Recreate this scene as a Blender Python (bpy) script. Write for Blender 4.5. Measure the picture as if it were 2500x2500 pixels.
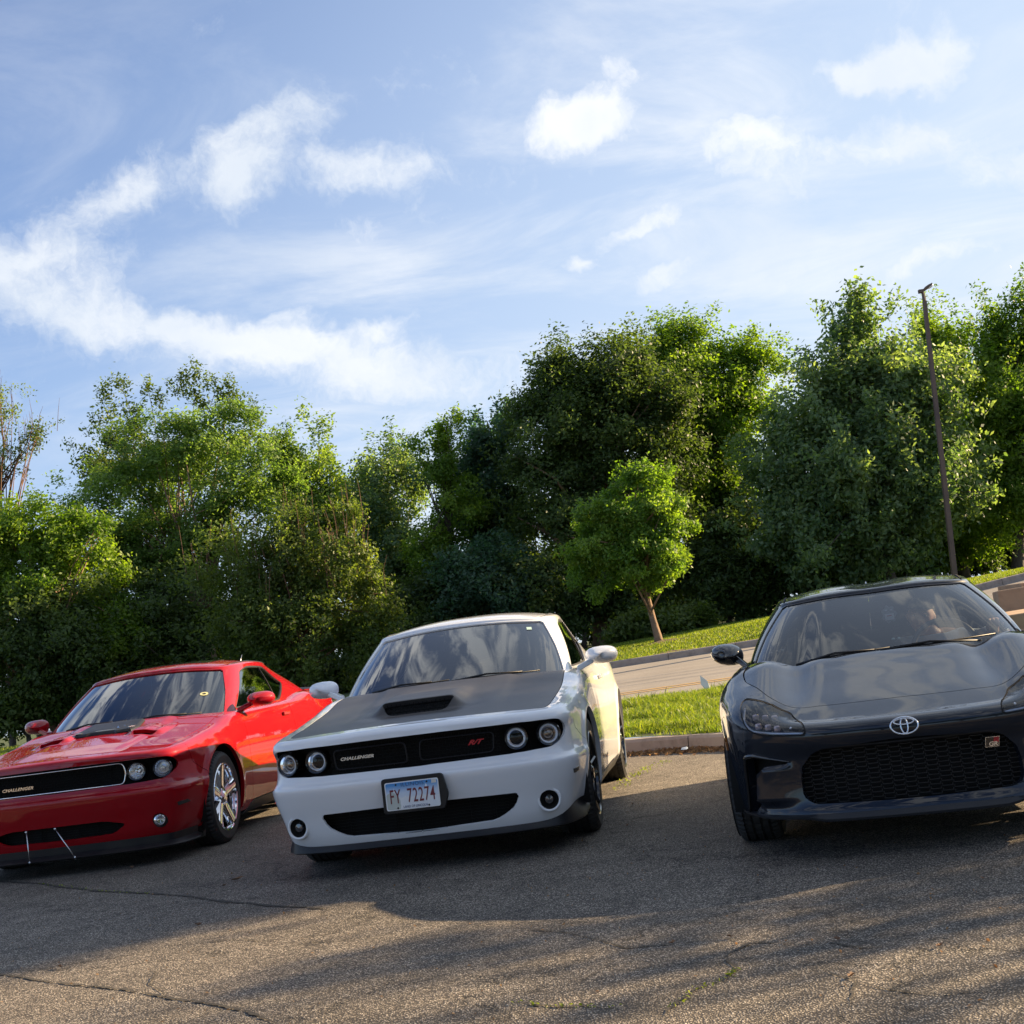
import bpy, math, random
import numpy as np
from mathutils import Matrix, Vector
from mathutils.geometry import delaunay_2d_cdt

SC = bpy.context.scene
for o in list(bpy.data.objects):
    bpy.data.objects.remove(o)
COL = SC.collection
R = math.radians

# ------------------------------------------------------------------ camera
FOC, PITCH, ROLL, CAMH = 2982.2, 0.125, -0.128, 1.057      # focal in pixels of a 2500 px wide frame
_c, _s = math.cos(PITCH), math.sin(PITCH)
_r0 = Vector((1, 0, 0)); _u0 = Vector((0, -_s, _c)); FWD = Vector((0, _c, _s))
RGT = _r0 * math.cos(ROLL) + _u0 * math.sin(ROLL)
UPV = -_r0 * math.sin(ROLL) + _u0 * math.cos(ROLL)
cam_data = bpy.data.cameras.new('camera')
cam = bpy.data.objects.new('camera', cam_data); COL.objects.link(cam)
cam_data.sensor_width = 36.0
cam_data.lens = FOC / 2500 * 36.0
cam_data.clip_end = 2000; cam_data.clip_start = 0.05
m = Matrix.Identity(4)
for i in range(3):
    m[i][0] = RGT[i]; m[i][1] = UPV[i]; m[i][2] = -FWD[i]
m[0][3], m[1][3], m[2][3] = 0, 0, CAMH
cam.matrix_world = m
SC.camera = cam

def ray(u, v):
    return FWD + RGT * ((u - 1250) / FOC) + UPV * ((1250 - v) / FOC)

def at(u, v, Y):
    """world point seen at photo pixel (2500 frame) at world depth Y"""
    d = ray(u, v); t = Y / d.y
    return Vector((0, 0, CAMH)) + d * t

def onground(u, v, z=0.0):
    d = ray(u, v); t = (z - CAMH) / d.z
    return Vector((0, 0, CAMH)) + d * t

# ------------------------------------------------------------------ light
SUN_AZ, SUN_EL = R(18.5), R(22.0)          # azimuth from +X towards +Y
sd = Vector((math.cos(SUN_AZ) * math.cos(SUN_EL), math.sin(SUN_AZ) * math.cos(SUN_EL), math.sin(SUN_EL)))
sun_d = bpy.data.lights.new('sun', 'SUN'); sun = bpy.data.objects.new('sun', sun_d); COL.objects.link(sun)
sun_d.energy = 5.0; sun_d.angle = R(0.53); sun_d.color = (1.0, 0.74, 0.44)
sun.rotation_euler = sd.to_track_quat('Z', 'Y').to_euler()

world = bpy.data.worlds.new('World'); SC.world = world; world.use_nodes = True
wt = world.node_tree; wt.nodes.clear()

class G:
    """small node graph helper"""
    def __init__(s, tree): s.t = tree
    def n(s, typ, **k):
        nd = s.t.nodes.new(typ)
        for a, b in k.items():
            if a.startswith('i_'):
                nd.inputs[a[2:].replace('_', ' ')].default_value = b
            else: setattr(nd, a, b)
        return nd
    def l(s, a, b): s.t.links.new(a, b)
    def val(s, sock, x):
        if isinstance(x, (int, float)): sock.default_value = x
        elif isinstance(x, (tuple, list)): sock.default_value = x
        else: s.l(x, sock)
    def math(s, op, a, b=None, c=None, clamp=False):
        nd = s.n('ShaderNodeMath', operation=op, use_clamp=clamp)
        s.val(nd.inputs[0], a)
        if b is not None: s.val(nd.inputs[1], b)
        if c is not None: s.val(nd.inputs[2], c)
        return nd.outputs[0]
    def vmath(s, op, a, b=None, scale=None):
        nd = s.n('ShaderNodeVectorMath', operation=op)
        s.val(nd.inputs[0], a)
        if b is not None: s.val(nd.inputs[1], b)
        if scale is not None: s.val(nd.inputs['Scale'], scale)
        return nd.outputs['Value'] if op in ('LENGTH', 'DOT_PRODUCT', 'DISTANCE') else nd.outputs[0]
    def mix(s, f, a, b, bt='MIX'):
        nd = s.n('ShaderNodeMix', data_type='RGBA', blend_type=bt)
        s.val(nd.inputs[0], f)
        s.val(nd.inputs[6], a if not isinstance(a, tuple) else (*a[:3], 1)); s.val(nd.inputs[7], b if not isinstance(b, tuple) else (*b[:3], 1))
        return nd.outputs[2]
    def noise(s, vec, scale, detail=4, rough=.55, dist=0.0, out='Fac'):
        nd = s.n('ShaderNodeTexNoise'); nd.inputs['Scale'].default_value = scale
        nd.inputs['Detail'].default_value = detail; nd.inputs['Roughness'].default_value = rough
        nd.inputs['Distortion'].default_value = dist
        if vec is not None: s.l(vec, nd.inputs['Vector'])
        return nd.outputs[out]
    def ramp(s, fac, pts, interp='LINEAR'):
        nd = s.n('ShaderNodeValToRGB'); s.val(nd.inputs[0], fac)
        cr = nd.color_ramp; cr.interpolation = interp
        while len(cr.elements) < len(pts): cr.elements.new(.5)
        for e, (p, c) in zip(cr.elements, pts):
            e.position = p; e.color = (c, c, c, 1) if isinstance(c, (int, float)) else (*c[:3], 1)
        return nd.outputs[0]
    def mr(s, x, a, b, c=0.0, d=1.0, t='SMOOTHSTEP'):
        nd = s.n('ShaderNodeMapRange', interpolation_type=t)
        s.val(nd.inputs[0], x); nd.inputs[1].default_value = a; nd.inputs[2].default_value = b
        nd.inputs[3].default_value = c; nd.inputs[4].default_value = d
        return nd.outputs[0]

g = G(wt)
sky = g.n('ShaderNodeTexSky', sky_type='NISHITA', sun_disc=False)
sky.sun_elevation = SUN_EL; sky.sun_rotation = math.pi / 2 - SUN_AZ
sky.air_density = 1.0; sky.dust_density = 1.2; sky.ozone_density = 1.6
tc = g.n('ShaderNodeTexCoord')
D0 = tc.outputs['Generated']
# warp the direction a little so that cloud edges billow
nz = g.noise(D0, 9.0, 5, .62, out='Color')
wv = g.vmath('SCALE', g.vmath('SUBTRACT', nz, (.5, .5, .5)), scale=.085)
DW = g.vmath('ADD', D0, wv)
# cloud banks: centre, size and tilt of each in the sky (photo 1932 px frame used only to read directions off)
CL = [ # cx, cy, rx, ry, tilt(deg, image ccw), strength
    (150, 400, 190, 60, 25, .9), (80, 500, 210, 60, 0, .95), (230, 350, 110, 50, 30, .6), (300, 640, 520, 60, -12, 1.0), (680, 665, 400, 52, -10, 1.15), (60, 620, 260, 60, 0, .45),
    (440, 340, 90, 85, 20, 1.1), (540, 240, 100, 45, 10, .9), (740, 330, 120, 45, 10, .85), (600, 340, 110, 50, 0, .6), (450, 185, 40, 22, 20, .4),
    (670, 455, 60, 35, 15, .6), (1105, 250, 110, 52, 8, .95), (1190, 155, 75, 35, 0, .5), (1230, 415, 80, 34, 20, .85), (1120, 490, 36, 20, 0, .7),
    (1265, 535, 85, 26, 15, .75), (1410, 275, 95, 50, 0, .8), (1440, 350, 80, 34, 0, .65), (1720, 110, 140, 45, 8, 1.1), (1640, 140, 70, 34, 0, .6), (1690, 260, 170, 50, 8, .85),
    (1750, 510, 170, 30, 12, .7), (1900, 320, 120, 60, 0, .7), (710, 600, 70, 20, 10, .7), (780, 780, 70, 22, 10, .5), (520, 580, 40, 16, 0, .5), (1480, 560, 110, 26, 10, .5), (950, 300, 300, 120, 20, .25),
]
tot = None
K = 2500 / 1932
for (cx, cy, rx, ry, tl, stg) in CL:
    stg *= 1.32 if cx > 1000 else (.68 if cx < 330 else .85)
    c = ray(cx * K, cy * K).normalized()
    a = R(tl)
    t1 = (RGT * math.cos(a) + UPV * math.sin(a)); t1 = (t1 - c * t1.dot(c)).normalized()
    t2 = c.cross(t1).normalized()
    rm = Matrix((t1, t2, c)).transposed()
    mp = g.n('ShaderNodeMapping', vector_type='TEXTURE')
    g.l(DW, mp.inputs['Vector'])
    mp.inputs['Location'].default_value = c
    mp.inputs['Rotation'].default_value = rm.to_euler()
    dd = (ray(cx * K, cy * K)).length
    mp.inputs['Scale'].default_value = (rx * K / FOC / dd * 1.35, ry * K / FOC / dd * 1.35, .8)
    ln = g.vmath('LENGTH', mp.outputs[0])
    v = g.mr(ln, 0, 1.25, stg, 0.0)
    tot = v if tot is None else g.math('ADD', tot, v)
sp = g.n('ShaderNodeSeparateXYZ'); g.l(D0, sp.inputs[0])
# thin high cloud and fair weather cloud everywhere, laid out on a flat layer overhead
zz = g.math('MAXIMUM', g.math('ADD', sp.outputs[2], .12), .05)
inv = g.math('DIVIDE', 1.0, zz)
flat = g.vmath('SCALE', D0, scale=inv)
mpf = g.n('ShaderNodeMapping'); g.l(flat, mpf.inputs[0]); mpf.inputs['Rotation'].default_value = (0, 0, R(28)); mpf.inputs['Scale'].default_value = (1.2, 2.0, 1)
wisp = g.noise(mpf.outputs[0], 1.3, 7, .62, .6)
fair = g.noise(flat, 1.1, 7, .55, .3)
puff = g.noise(DW, 19.0, 8, .66)
fwdm = g.mr(sp.outputs[1], .35, .75)                      # where the banks above are laid out one by one
fairm = g.math('MULTIPLY', g.mr(fair, .55, .67), g.math('SUBTRACT', 1.0, fwdm))
dens = g.math('ADD', tot, g.math('MULTIPLY', g.math('SUBTRACT', puff, .5), 2.1))
dens = g.math('MULTIPLY', g.mr(dens, .12, 1.2), .88)
cirr = g.math('MULTIPLY', g.math('MULTIPLY', g.mr(wisp, .38, .72), .66), g.mr(sp.outputs[2], .42, .62, 1.0, .15))
# high streaked cloud overhead
mpz = g.n('ShaderNodeMapping'); g.l(flat, mpz.inputs[0]); mpz.inputs['Rotation'].default_value = (0, 0, R(-12)); mpz.inputs['Scale'].default_value = (7.0, 2.0, 1)
strk = g.noise(mpz.outputs[0], 1.5, 6, .6, .8); bank = g.noise(flat, 1.7, 3, .5)
zen = g.math('MULTIPLY', g.math('MULTIPLY', g.mr(strk, .45, .60), g.mr(bank, .28, .40)), g.mr(sp.outputs[2], .50, .66))
cirr = g.math('MULTIPLY', cirr, g.mr(g.vmath('DOT_PRODUCT', D0, tuple(ray(1800, 900).normalized())), .86, .975, .38, 1.0))
cirr = g.math('MAXIMUM', cirr, zen)
# the air pales towards the horizon and towards the sun
hz = g.mr(sp.outputs[2], .52, .0, 0.02, .62, 'LINEAR')
sunny = g.mr(g.vmath('DOT_PRODUCT', D0, tuple(sd)), .05, .95, 0.0, .85, 'LINEAR')
veil = g.math('MULTIPLY', g.math('MINIMUM', g.math('ADD', hz, sunny), .85), g.mr(sp.outputs[1], -.5, .35, .45, 1.0))
mask = g.math('MAXIMUM', dens, g.math('MAXIMUM', cirr, fairm), clamp=True)
skyc = g.mix(1.0, sky.outputs[0], (.70, .93, 1.30), 'MULTIPLY')
skyc = g.mix(g.mr(sp.outputs[2], .45, .82, 0, .8), skyc, g.mix(1.0, skyc, (.22, .34, .5), 'MULTIPLY'))
SKYK = 1.0
cloudc = (7.6, 7.8, 8.2)
c1 = g.mix(veil, skyc, (4.5, 5.25, 6.1))
shade = g.noise(DW, 5.0, 5, .6)
c2 = g.mix(mask, c1, g.mix(g.mr(shade, .35, .7), (5.3, 5.7, 6.2), (6.6, 6.7, 6.8)))
bg = g.n('ShaderNodeBackground'); g.l(c2, bg.inputs[0]); bg.inputs[1].default_value = .05
wo = g.n('ShaderNodeOutputWorld'); g.l(bg.outputs[0], wo.inputs[0])
world.cycles.sampling_method = 'MANUAL'; world.cycles.sample_map_resolution = 512

SC.view_settings.view_transform = 'Standard'; SC.view_settings.look = 'None'
SC.view_settings.exposure = 1.7; SC.view_settings.gamma = 1.0; SC.view_settings.use_curve_mapping = False
SC.render.engine = 'CYCLES'

# ------------------------------------------------------------------ object helpers
def tagm(o, label=None, cat=None, group=None, kind=None):
    if label: o['label'] = label
    if cat: o['category'] = cat
    if group: o['group'] = group
    if kind: o['kind'] = kind
    return o

def empty(name, loc=(0, 0, 0), rz=0.0, label=None, cat=None, group=None):
    o = bpy.data.objects.new(name, None); COL.objects.link(o)
    o.location = loc; o.rotation_euler = (0, 0, rz); o.empty_display_size = .2
    return tagm(o, label, cat, group)

def mesh_np(name, V, F, mat=None, parent=None, smooth=False, nrm=None, attr=None):
    """V (n,3); F list of faces or (m,k) array; nrm: per-loop normals"""
    me = bpy.data.meshes.new(name)
    V = np.asarray(V, dtype=np.float32).reshape(-1, 3)
    if isinstance(F, np.ndarray):
        k = F.shape[1]; nf = len(F)
        me.vertices.add(len(V)); me.vertices.foreach_set('co', V.ravel())
        me.loops.add(nf * k); me.loops.foreach_set('vertex_index', F.astype(np.int32).ravel())
        me.polygons.add(nf)
        me.polygons.foreach_set('loop_start', np.arange(0, nf * k, k, dtype=np.int32))
        me.polygons.foreach_set('loop_total', np.full(nf, k, dtype=np.int32))
        me.update(calc_edges=True)
    else:
        me.from_pydata(V.tolist(), [], [list(map(int, f)) for f in F]); me.update()
    if smooth:
        me.polygons.foreach_set('use_smooth', np.ones(len(me.polygons), dtype=bool))
    if attr is not None:
        a = me.attributes.new('tint', 'FLOAT', 'FACE'); a.data.foreach_set('value', np.asarray(attr, dtype=np.float32))
    if nrm is not None:
        me.normals_split_custom_set(np.asarray(nrm, dtype=float).reshape(-1, 3).tolist())
    o = bpy.data.objects.new(name, me); COL.objects.link(o)
    if mat is not None: me.materials.append(mat)
    if parent is not None: o.parent = parent
    return o

class MB:
    """collects simple shapes into one mesh"""
    def __init__(s): s.V = []; s.F = []; s.n = 0
    def add(s, V, F):
        V = np.asarray(V, dtype=float).reshape(-1, 3)
        s.V.append(V); s.F += [[i + s.n for i in f] for f in F]; s.n += len(V); return s
    def box(s, c, size, rot=None):
        x, y, z = [q / 2 for q in size]
        V = np.array([(-x, -y, -z), (x, -y, -z), (x, y, -z), (-x, y, -z), (-x, -y, z), (x, -y, z), (x, y, z), (-x, y, z)])
        if rot is not None: V = V @ np.array(rot.to_3x3() if hasattr(rot, 'to_3x3') else rot).T
        return s.add(V + np.array(c), [(0, 3, 2, 1), (4, 5, 6, 7), (0, 1, 5, 4), (1, 2, 6, 5), (2, 3, 7, 6), (3, 0, 4, 7)])
    def tube(s, pts, rad, n=8, cap=True):
        pts = np.asarray(pts, float); m_ = len(pts)
        if np.isscalar(rad): rad = [rad] * m_
        T = np.gradient(pts, axis=0); T /= np.linalg.norm(T, axis=1)[:, None] + 1e-12
        ref = np.array([0, 0, 1.]) if abs(T[0][2]) < .9 else np.array([1., 0, 0])
        V = []
        for p, t, r_ in zip(pts, T, rad):
            a = np.cross(t, ref); a /= np.linalg.norm(a) + 1e-12; b = np.cross(t, a); ref = np.cross(a, t)
            th = np.arange(n) * 2 * np.pi / n
            V.append(p + r_ * (np.cos(th)[:, None] * a + np.sin(th)[:, None] * b))
        F = []
        for i in range(m_ - 1):
            for j in range(n):
                k = (j + 1) % n; F.append((i * n + j, i * n + k, (i + 1) * n + k, (i + 1) * n + j))
        if cap: F.append(tuple(range(n))[::-1]); F.append(tuple((m_ - 1) * n + j for j in range(n)))
        return s.add(np.vstack(V), F)
    def lathe(s, prof, n=32, axis='Y', center=(0, 0, 0), mod=None, closed=False):
        """prof: list of (radius, height along axis)"""
        V = []
        for i in range(n):
            th = 2 * math.pi * i / n
            for k, (r_, h_) in enumerate(prof):
                rr = r_ if mod is None else mod(r_, h_, i, k)
                if axis == 'Y': V.append((rr * math.cos(th), h_, rr * math.sin(th)))
                elif axis == 'X': V.append((h_, rr * math.cos(th), rr * math.sin(th)))
                else: V.append((rr * math.cos(th), rr * math.sin(th), h_))
        m_ = len(prof); F = []
        for i in range(n):
            j = (i + 1) % n
            for k in range(m_ - 1 if not closed else m_):
                k2 = (k + 1) % m_
                F.append((i * m_ + k, i * m_ + k2, j * m_ + k2, j * m_ + k))
        return s.add(np.array(V) + np.array(center), F)
    def prism(s, poly, h0, h1, axis='Y'):
        """poly (u,w) closed loop; extruded along axis. Y: u->x, w->z"""
        n = len(poly); V = []
        for h_ in (h0, h1):
            for (u, w) in poly:
                V.append({'Y': (u, h_, w), 'Z': (u, w, h_), 'X': (h_, u, w)}[axis])
        F = [tuple(range(n)), tuple(range(2 * n - 1, n - 1, -1))]
        for i in range(n):
            j = (i + 1) % n; F.append((i, n + i, n + j, j))
        return s.add(V, F)
    def build(s, name, mat, parent=None, smooth=False, bevel=0.0, seg=2, sharp=None):
        o = mesh_np(name, np.vstack(s.V), s.F, mat, parent, smooth)
        if bevel > 0:
            b = o.modifiers.new('b', 'BEVEL'); b.width = bevel; b.segments = seg; b.limit_method = 'ANGLE'; b.angle_limit = R(35)
        if smooth and sharp is not None:
            me = o.data
            me.set_sharp_from_angle(angle=R(sharp))
        return o

_mats = {}
def mat(name, base=(.5, .5, .5), rough=.5, metal=0.0, coat=0.0, coatr=.03, spec=.5, emis=None, es=0.0, build=None):
    if name in _mats: return _mats[name]
    mt = bpy.data.materials.new(name); mt.use_nodes = True; _mats[name] = mt
    nt = mt.node_tree; b = nt.nodes['Principled BSDF']
    b.inputs['Base Color'].default_value = (*base, 1); b.inputs['Roughness'].default_value = rough
    b.inputs['Metallic'].default_value = metal; b.inputs['Coat Weight'].default_value = coat
    b.inputs['Coat Roughness'].default_value = coatr; b.inputs['Specular IOR Level'].default_value = spec
    if emis: b.inputs['Emission Color'].default_value = (*emis, 1); b.inputs['Emission Strength'].default_value = es
    if build: build(G(nt), b)
    return mt

def wobble(scale, strength, dist=.002, dirt=None):
    """fine uneven relief plus slight roughness change"""
    def f(g, b):
        tc = g.n('ShaderNodeTexCoord'); n1 = g.noise(tc.outputs['Object'], scale, 5, .6)
        bp = g.n('ShaderNodeBump'); bp.inputs['Strength'].default_value = strength; bp.inputs['Distance'].default_value = dist
        g.l(n1, bp.inputs['Height']); g.l(bp.outputs[0], b.inputs['Normal'])
        if dirt:
            c0 = tuple(b.inputs['Base Color'].default_value)[:3]
            n2 = g.noise(tc.outputs['Object'], dirt[0], 6, .65)
            g.l(g.mix(g.mr(n2, .4, .75), c0, dirt[1]), b.inputs['Base Color'])
    return f

# ------------------------------------------------------------------ terrain
KERB = [(-60, 15.0), (-14, 14.6), (-4, 13.9), (-1.0, 13.55), (.3, 13.3), (.9, 12.98), (1.2, 12.76), (1.49, 12.5), (1.76, 12.15), (2.05, 11.72), (2.5, 11.35), (3.3, 11.1), (6, 10.9), (30, 10.2), (60, 9.5)]
KX = np.array([k[0] for k in KERB]); KY = np.array([k[1] for k in KERB])
def kerb_y(x): return np.interp(x, KX, KY)
def terr(x, y):
    """height of the land behind the kerb"""
    x = np.asarray(x, float); y = np.asarray(y, float)
    z0 = .15 + 0 * x
    xr = np.clip(x - 5, 0, 12)
    z18 = .35 + .085 * xr + .012 * np.clip(x - 2, -25, 3)
    z27 = .78 + .115 * np.clip(xr, 0, 7) + .06 * np.clip(xr - 7, 0, 6) + .025 * np.clip(x - 2, -25, 3)
    z31 = 1.19 + .07 * np.clip(x - 3.2, -2, 12) + .028 * np.clip(x - 1.2, -25, 0)
    z36 = 1.27 + .05 * np.clip(x - 2, -40, 14)
    z60 = z36 + .5; z200 = z60 + 3
    ys = [12.3, 18.5, 27.0, 31.0, 36.0, 60.0, 400.0]; zs = [z0, z18, z27, z31, z36, z60, z200]
    z = np.where(y < ys[0], z0, 0)
    for a, b_, za, zb in zip(ys[:-1], ys[1:], zs[:-1], zs[1:]):
        t = (y - a) / (b_ - a); inn = (y >= a) & (y < b_)
        z = np.where(inn, za * (1 - t) + zb * t, z)
    return np.where(y >= 400, zs[-1], z)
ROAD0, ROAD1 = 18.5, 27.0

def asphalt_nodes(g, b, tone, lot=True):
    tc = g.n('ShaderNodeTexCoord'); P = tc.outputs['Object']
    v = g.n('ShaderNodeTexVoronoi', feature='F1'); v.inputs['Scale'].default_value = 135; g.l(P, v.inputs['Vector'])
    hsv = g.n('ShaderNodeSeparateColor'); g.l(v.outputs['Color'], hsv.inputs[0])
    stone = g.ramp(hsv.outputs[0], [(0, (.17, .152, .132)), (.40, (.30, .272, .238)), (.75, (.43, .395, .35)), (.93, (.60, .56, .50)), (1.0, (.68, .64, .58))])
    gap = g.mr(v.outputs['Distance'], .25, .62)
    col = g.mix(gap, stone, (.060, .054, .048))
    big = g.noise(P, .55, 5, .6); mid = g.noise(P, 3.2, 6, .7); fine = g.noise(P, 22.0, 4, .7)
    col = g.mix(1.0, col, g.ramp(big, [(.3, .72), (.7, 1.15)]), 'MULTIPLY')
    col = g.mix(1.0, col, g.ramp(mid, [(.3, .70), (.65, 1.12)]), 'MULTIPLY')
    col = g.mix(1.0, col, g.ramp(fine, [(.3, .75), (.7, 1.15)]), 'MULTIPLY')
    # oil and tyre darkening as stains with their own outline
    st = g.noise(P, 1.1, 3, .5, 1.5); col = g.mix(g.mr(st, .62, .74, 0, .45), col, (.035, .033, .032))
    # crack network
    wp = g.vmath('ADD', P, g.vmath('SCALE', g.noise(P, 1.6, 6, .75, out='Color'), scale=.9))
    vc = g.n('ShaderNodeTexVoronoi', feature='DISTANCE_TO_EDGE'); vc.inputs['Scale'].default_value = .62; g.l(wp, vc.inputs['Vector'])
    crack = g.mr(vc.outputs['Distance'], .0, .011, 1.0, 0.0)
    vb = g.n('ShaderNodeTexVoronoi', feature='DISTANCE_TO_EDGE'); vb.inputs['Scale'].default_value = 2.9; g.l(wp, vb.inputs['Vector'])
    crack2 = g.math('MULTIPLY', g.mr(vb.outputs['Distance'], .0, .022, 1.0, 0.0), g.mr(g.noise(P, .9, 2), .48, .62))
    ck = g.math('MAXIMUM', crack, crack2)
    ck = g.math('MULTIPLY', ck, g.mr(g.noise(P, 9, 3), .35, .6))
    if lot: col = g.mix(g.math('MULTIPLY', ck, .85), col, (.018, .017, .014))
    col = g.mix(1.0, col, tone, 'MULTIPLY')
    g.l(col, b.inputs['Base Color'])
    b.inputs['Roughness'].default_value = .82; b.inputs['Specular IOR Level'].default_value = .35
    h = g.math('SUBTRACT', 1.0, gap); h = g.math('ADD', h, g.math('MULTIPLY', fine, .6)); h = g.math('SUBTRACT', h, g.math('MULTIPLY', ck, 1.5))
    bp = g.n('ShaderNodeBump'); bp.inputs['Strength'].default_value = 1.0; bp.inputs['Distance'].default_value = .004
    g.l(h, bp.inputs['Height']); g.l(bp.outputs[0], b.inputs['Normal'])
M_LOT = mat('asphalt_lot', build=lambda g, b: asphalt_nodes(g, b, (1.12, 1.07, 1.0)))

def road_nodes(g, b):
    tc = g.n('ShaderNodeTexCoord'); P = tc.outputs['Object']
    n1 = g.noise(P, 60, 4, .7); n2 = g.noise(P, .7, 5, .6)
    mp = g.n('ShaderNodeMapping'); g.l(P, mp.inputs[0]); mp.inputs['Scale'].default_value = (.25, 2.2, 1)
    n3 = g.noise(mp.outputs[0], 1.5, 5, .6)
    c = g.ramp(n1, [(.3, (.15, .135, .12)), (.7, (.33, .30, .27))])
    c = g.mix(1.0, c, g.ramp(n2, [(.3, .85), (.7, 1.1)]), 'MULTIPLY'); c = g.mix(1.0, c, g.ramp(n3, [(.3, .82), (.7, 1.12)]), 'MULTIPLY')
    g.l(c, b.inputs['Base Color']); b.inputs['Roughness'].default_value = .9
M_ROAD = mat('road_surface', build=road_nodes)
def grass_nodes(g, b):
    tc = g.n('ShaderNodeTexCoord'); P = tc.outputs['Object']
    c = g.ramp(g.noise(P, 3.5, 6, .7), [(.3, (.022, .036, .009)), (.55, (.05, .08, .016)), (.8, (.11, .13, .035))])
    c = g.mix(g.mr(g.noise(P, 1.1, 3, .6, .8), .66, .74, 0, .8), c, (.20, .15, .10))
    c = g.mix(1.0, c, g.ramp(g.noise(P, 40, 3, .7), [(.3, .55), (.7, 1.3)]), 'MULTIPLY')
    g.l(c, b.inputs['Base Color']); b.inputs['Roughness'].default_value = .95
    bp = g.n('ShaderNodeBump'); bp.inputs['Distance'].default_value = .04; g.l(g.noise(P, 30, 4, .7), bp.inputs['Height']); g.l(bp.outputs[0], b.inputs['Normal'])
M_TURF = mat('turf', build=grass_nodes)
M_KERB = mat('concrete_kerb', (.33, .28, .24), .9, build=wobble(60, .6, .004, (5, (.20, .165, .14))))

def strip(name, xs, rows, mt, kind='structure', **k):
    """rows: list of functions x->(y,z)"""
    V = []; 
    for f in rows:
        for x in xs:
            y, z = f(x); V.append((x, y, z))
    n = len(xs); F = []
    for r_ in range(len(rows) - 1):
        for i in range(n - 1):
            F.append((r_ * n + i, r_ * n + i + 1, (r_ + 1) * n + i + 1, (r_ + 1) * n + i))
    o = mesh_np(name, V, F, mt, None, True); tagm(o, kind=kind, **k); return o

XS = sorted(set(list(np.linspace(-60, 60, 61)) + list(np.linspace(-4, 12, 81))))
ky = lambda x: float(kerb_y(x))
strip('parking_lot', [-60, -20, -5, 0, 1, 2, 3, 5, 10, 60], [lambda x: (-60, 0), lambda x: (0, 0), lambda x: (ky(x) + .1, 0)], M_LOT)
# kerb: separate stones cast in lengths
def lerp_row(off, a):
    return lambda x: (off + a * 0, 0)
K_OFF = .16
strip('grass_verge', XS, [(lambda x, t=t: ((ky(x) + K_OFF) * (1 - t) + ROAD0 * t, float(terr(x, (ky(x) + K_OFF) * (1 - t) + ROAD0 * t)) - .012)) for t in np.linspace(0, 1, 9)], M_TURF)
strip('road', XS, [(lambda x, y=y: (y, float(terr(x, y)) - .03)) for y in np.linspace(ROAD0, ROAD1, 8)], M_ROAD)
strip('lawn', XS, [(lambda x, y=y: (y, float(terr(x, y)))) for y in (ROAD1 + .15, 29, 31, 33, 36, 42, 60, 120, 400)], M_TURF)
M_YEL = mat('faded_yellow_paint', (.50, .30, .08), .8, build=wobble(40, .3, .002, (6, (.25, .20, .14))))
strip('road_marking', XS, [(lambda x, y=y: (y, float(terr(x, y)) - .024)) for y in (19.9, 20.0)], M_YEL)
strip('road_marking', XS, [(lambda x, y=y: (y, float(terr(x, y)) - .024)) for y in (20.2, 20.3)], M_YEL)

# near kerb, cast in lengths with open joints
kpts = []
xx = np.linspace(-13, 12, 800); yy = kerb_y(xx)
ss = np.concatenate([[0], np.cumsum(np.hypot(np.diff(xx), np.diff(yy)))])
def kerb_at(s_): return np.array([np.interp(s_, ss, xx), np.interp(s_, ss, yy)])
s_joint = np.interp(1.49 - .03, xx, ss)
L = 1.9; a0 = s_joint % L
kroot = empty('kerb', (0, 0, 0), 0, 'low grey concrete kerb between the parking lot and the grass strip behind the cars', 'kerb')
rk = np.random.RandomState(3)
sj = a0 - L
while sj < ss[-1]:
    q = np.linspace(max(sj, 0) + .006, min(sj + L, ss[-1]) - .006, 10)
    if q[-1] - q[0] > .2:
        prof = [(0, -.02), (.012, .12), (.03, .148), (.14, .150), (.165, .13), (.165, -.02)]
        V = []; dz = rk.uniform(-.003, .003)
        for s_ in q:
            p = kerb_at(s_); t = kerb_at(s_ + .05) - kerb_at(s_ - .05); t /= np.linalg.norm(t) + 1e-9; nn = np.array([-t[1], t[0]])
            for (o_, z_) in prof: V.append((*(p + nn * o_), z_ + dz + .002 * rk.randn() * (z_ > .1)))
        F = []; n_ = len(prof)
        for i in range(len(q) - 1):
            for k in range(n_ - 1): F.append((i * n_ + k, (i + 1) * n_ + k, (i + 1) * n_ + k + 1, i * n_ + k + 1))
        F += [tuple(range(n_)), tuple(range(len(q) * n_ - 1, len(q) * n_ - n_ - 1, -1))]
        o = mesh_np('kerb_stone', V, F, M_KERB, kroot)
    sj += L
# far kerb
fk = empty('kerb', (0, 0, 0), 0, 'far concrete kerb along the lawn on the other side of the road', 'kerb')
for i in range(-14, 24):
    x0, x1 = i * 1.5, i * 1.5 + 1.49; V = []
    for x in np.linspace(x0, x1, 4):
        z = float(terr(x, ROAD1)) - .03
        for (o_, z_) in [(0, -.02), (.01, .12), (.03, .145), (.16, .15), (.16, -.02)]: V.append((x, ROAD1 + o_, z + z_))
    F = []
    for a in range(3):
        for k in range(4): F.append((a * 5 + k, (a + 1) * 5 + k, (a + 1) * 5 + k + 1, a * 5 + k + 1))
    F += [(0, 1, 2, 3, 4), (19, 18, 17, 16, 15)]
    mesh_np('kerb_stone', V, F, M_KERB, fk)
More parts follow.
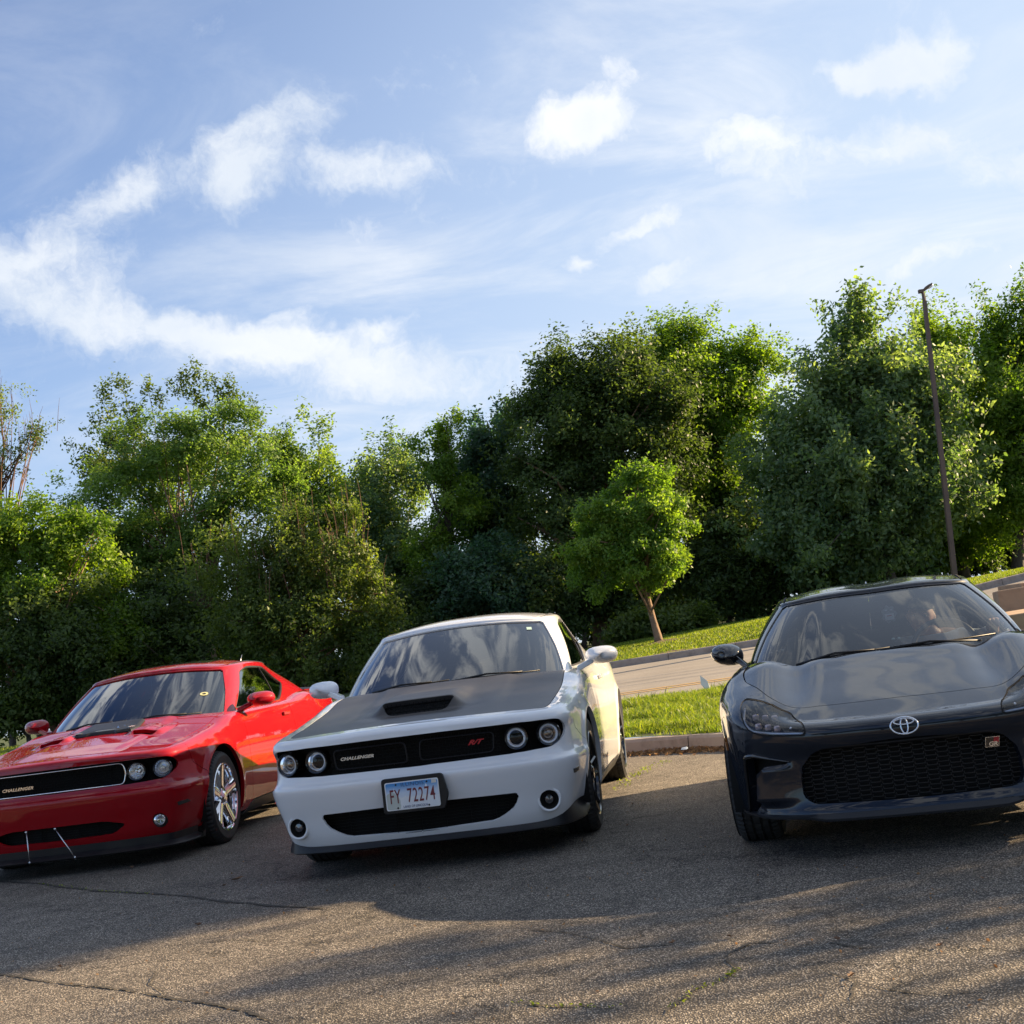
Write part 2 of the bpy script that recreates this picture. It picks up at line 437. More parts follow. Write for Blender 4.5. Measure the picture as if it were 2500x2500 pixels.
# ------------------------------------------------------------------ vegetation
def leaf_mat(name, c0, c1, trans, rough=.5):
    c0 = tuple(a * b for a, b in zip(c0, (1.15, 1.22, 1.2))); c1 = tuple(a * b for a, b in zip(c1, (1.15, 1.22, 1.2)))
    def f(g, b):
        at_ = g.n('ShaderNodeAttribute', attribute_name='tint')
        col = g.mix(at_.outputs['Fac'], c0, c1)
        g.l(col, b.inputs['Base Color']); b.inputs['Roughness'].default_value = rough
        b.inputs['Specular IOR Level'].default_value = .35
        tr = g.n('ShaderNodeBsdfTranslucent'); g.l(g.mix(1.0, col, trans, 'MULTIPLY'), tr.inputs[0])
        mx = g.n('ShaderNodeMixShader'); mx.inputs[0].default_value = .5
        out = g.t.nodes['Material Output']
        g.l(b.outputs[0], mx.inputs[1]); g.l(tr.outputs[0], mx.inputs[2]); g.l(mx.outputs[0], out.inputs[0])
    return mat(name, build=f)
ML = {
    'feather': leaf_mat('leaves_feathery', (.075, .125, .030), (.150, .210, .055), (1.9, 2.0, .8)),
    'olive': leaf_mat('leaves_olive', (.052, .082, .020), (.120, .150, .042), (1.9, 1.9, .6)),
    'blue': leaf_mat('leaves_bluish', (.040, .080, .052), (.095, .150, .100), (1.5, 1.8, .9)),
    'maple': leaf_mat('leaves_maple', (.065, .110, .055), (.165, .215, .120), (2.2, 2.2, .6)),
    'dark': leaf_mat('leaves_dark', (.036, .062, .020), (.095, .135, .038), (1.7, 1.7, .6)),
    'bright': leaf_mat('leaves_bright', (.070, .135, .022), (.145, .215, .038), (2.2, 2.1, .6)),
    'yellow': leaf_mat('leaves_yellow_green', (.066, .118, .016), (.150, .205, .034), (2.1, 2.2, .5)),
    'poplar': leaf_mat('leaves_poplar', (.060, .110, .025), (.150, .200, .055), (2.2, 2.2, .7)),
}
M_BARK = mat('bark', (.085, .068, .055), .9, build=wobble(18, 1.0, .03, (3, (.05, .038, .03))))
M_BARKL = mat('bark_pale', (.26, .17, .11), .9, build=wobble(25, 1.0, .02, (4, (.12, .08, .055))))
M_TWIG = mat('brown_twigs', (.16, .09, .055), .9)

def unit(v): return v / (np.linalg.norm(v, axis=-1, keepdims=True) + 1e-9)

def leaves(rng, centers, outw, n_per, rc, leaf, elong=1.0, upb=.5, tmean=None, droop=0.0):
    n = len(centers); N = n * n_per
    ci = np.repeat(np.arange(n), n_per)
    off = rng.randn(N, 3) * rc * .55
    ax = unit(outw[ci] + np.array([0, 0, .6]) + rng.randn(n, 3)[ci] * .25)
    if elong != 1.0:
        al = (off * ax).sum(1, keepdims=True); off = off + ax * al * (elong - 1)
    off[:, 2] -= droop * np.abs(rng.randn(N)) * rc
    c = centers[ci] + off
    nr = unit(rng.randn(N, 3) * .60 + np.array([0, 0, upb]) + outw[ci] * .55)
    a = unit(np.cross(nr, rng.randn(N, 3))); b = np.cross(nr, a)
    l = leaf * rng.uniform(.65, 1.35, N)[:, None]; w = l * .52
    V = np.stack([c - a * l * .5, c + b * w * .5 - a * l * .08, c + a * l * .5, c - b * w * .5 - a * l * .08], 1).reshape(-1, 3)
    F = np.arange(N * 4).reshape(-1, 4)
    t = np.clip((tmean[ci] if tmean is not None else .5) + rng.randn(N) * .22, 0, 1)
    return V, F, t

def crown_points(rng, lobes, n, shell=.5, rough=.16, rb=.55, up=1.0, per=11):
    """boughs spread through the crown, each carrying its own puff of leaf clusters"""
    lb = np.array(lobes, float); ar = (lb[:, 3] * lb[:, 5]) * lb[:, 6]; pr = ar / ar.sum()
    nb = max(6, n // per)
    k = rng.choice(len(lb), nb, p=pr); d = unit(rng.randn(nb, 3) + np.array([0, -.25, .15]))
    r_ = 1 - shell * rng.rand(nb) ** 1.5
    bump = 1 + rng.randn(nb) * rough * .55
    c = lb[k, :3] + d * lb[k, 3:6] * .92 * (r_ * bump)[:, None]
    sz = rb * rng.uniform(.55, 1.35, nb)
    ci = np.repeat(np.arange(nb), per)
    ax = unit(d + np.array([0, 0, .9 if up > 1 else .15]))
    off = rng.randn(len(ci), 3) * .5
    al = (off * ax[ci]).sum(1, keepdims=True)
    off = off + ax[ci] * al * (up - 1)
    if up <= 1: off[:, 2] *= .62
    p = c[ci] + off * sz[ci][:, None]
    return p, d[ci], ci, nb

def tree(name, label, lobes, base, mt, n_cl, n_per, rc, leaf, seed=0, trunk_r=.18, elong=1.0, bark=None, shell=.55, rough=.16, upb=.5, droop=0., n_br=16, group=None, cat='tree', tops=None, twigs=None, rb=.55, up=1.0, f0=.25):
    rng = np.random.RandomState(seed)
    base = np.array(base, float)
    root = empty(name, base, 0, label, cat, group)
    p, d, ci_, nb_ = crown_points(rng, lobes, n_cl, shell, rough, rb, up)
    tm = np.clip(rng.normal(.42, .30, nb_), 0, 1)[ci_]
    if tops is not None and len(tops):
        tp = np.array(tops, float); p = np.vstack([p, tp]); d = np.vstack([d, np.tile([0, 0, 1.], (len(tp), 1))]); tm = np.concatenate([tm, np.full(len(tp), .35)])
    keep = p[:, 2] > base[2] + .15; p = p[keep]; d = d[keep]; tm = tm[keep]
    V, F, t = leaves(rng, p, d, int(n_per * 1.22), rc * .72, leaf * 1.0, elong, upb, tm, droop)
    mesh_np('crown', V - base, F, mt, root, False, attr=t)
    lb = np.array(lobes, float); top = (lb[:, :3] * lb[:, 3:4]).sum(0) / lb[:, 3].sum()
    mb = MB(); cpt = base + (top - base) * .55
    H = top[2] - base[2]
    jit = rng.randn(3) * .12
    tr = [base + np.array([0, 0, -.1]), base + np.array([0, 0, .15]), base * .66 + cpt * .34 + jit * .4, cpt + jit, (cpt + top) / 2, top]
    mb.tube(np.array(tr), [trunk_r * 1.35, trunk_r * 1.05, trunk_r * .85, trunk_r * .68, trunk_r * .45, trunk_r * .2], 9)
    tk = mb.build('trunk', bark or M_BARK, root, True); tk.data.transform(Matrix.Translation(-Vector(base)))
    br = MB()
    for i in rng.choice(len(p), min(n_br, len(p)), replace=False):
        e = p[i]; f = rng.uniform(f0, .95)
        st = base + (top - base) * f
        if st[2] > e[2] + H * .3: st = base + (top - base) * max(.3, f0)
        mid = (st + e) / 2 + np.array([0, 0, .12 * np.linalg.norm(e - st)]) + rng.randn(3) * .08
        r0 = trunk_r * .42 * (1.1 - f)
        br.tube([st, mid, e], [max(r0, .03), max(r0 * .6, .02), .008], 5)
    if twigs:
        for i in range(twigs[0]):
            q = p[rng.randint(len(p))]; 
            if q[2] < base[2] + H: continue
            e = q + np.array([rng.randn() * .12, rng.randn() * .12, rng.uniform(.4, 1.0)]) * twigs[1]
            br.tube([q - np.array([0, 0, .3]), (q + e) / 2 + rng.randn(3) * .03, e], [.012, .009, .004], 3, False)
    if br.n:
        b_ = br.build('branches', (M_TWIG if twigs else (bark or M_BARK)), root, True); b_.data.transform(Matrix.Translation(-Vector(base)))
    return root

def lob(Y, *specs):
    """lobe list from outline measurements: (px,py,rx,ry[,dy]) in the 1932 frame at depth Y"""
    out = []
    for s_ in specs:
        px, py, rx, ry = s_[:4]; dy = s_[4] if len(s_) > 4 else 0
        c = at(px * K, py * K, Y + dy); k = (Y + dy) * K / FOC
        out.append((c.x, c.y, c.z, rx * k, min(rx, ry) * k * .9, ry * k, 1.0))
    return out
def gbase(px, Y, py=1150):
    c = at(px * K, py * K, Y); return (c.x, Y, float(terr(c.x, Y)))

# measured crowns, left to right
tree('poplar_tree', 'sparse brown twigged tree at the far left edge of the photo', lob(44, (-40, 930, 90, 110), (30, 860, 50, 90), (-5, 760, 26, 60), (60, 830, 24, 60)), gbase(5, 44), ML['olive'], 190, 30, .30, .11, 11, .12, 1.6, shell=.95, n_br=70, twigs=(120, 1.2), bark=M_BARK, rb=0.5, up=1.8)
tree('feathery_tree', 'broad feathery mid green tree rising behind the red car roof', lob(42, (330, 880, 165, 110), (430, 830, 95, 90), (220, 960, 90, 95), (470, 930, 120, 90), (230, 1060, 150, 90), (350, 1040, 170, 110), (180, 1130, 160, 110), (390, 800, 60, 50)), gbase(400, 42), ML['feather'], 1500, 46, .42, .13, 21, .26, 1.0, shell=.75, rough=.22, n_br=60, bark=M_BARKL, upb=.8, rb=0.75)
tt = []
rg = np.random.RandomState(5)
for (px, py) in [(190, 735), (235, 728), (212, 760), (285, 735), (300, 755), (345, 715), (370, 695), (362, 735), (400, 725), (428, 718), (440, 745), (465, 755), (330, 740), (180, 790), (480, 790), (415, 760), (380, 760), (250, 760)]:
    for j in range(3):
        c = at(px * K + rg.randn() * 9, py * K + rg.randn() * 14, 47); tt.append(tuple(c))
tree('poplar_tree', 'tall thin poplar with dark leaf tufts sticking out above the broad feathery tree', lob(47, (330, 900, 150, 120), (240, 860, 80, 90), (420, 840, 60, 80)), gbase(330, 47), ML['olive'], 240, 55, .34, .15, 22, .18, 1.7, shell=.9, n_br=40, tops=tt, bark=M_BARK, rb=0.45, up=1.9)
tree('yellow_green_tree', 'low yellow green tree at the left edge behind the red car', lob(38, (60, 1010, 110, 70), (150, 1010, 70, 60), (0, 1080, 110, 90), (110, 1110, 120, 90), (230, 1200, 110, 90)), gbase(60, 38), ML['yellow'], 900, 46, .36, .13, 23, .17, 1.2, shell=.7, n_br=40, bark=M_BARKL, rb=0.6)
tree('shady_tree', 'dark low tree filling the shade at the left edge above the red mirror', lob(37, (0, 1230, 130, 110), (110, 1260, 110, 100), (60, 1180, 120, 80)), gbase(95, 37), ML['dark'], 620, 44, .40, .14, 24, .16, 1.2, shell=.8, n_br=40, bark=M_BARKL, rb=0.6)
tree('shrubby_tree', 'olive shrubby tree with bare brown twigs on top between the red and white cars', lob(35, (560, 1060, 150, 105), (470, 1110, 110, 120), (650, 1110, 90, 110), (560, 1200, 190, 110), (480, 1240, 120, 90), (690, 1180, 70, 100), (600, 1000, 90, 60)), gbase(560, 35), ML['olive'], 1400, 44, .34, .11, 25, .14, 1.2, shell=.7, rough=.2, n_br=60, twigs=(420, 1.1), bark=M_BARKL, upb=.3, rb=0.5, up=1.3)
tree('poplar_tree', 'pale bright poplar with upright tufts behind the shrubby olive tree', lob(46, (590, 860, 55, 70), (560, 930, 70, 80), (640, 900, 50, 70), (520, 850, 30, 40), (620, 980, 90, 90), (690, 940, 40, 60)), gbase(600, 46), ML['poplar'], 560, 46, .34, .15, 26, .16, 1.7, shell=.8, rough=.25, n_br=30, rb=0.5, up=2.2)
tree('leafy_tree', 'medium green tree with upright tufts left of the thin branchy tree', lob(44, (735, 930, 60, 85), (720, 1010, 90, 110), (780, 930, 40, 60), (700, 1100, 110, 110), (760, 1140, 90, 120)), gbase(735, 44), ML['maple'], 850, 46, .36, .14, 27, .18, 1.5, shell=.7, rough=.2, n_br=30, rb=0.5, up=2.0)
tree('thin_tree', 'thin open tree with dark crooked branches above the white car roof', lob(41, (835, 880, 45, 75), (860, 820, 32, 45), (810, 840, 40, 30), (860, 960, 55, 80), (830, 1060, 60, 90)), gbase(850, 41), ML['yellow'], 420, 44, .30, .12, 28, .15, 1.3, shell=.9, rough=.25, n_br=50, rb=0.45)
tree('poplar_tree', 'dark green poplar with pointed tufts beside the big olive tree', lob(43, (935, 850, 55, 90), (900, 880, 45, 80), (960, 800, 36, 40), (920, 960, 80, 100), (900, 1060, 80, 110)), gbase(920, 43), ML['blue'], 800, 46, .36, .15, 29, .18, 1.5, shell=.7, rough=.22, n_br=30, rb=0.5, up=2.0)
tree('large_tree', 'very large dark olive tree rising behind the small bright tree', lob(41, (1100, 760, 120, 110), (1050, 820, 120, 140), (1180, 700, 80, 90), (1150, 840, 170, 150), (1030, 940, 130, 130), (1120, 980, 190, 130), (1070, 700, 50, 50), (1230, 790, 90, 120)), gbase(1130, 41), ML['dark'], 2100, 46, .45, .14, 31, .33, 1.1, shell=.7, rough=.2, n_br=60, bark=M_BARKL, upb=.7, rb=0.8)
tree('large_tree', 'tall yellow green tree lit by the sun left of the grey green maple', lob(44, (1300, 690, 80, 95), (1250, 760, 110, 120), (1370, 740, 90, 110), (1330, 830, 140, 130), (1390, 690, 40, 50), (1280, 640, 40, 50), (1330, 930, 130, 110), (1430, 690, 35, 50)), gbase(1310, 44), ML['yellow'], 1900, 46, .42, .14, 32, .3, 1.1, shell=.7, rough=.2, n_br=50, upb=.7, rb=0.75)
tree('maple_tree', 'tall grey green maple with upright tufts standing left of the lamp post', lob(38, (1625, 670, 60, 90), (1585, 745, 85, 120), (1680, 745, 80, 120), (1520, 860, 120, 120), (1640, 880, 180, 150), (1740, 760, 80, 120), (1500, 980, 110, 110), (1600, 1010, 170, 90), (1720, 960, 120, 130), (1575, 665, 28, 45), (1612, 585, 20, 42), (1680, 630, 30, 45)), gbase(1690, 38), ML['maple'], 2500, 42, .36, .165, 33, .24, 1.7, shell=.6, rough=.2, n_br=60, upb=.35, rb=0.55, up=2.1)
tree('maple_tree', 'sunlit maple with pointed crown standing right of the lamp post', lob(42, (1790, 700, 50, 90), (1800, 820, 80, 130), (1770, 640, 28, 45), (1800, 960, 110, 110)), gbase(1830, 42), ML['yellow'], 1000, 46, .36, .14, 34, .2, 1.6, shell=.6, rough=.2, n_br=30, rb=0.55, up=2.1)
tree('maple_tree', 'yellow green maple cut off by the right edge of the photo', lob(40, (1900, 700, 60, 100), (1890, 820, 90, 130), (1960, 780, 100, 160), (1910, 940, 120, 120), (1890, 620, 26, 45), (1950, 620, 60, 60)), gbase(1935, 40), ML['yellow'], 1500, 46, .36, .14, 35, .2, 1.6, shell=.6, rough=.2, n_br=30, rb=0.55, up=2.1)
# understorey, each shrub its own
rs = np.random.RandomState(9)
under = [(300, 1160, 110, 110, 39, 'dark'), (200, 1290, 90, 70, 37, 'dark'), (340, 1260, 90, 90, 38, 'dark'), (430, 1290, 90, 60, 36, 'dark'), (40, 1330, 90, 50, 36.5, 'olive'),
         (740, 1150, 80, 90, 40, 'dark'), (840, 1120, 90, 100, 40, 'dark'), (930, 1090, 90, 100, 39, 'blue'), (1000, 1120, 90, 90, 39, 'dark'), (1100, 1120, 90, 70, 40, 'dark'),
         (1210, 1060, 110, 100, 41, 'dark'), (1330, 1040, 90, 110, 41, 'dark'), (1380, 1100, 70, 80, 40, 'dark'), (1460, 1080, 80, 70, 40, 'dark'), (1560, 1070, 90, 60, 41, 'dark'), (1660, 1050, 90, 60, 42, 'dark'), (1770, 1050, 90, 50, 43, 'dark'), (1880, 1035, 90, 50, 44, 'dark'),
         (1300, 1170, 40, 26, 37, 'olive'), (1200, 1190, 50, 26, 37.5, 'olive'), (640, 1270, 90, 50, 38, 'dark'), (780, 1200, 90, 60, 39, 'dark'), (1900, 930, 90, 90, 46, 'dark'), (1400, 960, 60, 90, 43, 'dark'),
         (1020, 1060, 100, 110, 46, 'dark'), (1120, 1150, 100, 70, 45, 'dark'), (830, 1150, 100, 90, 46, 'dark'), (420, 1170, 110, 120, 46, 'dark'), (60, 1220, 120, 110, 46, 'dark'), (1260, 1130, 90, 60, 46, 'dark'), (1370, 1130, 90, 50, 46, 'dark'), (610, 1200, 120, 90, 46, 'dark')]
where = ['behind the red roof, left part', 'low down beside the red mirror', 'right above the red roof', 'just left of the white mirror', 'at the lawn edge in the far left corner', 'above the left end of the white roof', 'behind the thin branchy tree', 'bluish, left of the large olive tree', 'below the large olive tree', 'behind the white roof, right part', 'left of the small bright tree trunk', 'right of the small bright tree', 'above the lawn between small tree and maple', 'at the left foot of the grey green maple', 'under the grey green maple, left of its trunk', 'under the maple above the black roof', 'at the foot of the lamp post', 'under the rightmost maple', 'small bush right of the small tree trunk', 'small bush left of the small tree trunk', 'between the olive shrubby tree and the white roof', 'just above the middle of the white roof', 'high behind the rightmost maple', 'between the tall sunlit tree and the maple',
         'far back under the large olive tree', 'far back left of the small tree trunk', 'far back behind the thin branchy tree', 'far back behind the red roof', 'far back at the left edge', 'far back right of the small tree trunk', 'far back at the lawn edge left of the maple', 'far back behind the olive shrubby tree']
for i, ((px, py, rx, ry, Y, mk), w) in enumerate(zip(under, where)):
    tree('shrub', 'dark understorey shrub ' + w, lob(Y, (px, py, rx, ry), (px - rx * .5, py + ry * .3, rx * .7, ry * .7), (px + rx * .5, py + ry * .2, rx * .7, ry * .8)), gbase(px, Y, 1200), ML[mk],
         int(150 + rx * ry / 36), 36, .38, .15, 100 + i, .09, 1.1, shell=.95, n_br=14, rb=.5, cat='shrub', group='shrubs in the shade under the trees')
# small bright tree on the lawn
tb = at(1243 * K, 1212 * K, 31.0); tb.z = float(terr(tb.x, 31.0))
tree('young_tree', 'small bright green tree with a bare trunk standing alone on the lawn', lob(31, (1195, 960, 80, 75), (1235, 940, 50, 60), (1140, 1000, 75, 70), (1250, 1010, 55, 70), (1190, 1050, 105, 75), (1270, 1070, 45, 50), (1120, 1060, 62, 55), (1195, 900, 32, 36), (1150, 1105, 50, 30), (1225, 1100, 60, 30), (1180, 1010, 90, 80)), tuple(tb), ML['bright'], 1150, 40, .20, .095, 41, .10, 1.2, shell=.8, rough=.2, n_br=26, bark=M_BARKL, upb=.3, cat='tree', rb=0.3)

# trees beyond the right and behind the photographer: they shade and mirror in the cars
def off_tree(x, y, z0, h, r_, mk, seed, label, dens=1.0, npl=44, lf=.20, rbb=.75):
    lb = [(x, y, z0 + h * .62, r_, r_, h * .36, 1), (x + r_ * .4, y - r_ * .3, z0 + h * .5, r_ * .7, r_ * .7, h * .3, 1), (x - r_ * .4, y + r_ * .4, z0 + h * .55, r_ * .7, r_ * .7, h * .3, 1)]
    return tree('shade_tree', label, lb, (x, y, z0), ML[mk], int(420 * dens), npl, .42, lf, seed, .16, 1.2, shell=.9, n_br=24, rb=rbb, cat='tree')
# ------------------------------------------------------------------ curves and panels for the car bodies
def cubic(xs, ys, even=None):
    """natural cubic spline through points, vectorised; returns f(x)"""
    xs = np.asarray(xs, float); ys = np.asarray(ys, float); n = len(xs); h = np.diff(xs)
    A = np.zeros((n, n)); r_ = np.zeros(n); A[0, 0] = A[-1, -1] = 1
    for i in range(1, n - 1):
        A[i, i - 1] = h[i - 1]; A[i, i] = 2 * (h[i - 1] + h[i]); A[i, i + 1] = h[i]
        r_[i] = 3 * ((ys[i + 1] - ys[i]) / h[i] - (ys[i] - ys[i - 1]) / h[i - 1])
    c = np.linalg.solve(A, r_); b = np.diff(ys) / h - h * (2 * c[:-1] + c[1:]) / 3; d = np.diff(c) / (3 * h)
    def f(x):
        x = np.asarray(x, float); i = np.clip(np.searchsorted(xs, x) - 1, 0, n - 2); t = x - xs[i]
        tt_ = t
        return ys[i] + b[i] * tt_ + c[i] * tt_ ** 2 + d[i] * tt_ ** 3
    return f

def pch(xs, ys):
    """monotone cubic, clamped at the ends"""
    xs = np.asarray(xs, float); ys = np.asarray(ys, float); h = np.diff(xs); dl = np.diff(ys) / h
    m_ = np.zeros(len(xs)); m_[0], m_[-1] = dl[0], dl[-1]
    for i in range(1, len(xs) - 1):
        if dl[i - 1] * dl[i] > 0:
            w1 = 2 * h[i] + h[i - 1]; w2 = h[i] + 2 * h[i - 1]; m_[i] = (w1 + w2) / (w1 / dl[i - 1] + w2 / dl[i])
    def f(x):
        x = np.clip(np.asarray(x, float), xs[0], xs[-1]); i = np.clip(np.searchsorted(xs, x, side='right') - 1, 0, len(xs) - 2)
        t = (x - xs[i]) / h[i]
        return ((2 * t ** 3 - 3 * t ** 2 + 1) * ys[i] + (t ** 3 - 2 * t ** 2 + t) * h[i] * m_[i] + (-2 * t ** 3 + 3 * t ** 2) * ys[i + 1] + (t ** 3 - t ** 2) * h[i] * m_[i + 1])
    return f

def sm(x, a, b):
    t = np.clip((np.asarray(x, float) - a) / (b - a), 0, 1); return t * t * (3 - 2 * t)

def plan_curve(half):
    half = np.array(half, float)
    mir = half[::-1].copy(); mir[:, 0] *= -1
    pts = np.vstack([mir[:-1], half])
    d = np.concatenate([[0], np.cumsum(np.hypot(*np.diff(pts, axis=0).T))]); z = d[len(half) - 1]; d -= z
    fx, fy = cubic(d, pts[:, 0]), cubic(d, pts[:, 1])
    # re-measure arc length
    q = np.linspace(d[0], d[-1], 6001); X, Y = fx(q), fy(q)
    a = np.concatenate([[0], np.cumsum(np.hypot(np.diff(X), np.diff(Y)))]); a -= np.interp(0, q, a)
    def P(s_):
        t = np.interp(s_, a, q); x, y = fx(t), fy(t)
        e = 1e-3; dx, dy = fx(t + e) - fx(t - e), fy(t + e) - fy(t - e); n = np.hypot(dx, dy) + 1e-12
        return x, y, dy / n, -dx / n           # position and outward normal
    P.len = a[-1]
    def s_of_y(y, side=1):
        hq = (q > 0); return side * float(np.interp(y, Y[hq], a[hq]))
    def s_of_x(x):
        msk = (q > 0) & (a < a[-1] * .35); return float(np.interp(x, X[msk], a[msk]))
    P.sy, P.sx = s_of_y, s_of_x
    return P

class Body:
    """lower body: outline at the widest level, inset by profile keys; rolls over into the deck"""
    def __init__(B, half, zl, stations, zs, rn, deck, arches, extra=None):
        B.C = plan_curve(half); B.zl = np.array(zl, float)
        S = [p[0] for p in stations]; T = np.array([p[1] for p in stations], float)
        B.cols = [pch(S, T[:, k]) for k in range(len(zl))]
        B.zs, B.rn, B.deck, B.arches, B.extra = pch(*zip(*zs)), pch(*zip(*rn)), deck, arches, extra
    def inset(B, s_, z):
        a = np.abs(s_); M = np.stack([c(a) for c in B.cols], 1); zl = B.zl; z = np.clip(z, zl[0], zl[-1])
        h = np.diff(zl); dl = np.diff(M, axis=1) / h
        m_ = np.zeros_like(M); m_[:, 0] = dl[:, 0]; m_[:, -1] = dl[:, -1]
        pr = dl[:, :-1] * dl[:, 1:]
        hm = np.where(pr > 0, 2 * pr / (dl[:, :-1] + dl[:, 1:] + 1e-12), 0); m_[:, 1:-1] = hm
        i = np.clip(np.searchsorted(zl, z, side='right') - 1, 0, len(zl) - 2); t = (z - zl[i]) / h[i]; r_ = np.arange(len(z))
        v = ((2 * t ** 3 - 3 * t ** 2 + 1) * M[r_, i] + (t ** 3 - 2 * t ** 2 + t) * h[i] * m_[r_, i] + (-2 * t ** 3 + 3 * t ** 2) * M[r_, i + 1] + (t ** 3 - t ** 2) * h[i] * m_[r_, i + 1])
        return v
    def __call__(B, s_, v):
        s_ = np.asarray(s_, float); v = np.asarray(v, float)
        x, y, nx, ny = B.C(s_); a = np.abs(s_)
        zs, rn = B.zs(a), B.rn(a)
        z = np.minimum(v, zs); ins = B.inset(s_, z)
        for (yc, zc, Ra, am) in B.arches:
            sc = B.C.sy(yc); d = np.hypot(a - sc, z - zc)
            ins = ins - am * np.exp(-((d - Ra) / .045) ** 2) * sm(z, .15, .3)
        if B.extra is not None: ins = ins + B.extra(s_, z)
        ro = np.clip((v - zs) / rn, 0, None)                 # roll parameter, 1 at the end of the rounding
        rr = np.clip(ro, 0, 1); inw = np.where(ro > 1, v - zs, rn * (1 - np.sqrt(np.clip(1 - rr ** 2, 0, 1)) * 1) )
        # quarter ellipse: inward = rn*(1-cos th), up = rz*sin th with th = rr*90deg
        th = rr * np.pi / 2
        inw = np.where(ro > 1, v - zs, rn * (1 - np.cos(th)))
        tot = ins + inw
        X, Y = x - nx * tot, y - ny * tot
        xe, ye = x - nx * (ins + np.maximum(inw, rn)), y - ny * (ins + np.maximum(inw, rn))
        ze = B.deck(xe, ye)
        Z = np.where(v <= zs, z, np.where(ro >= 1, B.deck(X, Y), zs + (ze - zs) * np.sin(th)))
        return np.stack([X, Y, Z], -1)
    def inv(B, x, z, smax=None, vmax=None):
        """(s,v) whose front view position is nearest (x,z); accepts arrays"""
        if not hasattr(B, '_g'):
            ss_ = np.linspace(-1.9, 1.9, 761); vv = np.linspace(.1, 1.35, 501)
            Sg, Vg = np.meshgrid(ss_, vv); Pg = B(Sg.ravel(), Vg.ravel()); ok = Pg[:, 1] < .95
            B._g = (Sg.ravel()[ok], Vg.ravel()[ok], Pg[ok])
        Sg, Vg, Pg = B._g
        out = []
        for xx_, zz_ in zip(np.atleast_1d(x), np.atleast_1d(z)):
            d = (Pg[:, 0] - xx_) ** 2 + (Pg[:, 2] - zz_) ** 2 + 4e-4 * np.clip(Pg[:, 1], 0, 9) ** 2
            i = np.argmin(d); out.append((Sg[i], Vg[i]))
        return np.array(out)

class House:
    """greenhouse: loop at the belt to loop at the roof, with roll into the roof"""
    def __init__(H, g0, g1, deck, roof, bulge=.02, rn=.07, drop=.02):
        g0 = np.array(g0, float); g1 = np.array(g1, float)
        def mirror(a): m_ = a[::-1].copy(); m_[:, 0] *= -1; return np.vstack([m_[:-1], a])
        a, b = mirror(g0), mirror(g1)
        d = np.concatenate([[0], np.cumsum(np.hypot(*np.diff(a, axis=0).T))]); d -= d[len(g0) - 1]
        H.d = d; H.f = [cubic(d, a[:, 0]), cubic(d, a[:, 1]), cubic(d, b[:, 0]), cubic(d, b[:, 1])]
        H.a = a; H.deck, H.roof, H.bulge, H.rn, H.drop = deck, roof, bulge, rn, drop
    def __call__(H, t, r_):
        t = np.asarray(t, float); r_ = np.asarray(r_, float)
        x0, y0, x1, y1 = [f(t) for f in H.f]; e = 1e-3
        dx = H.f[2](t + e) - H.f[2](t - e) + H.f[0](t + e) - H.f[0](t - e); dy = H.f[3](t + e) - H.f[3](t - e) + H.f[1](t + e) - H.f[1](t - e)
        n = np.hypot(dx, dy) + 1e-12; nx, ny = dy / n, -dx / n
        rc = np.clip(r_, 0, 1); rr = np.clip((r_ - 1) / .2, 0, 1)
        z0 = H.deck(x0, y0) - H.drop
        # roll end lies on the roof sheet
        xe, ye = x1 - nx * H.rn, y1 - ny * H.rn; ze = H.roof(xe, ye); z1 = ze - H.rn * .42
        bl = H.bulge * 4 * rc * (1 - rc)
        X = x0 + (x1 - x0) * rc + nx * bl; Y = y0 + (y1 - y0) * rc + ny * bl; Z = z0 + (z1 - z0) * rc
        th = rr * np.pi / 2
        X = X - nx * H.rn * (1 - np.cos(th)); Y = Y - ny * H.rn * (1 - np.cos(th)); Z = Z + (ze - z1) * np.sin(th)
        return np.stack([X, Y, Z], -1)
    def t_at(H, x, y):
        """loop parameter nearest a belt point"""
        q = np.linspace(H.d[0], H.d[-1], 4001); X, Y = H.f[0](q), H.f[1](q)
        return float(q[np.argmin((X - x) ** 2 + (Y - y) ** 2)])

def inside(P, poly):
    x, y = P[:, 0], P[:, 1]; n = len(poly); r_ = np.zeros(len(P), bool)
    for i in range(n):
        x1, y1 = poly[i]; x2, y2 = poly[(i + 1) % n]
        c = ((y1 > y) != (y2 > y)); 
        if y1 != y2: r_ ^= c & (x < (x2 - x1) * (y - y1) / (y2 - y1) + x1)
    return r_

def dens(poly, step):
    poly = np.array(poly, float); out = []
    for a, b in zip(poly, np.roll(poly, -1, 0)):
        k = max(1, int(math.ceil(np.hypot(*(b - a)) / step)))
        out += [a + (b - a) * i / k for i in range(k)]
    return np.array(out)

def rounded(poly, r_, n=5):
    """round the corners of a closed polygon; r_ scalar or per corner"""
    poly = np.array(poly, float); m_ = len(poly); out = []
    rs_ = [r_] * m_ if np.isscalar(r_) else list(r_)
    for i in range(m_):
        p, a, b = poly[i], poly[i - 1], poly[(i + 1) % m_]
        da, db = np.linalg.norm(a - p), np.linalg.norm(b - p); k = min(rs_[i], da * .49, db * .49)
        if k < 1e-4: out.append(p); continue
        pa, pb = p + (a - p) / da * k, p + (b - p) / db * k
        for j in range(n + 1):
            t = j / n; out.append((1 - t) ** 2 * pa + 2 * t * (1 - t) * p + t * t * pb)
    return np.array(out)

def circ(c, r_, n=28, sx=1.0): 
    th = np.linspace(0, 2 * np.pi, n, endpoint=False); return np.stack([c[0] + r_ * np.cos(th) * sx, c[1] + r_ * np.sin(th)], 1)

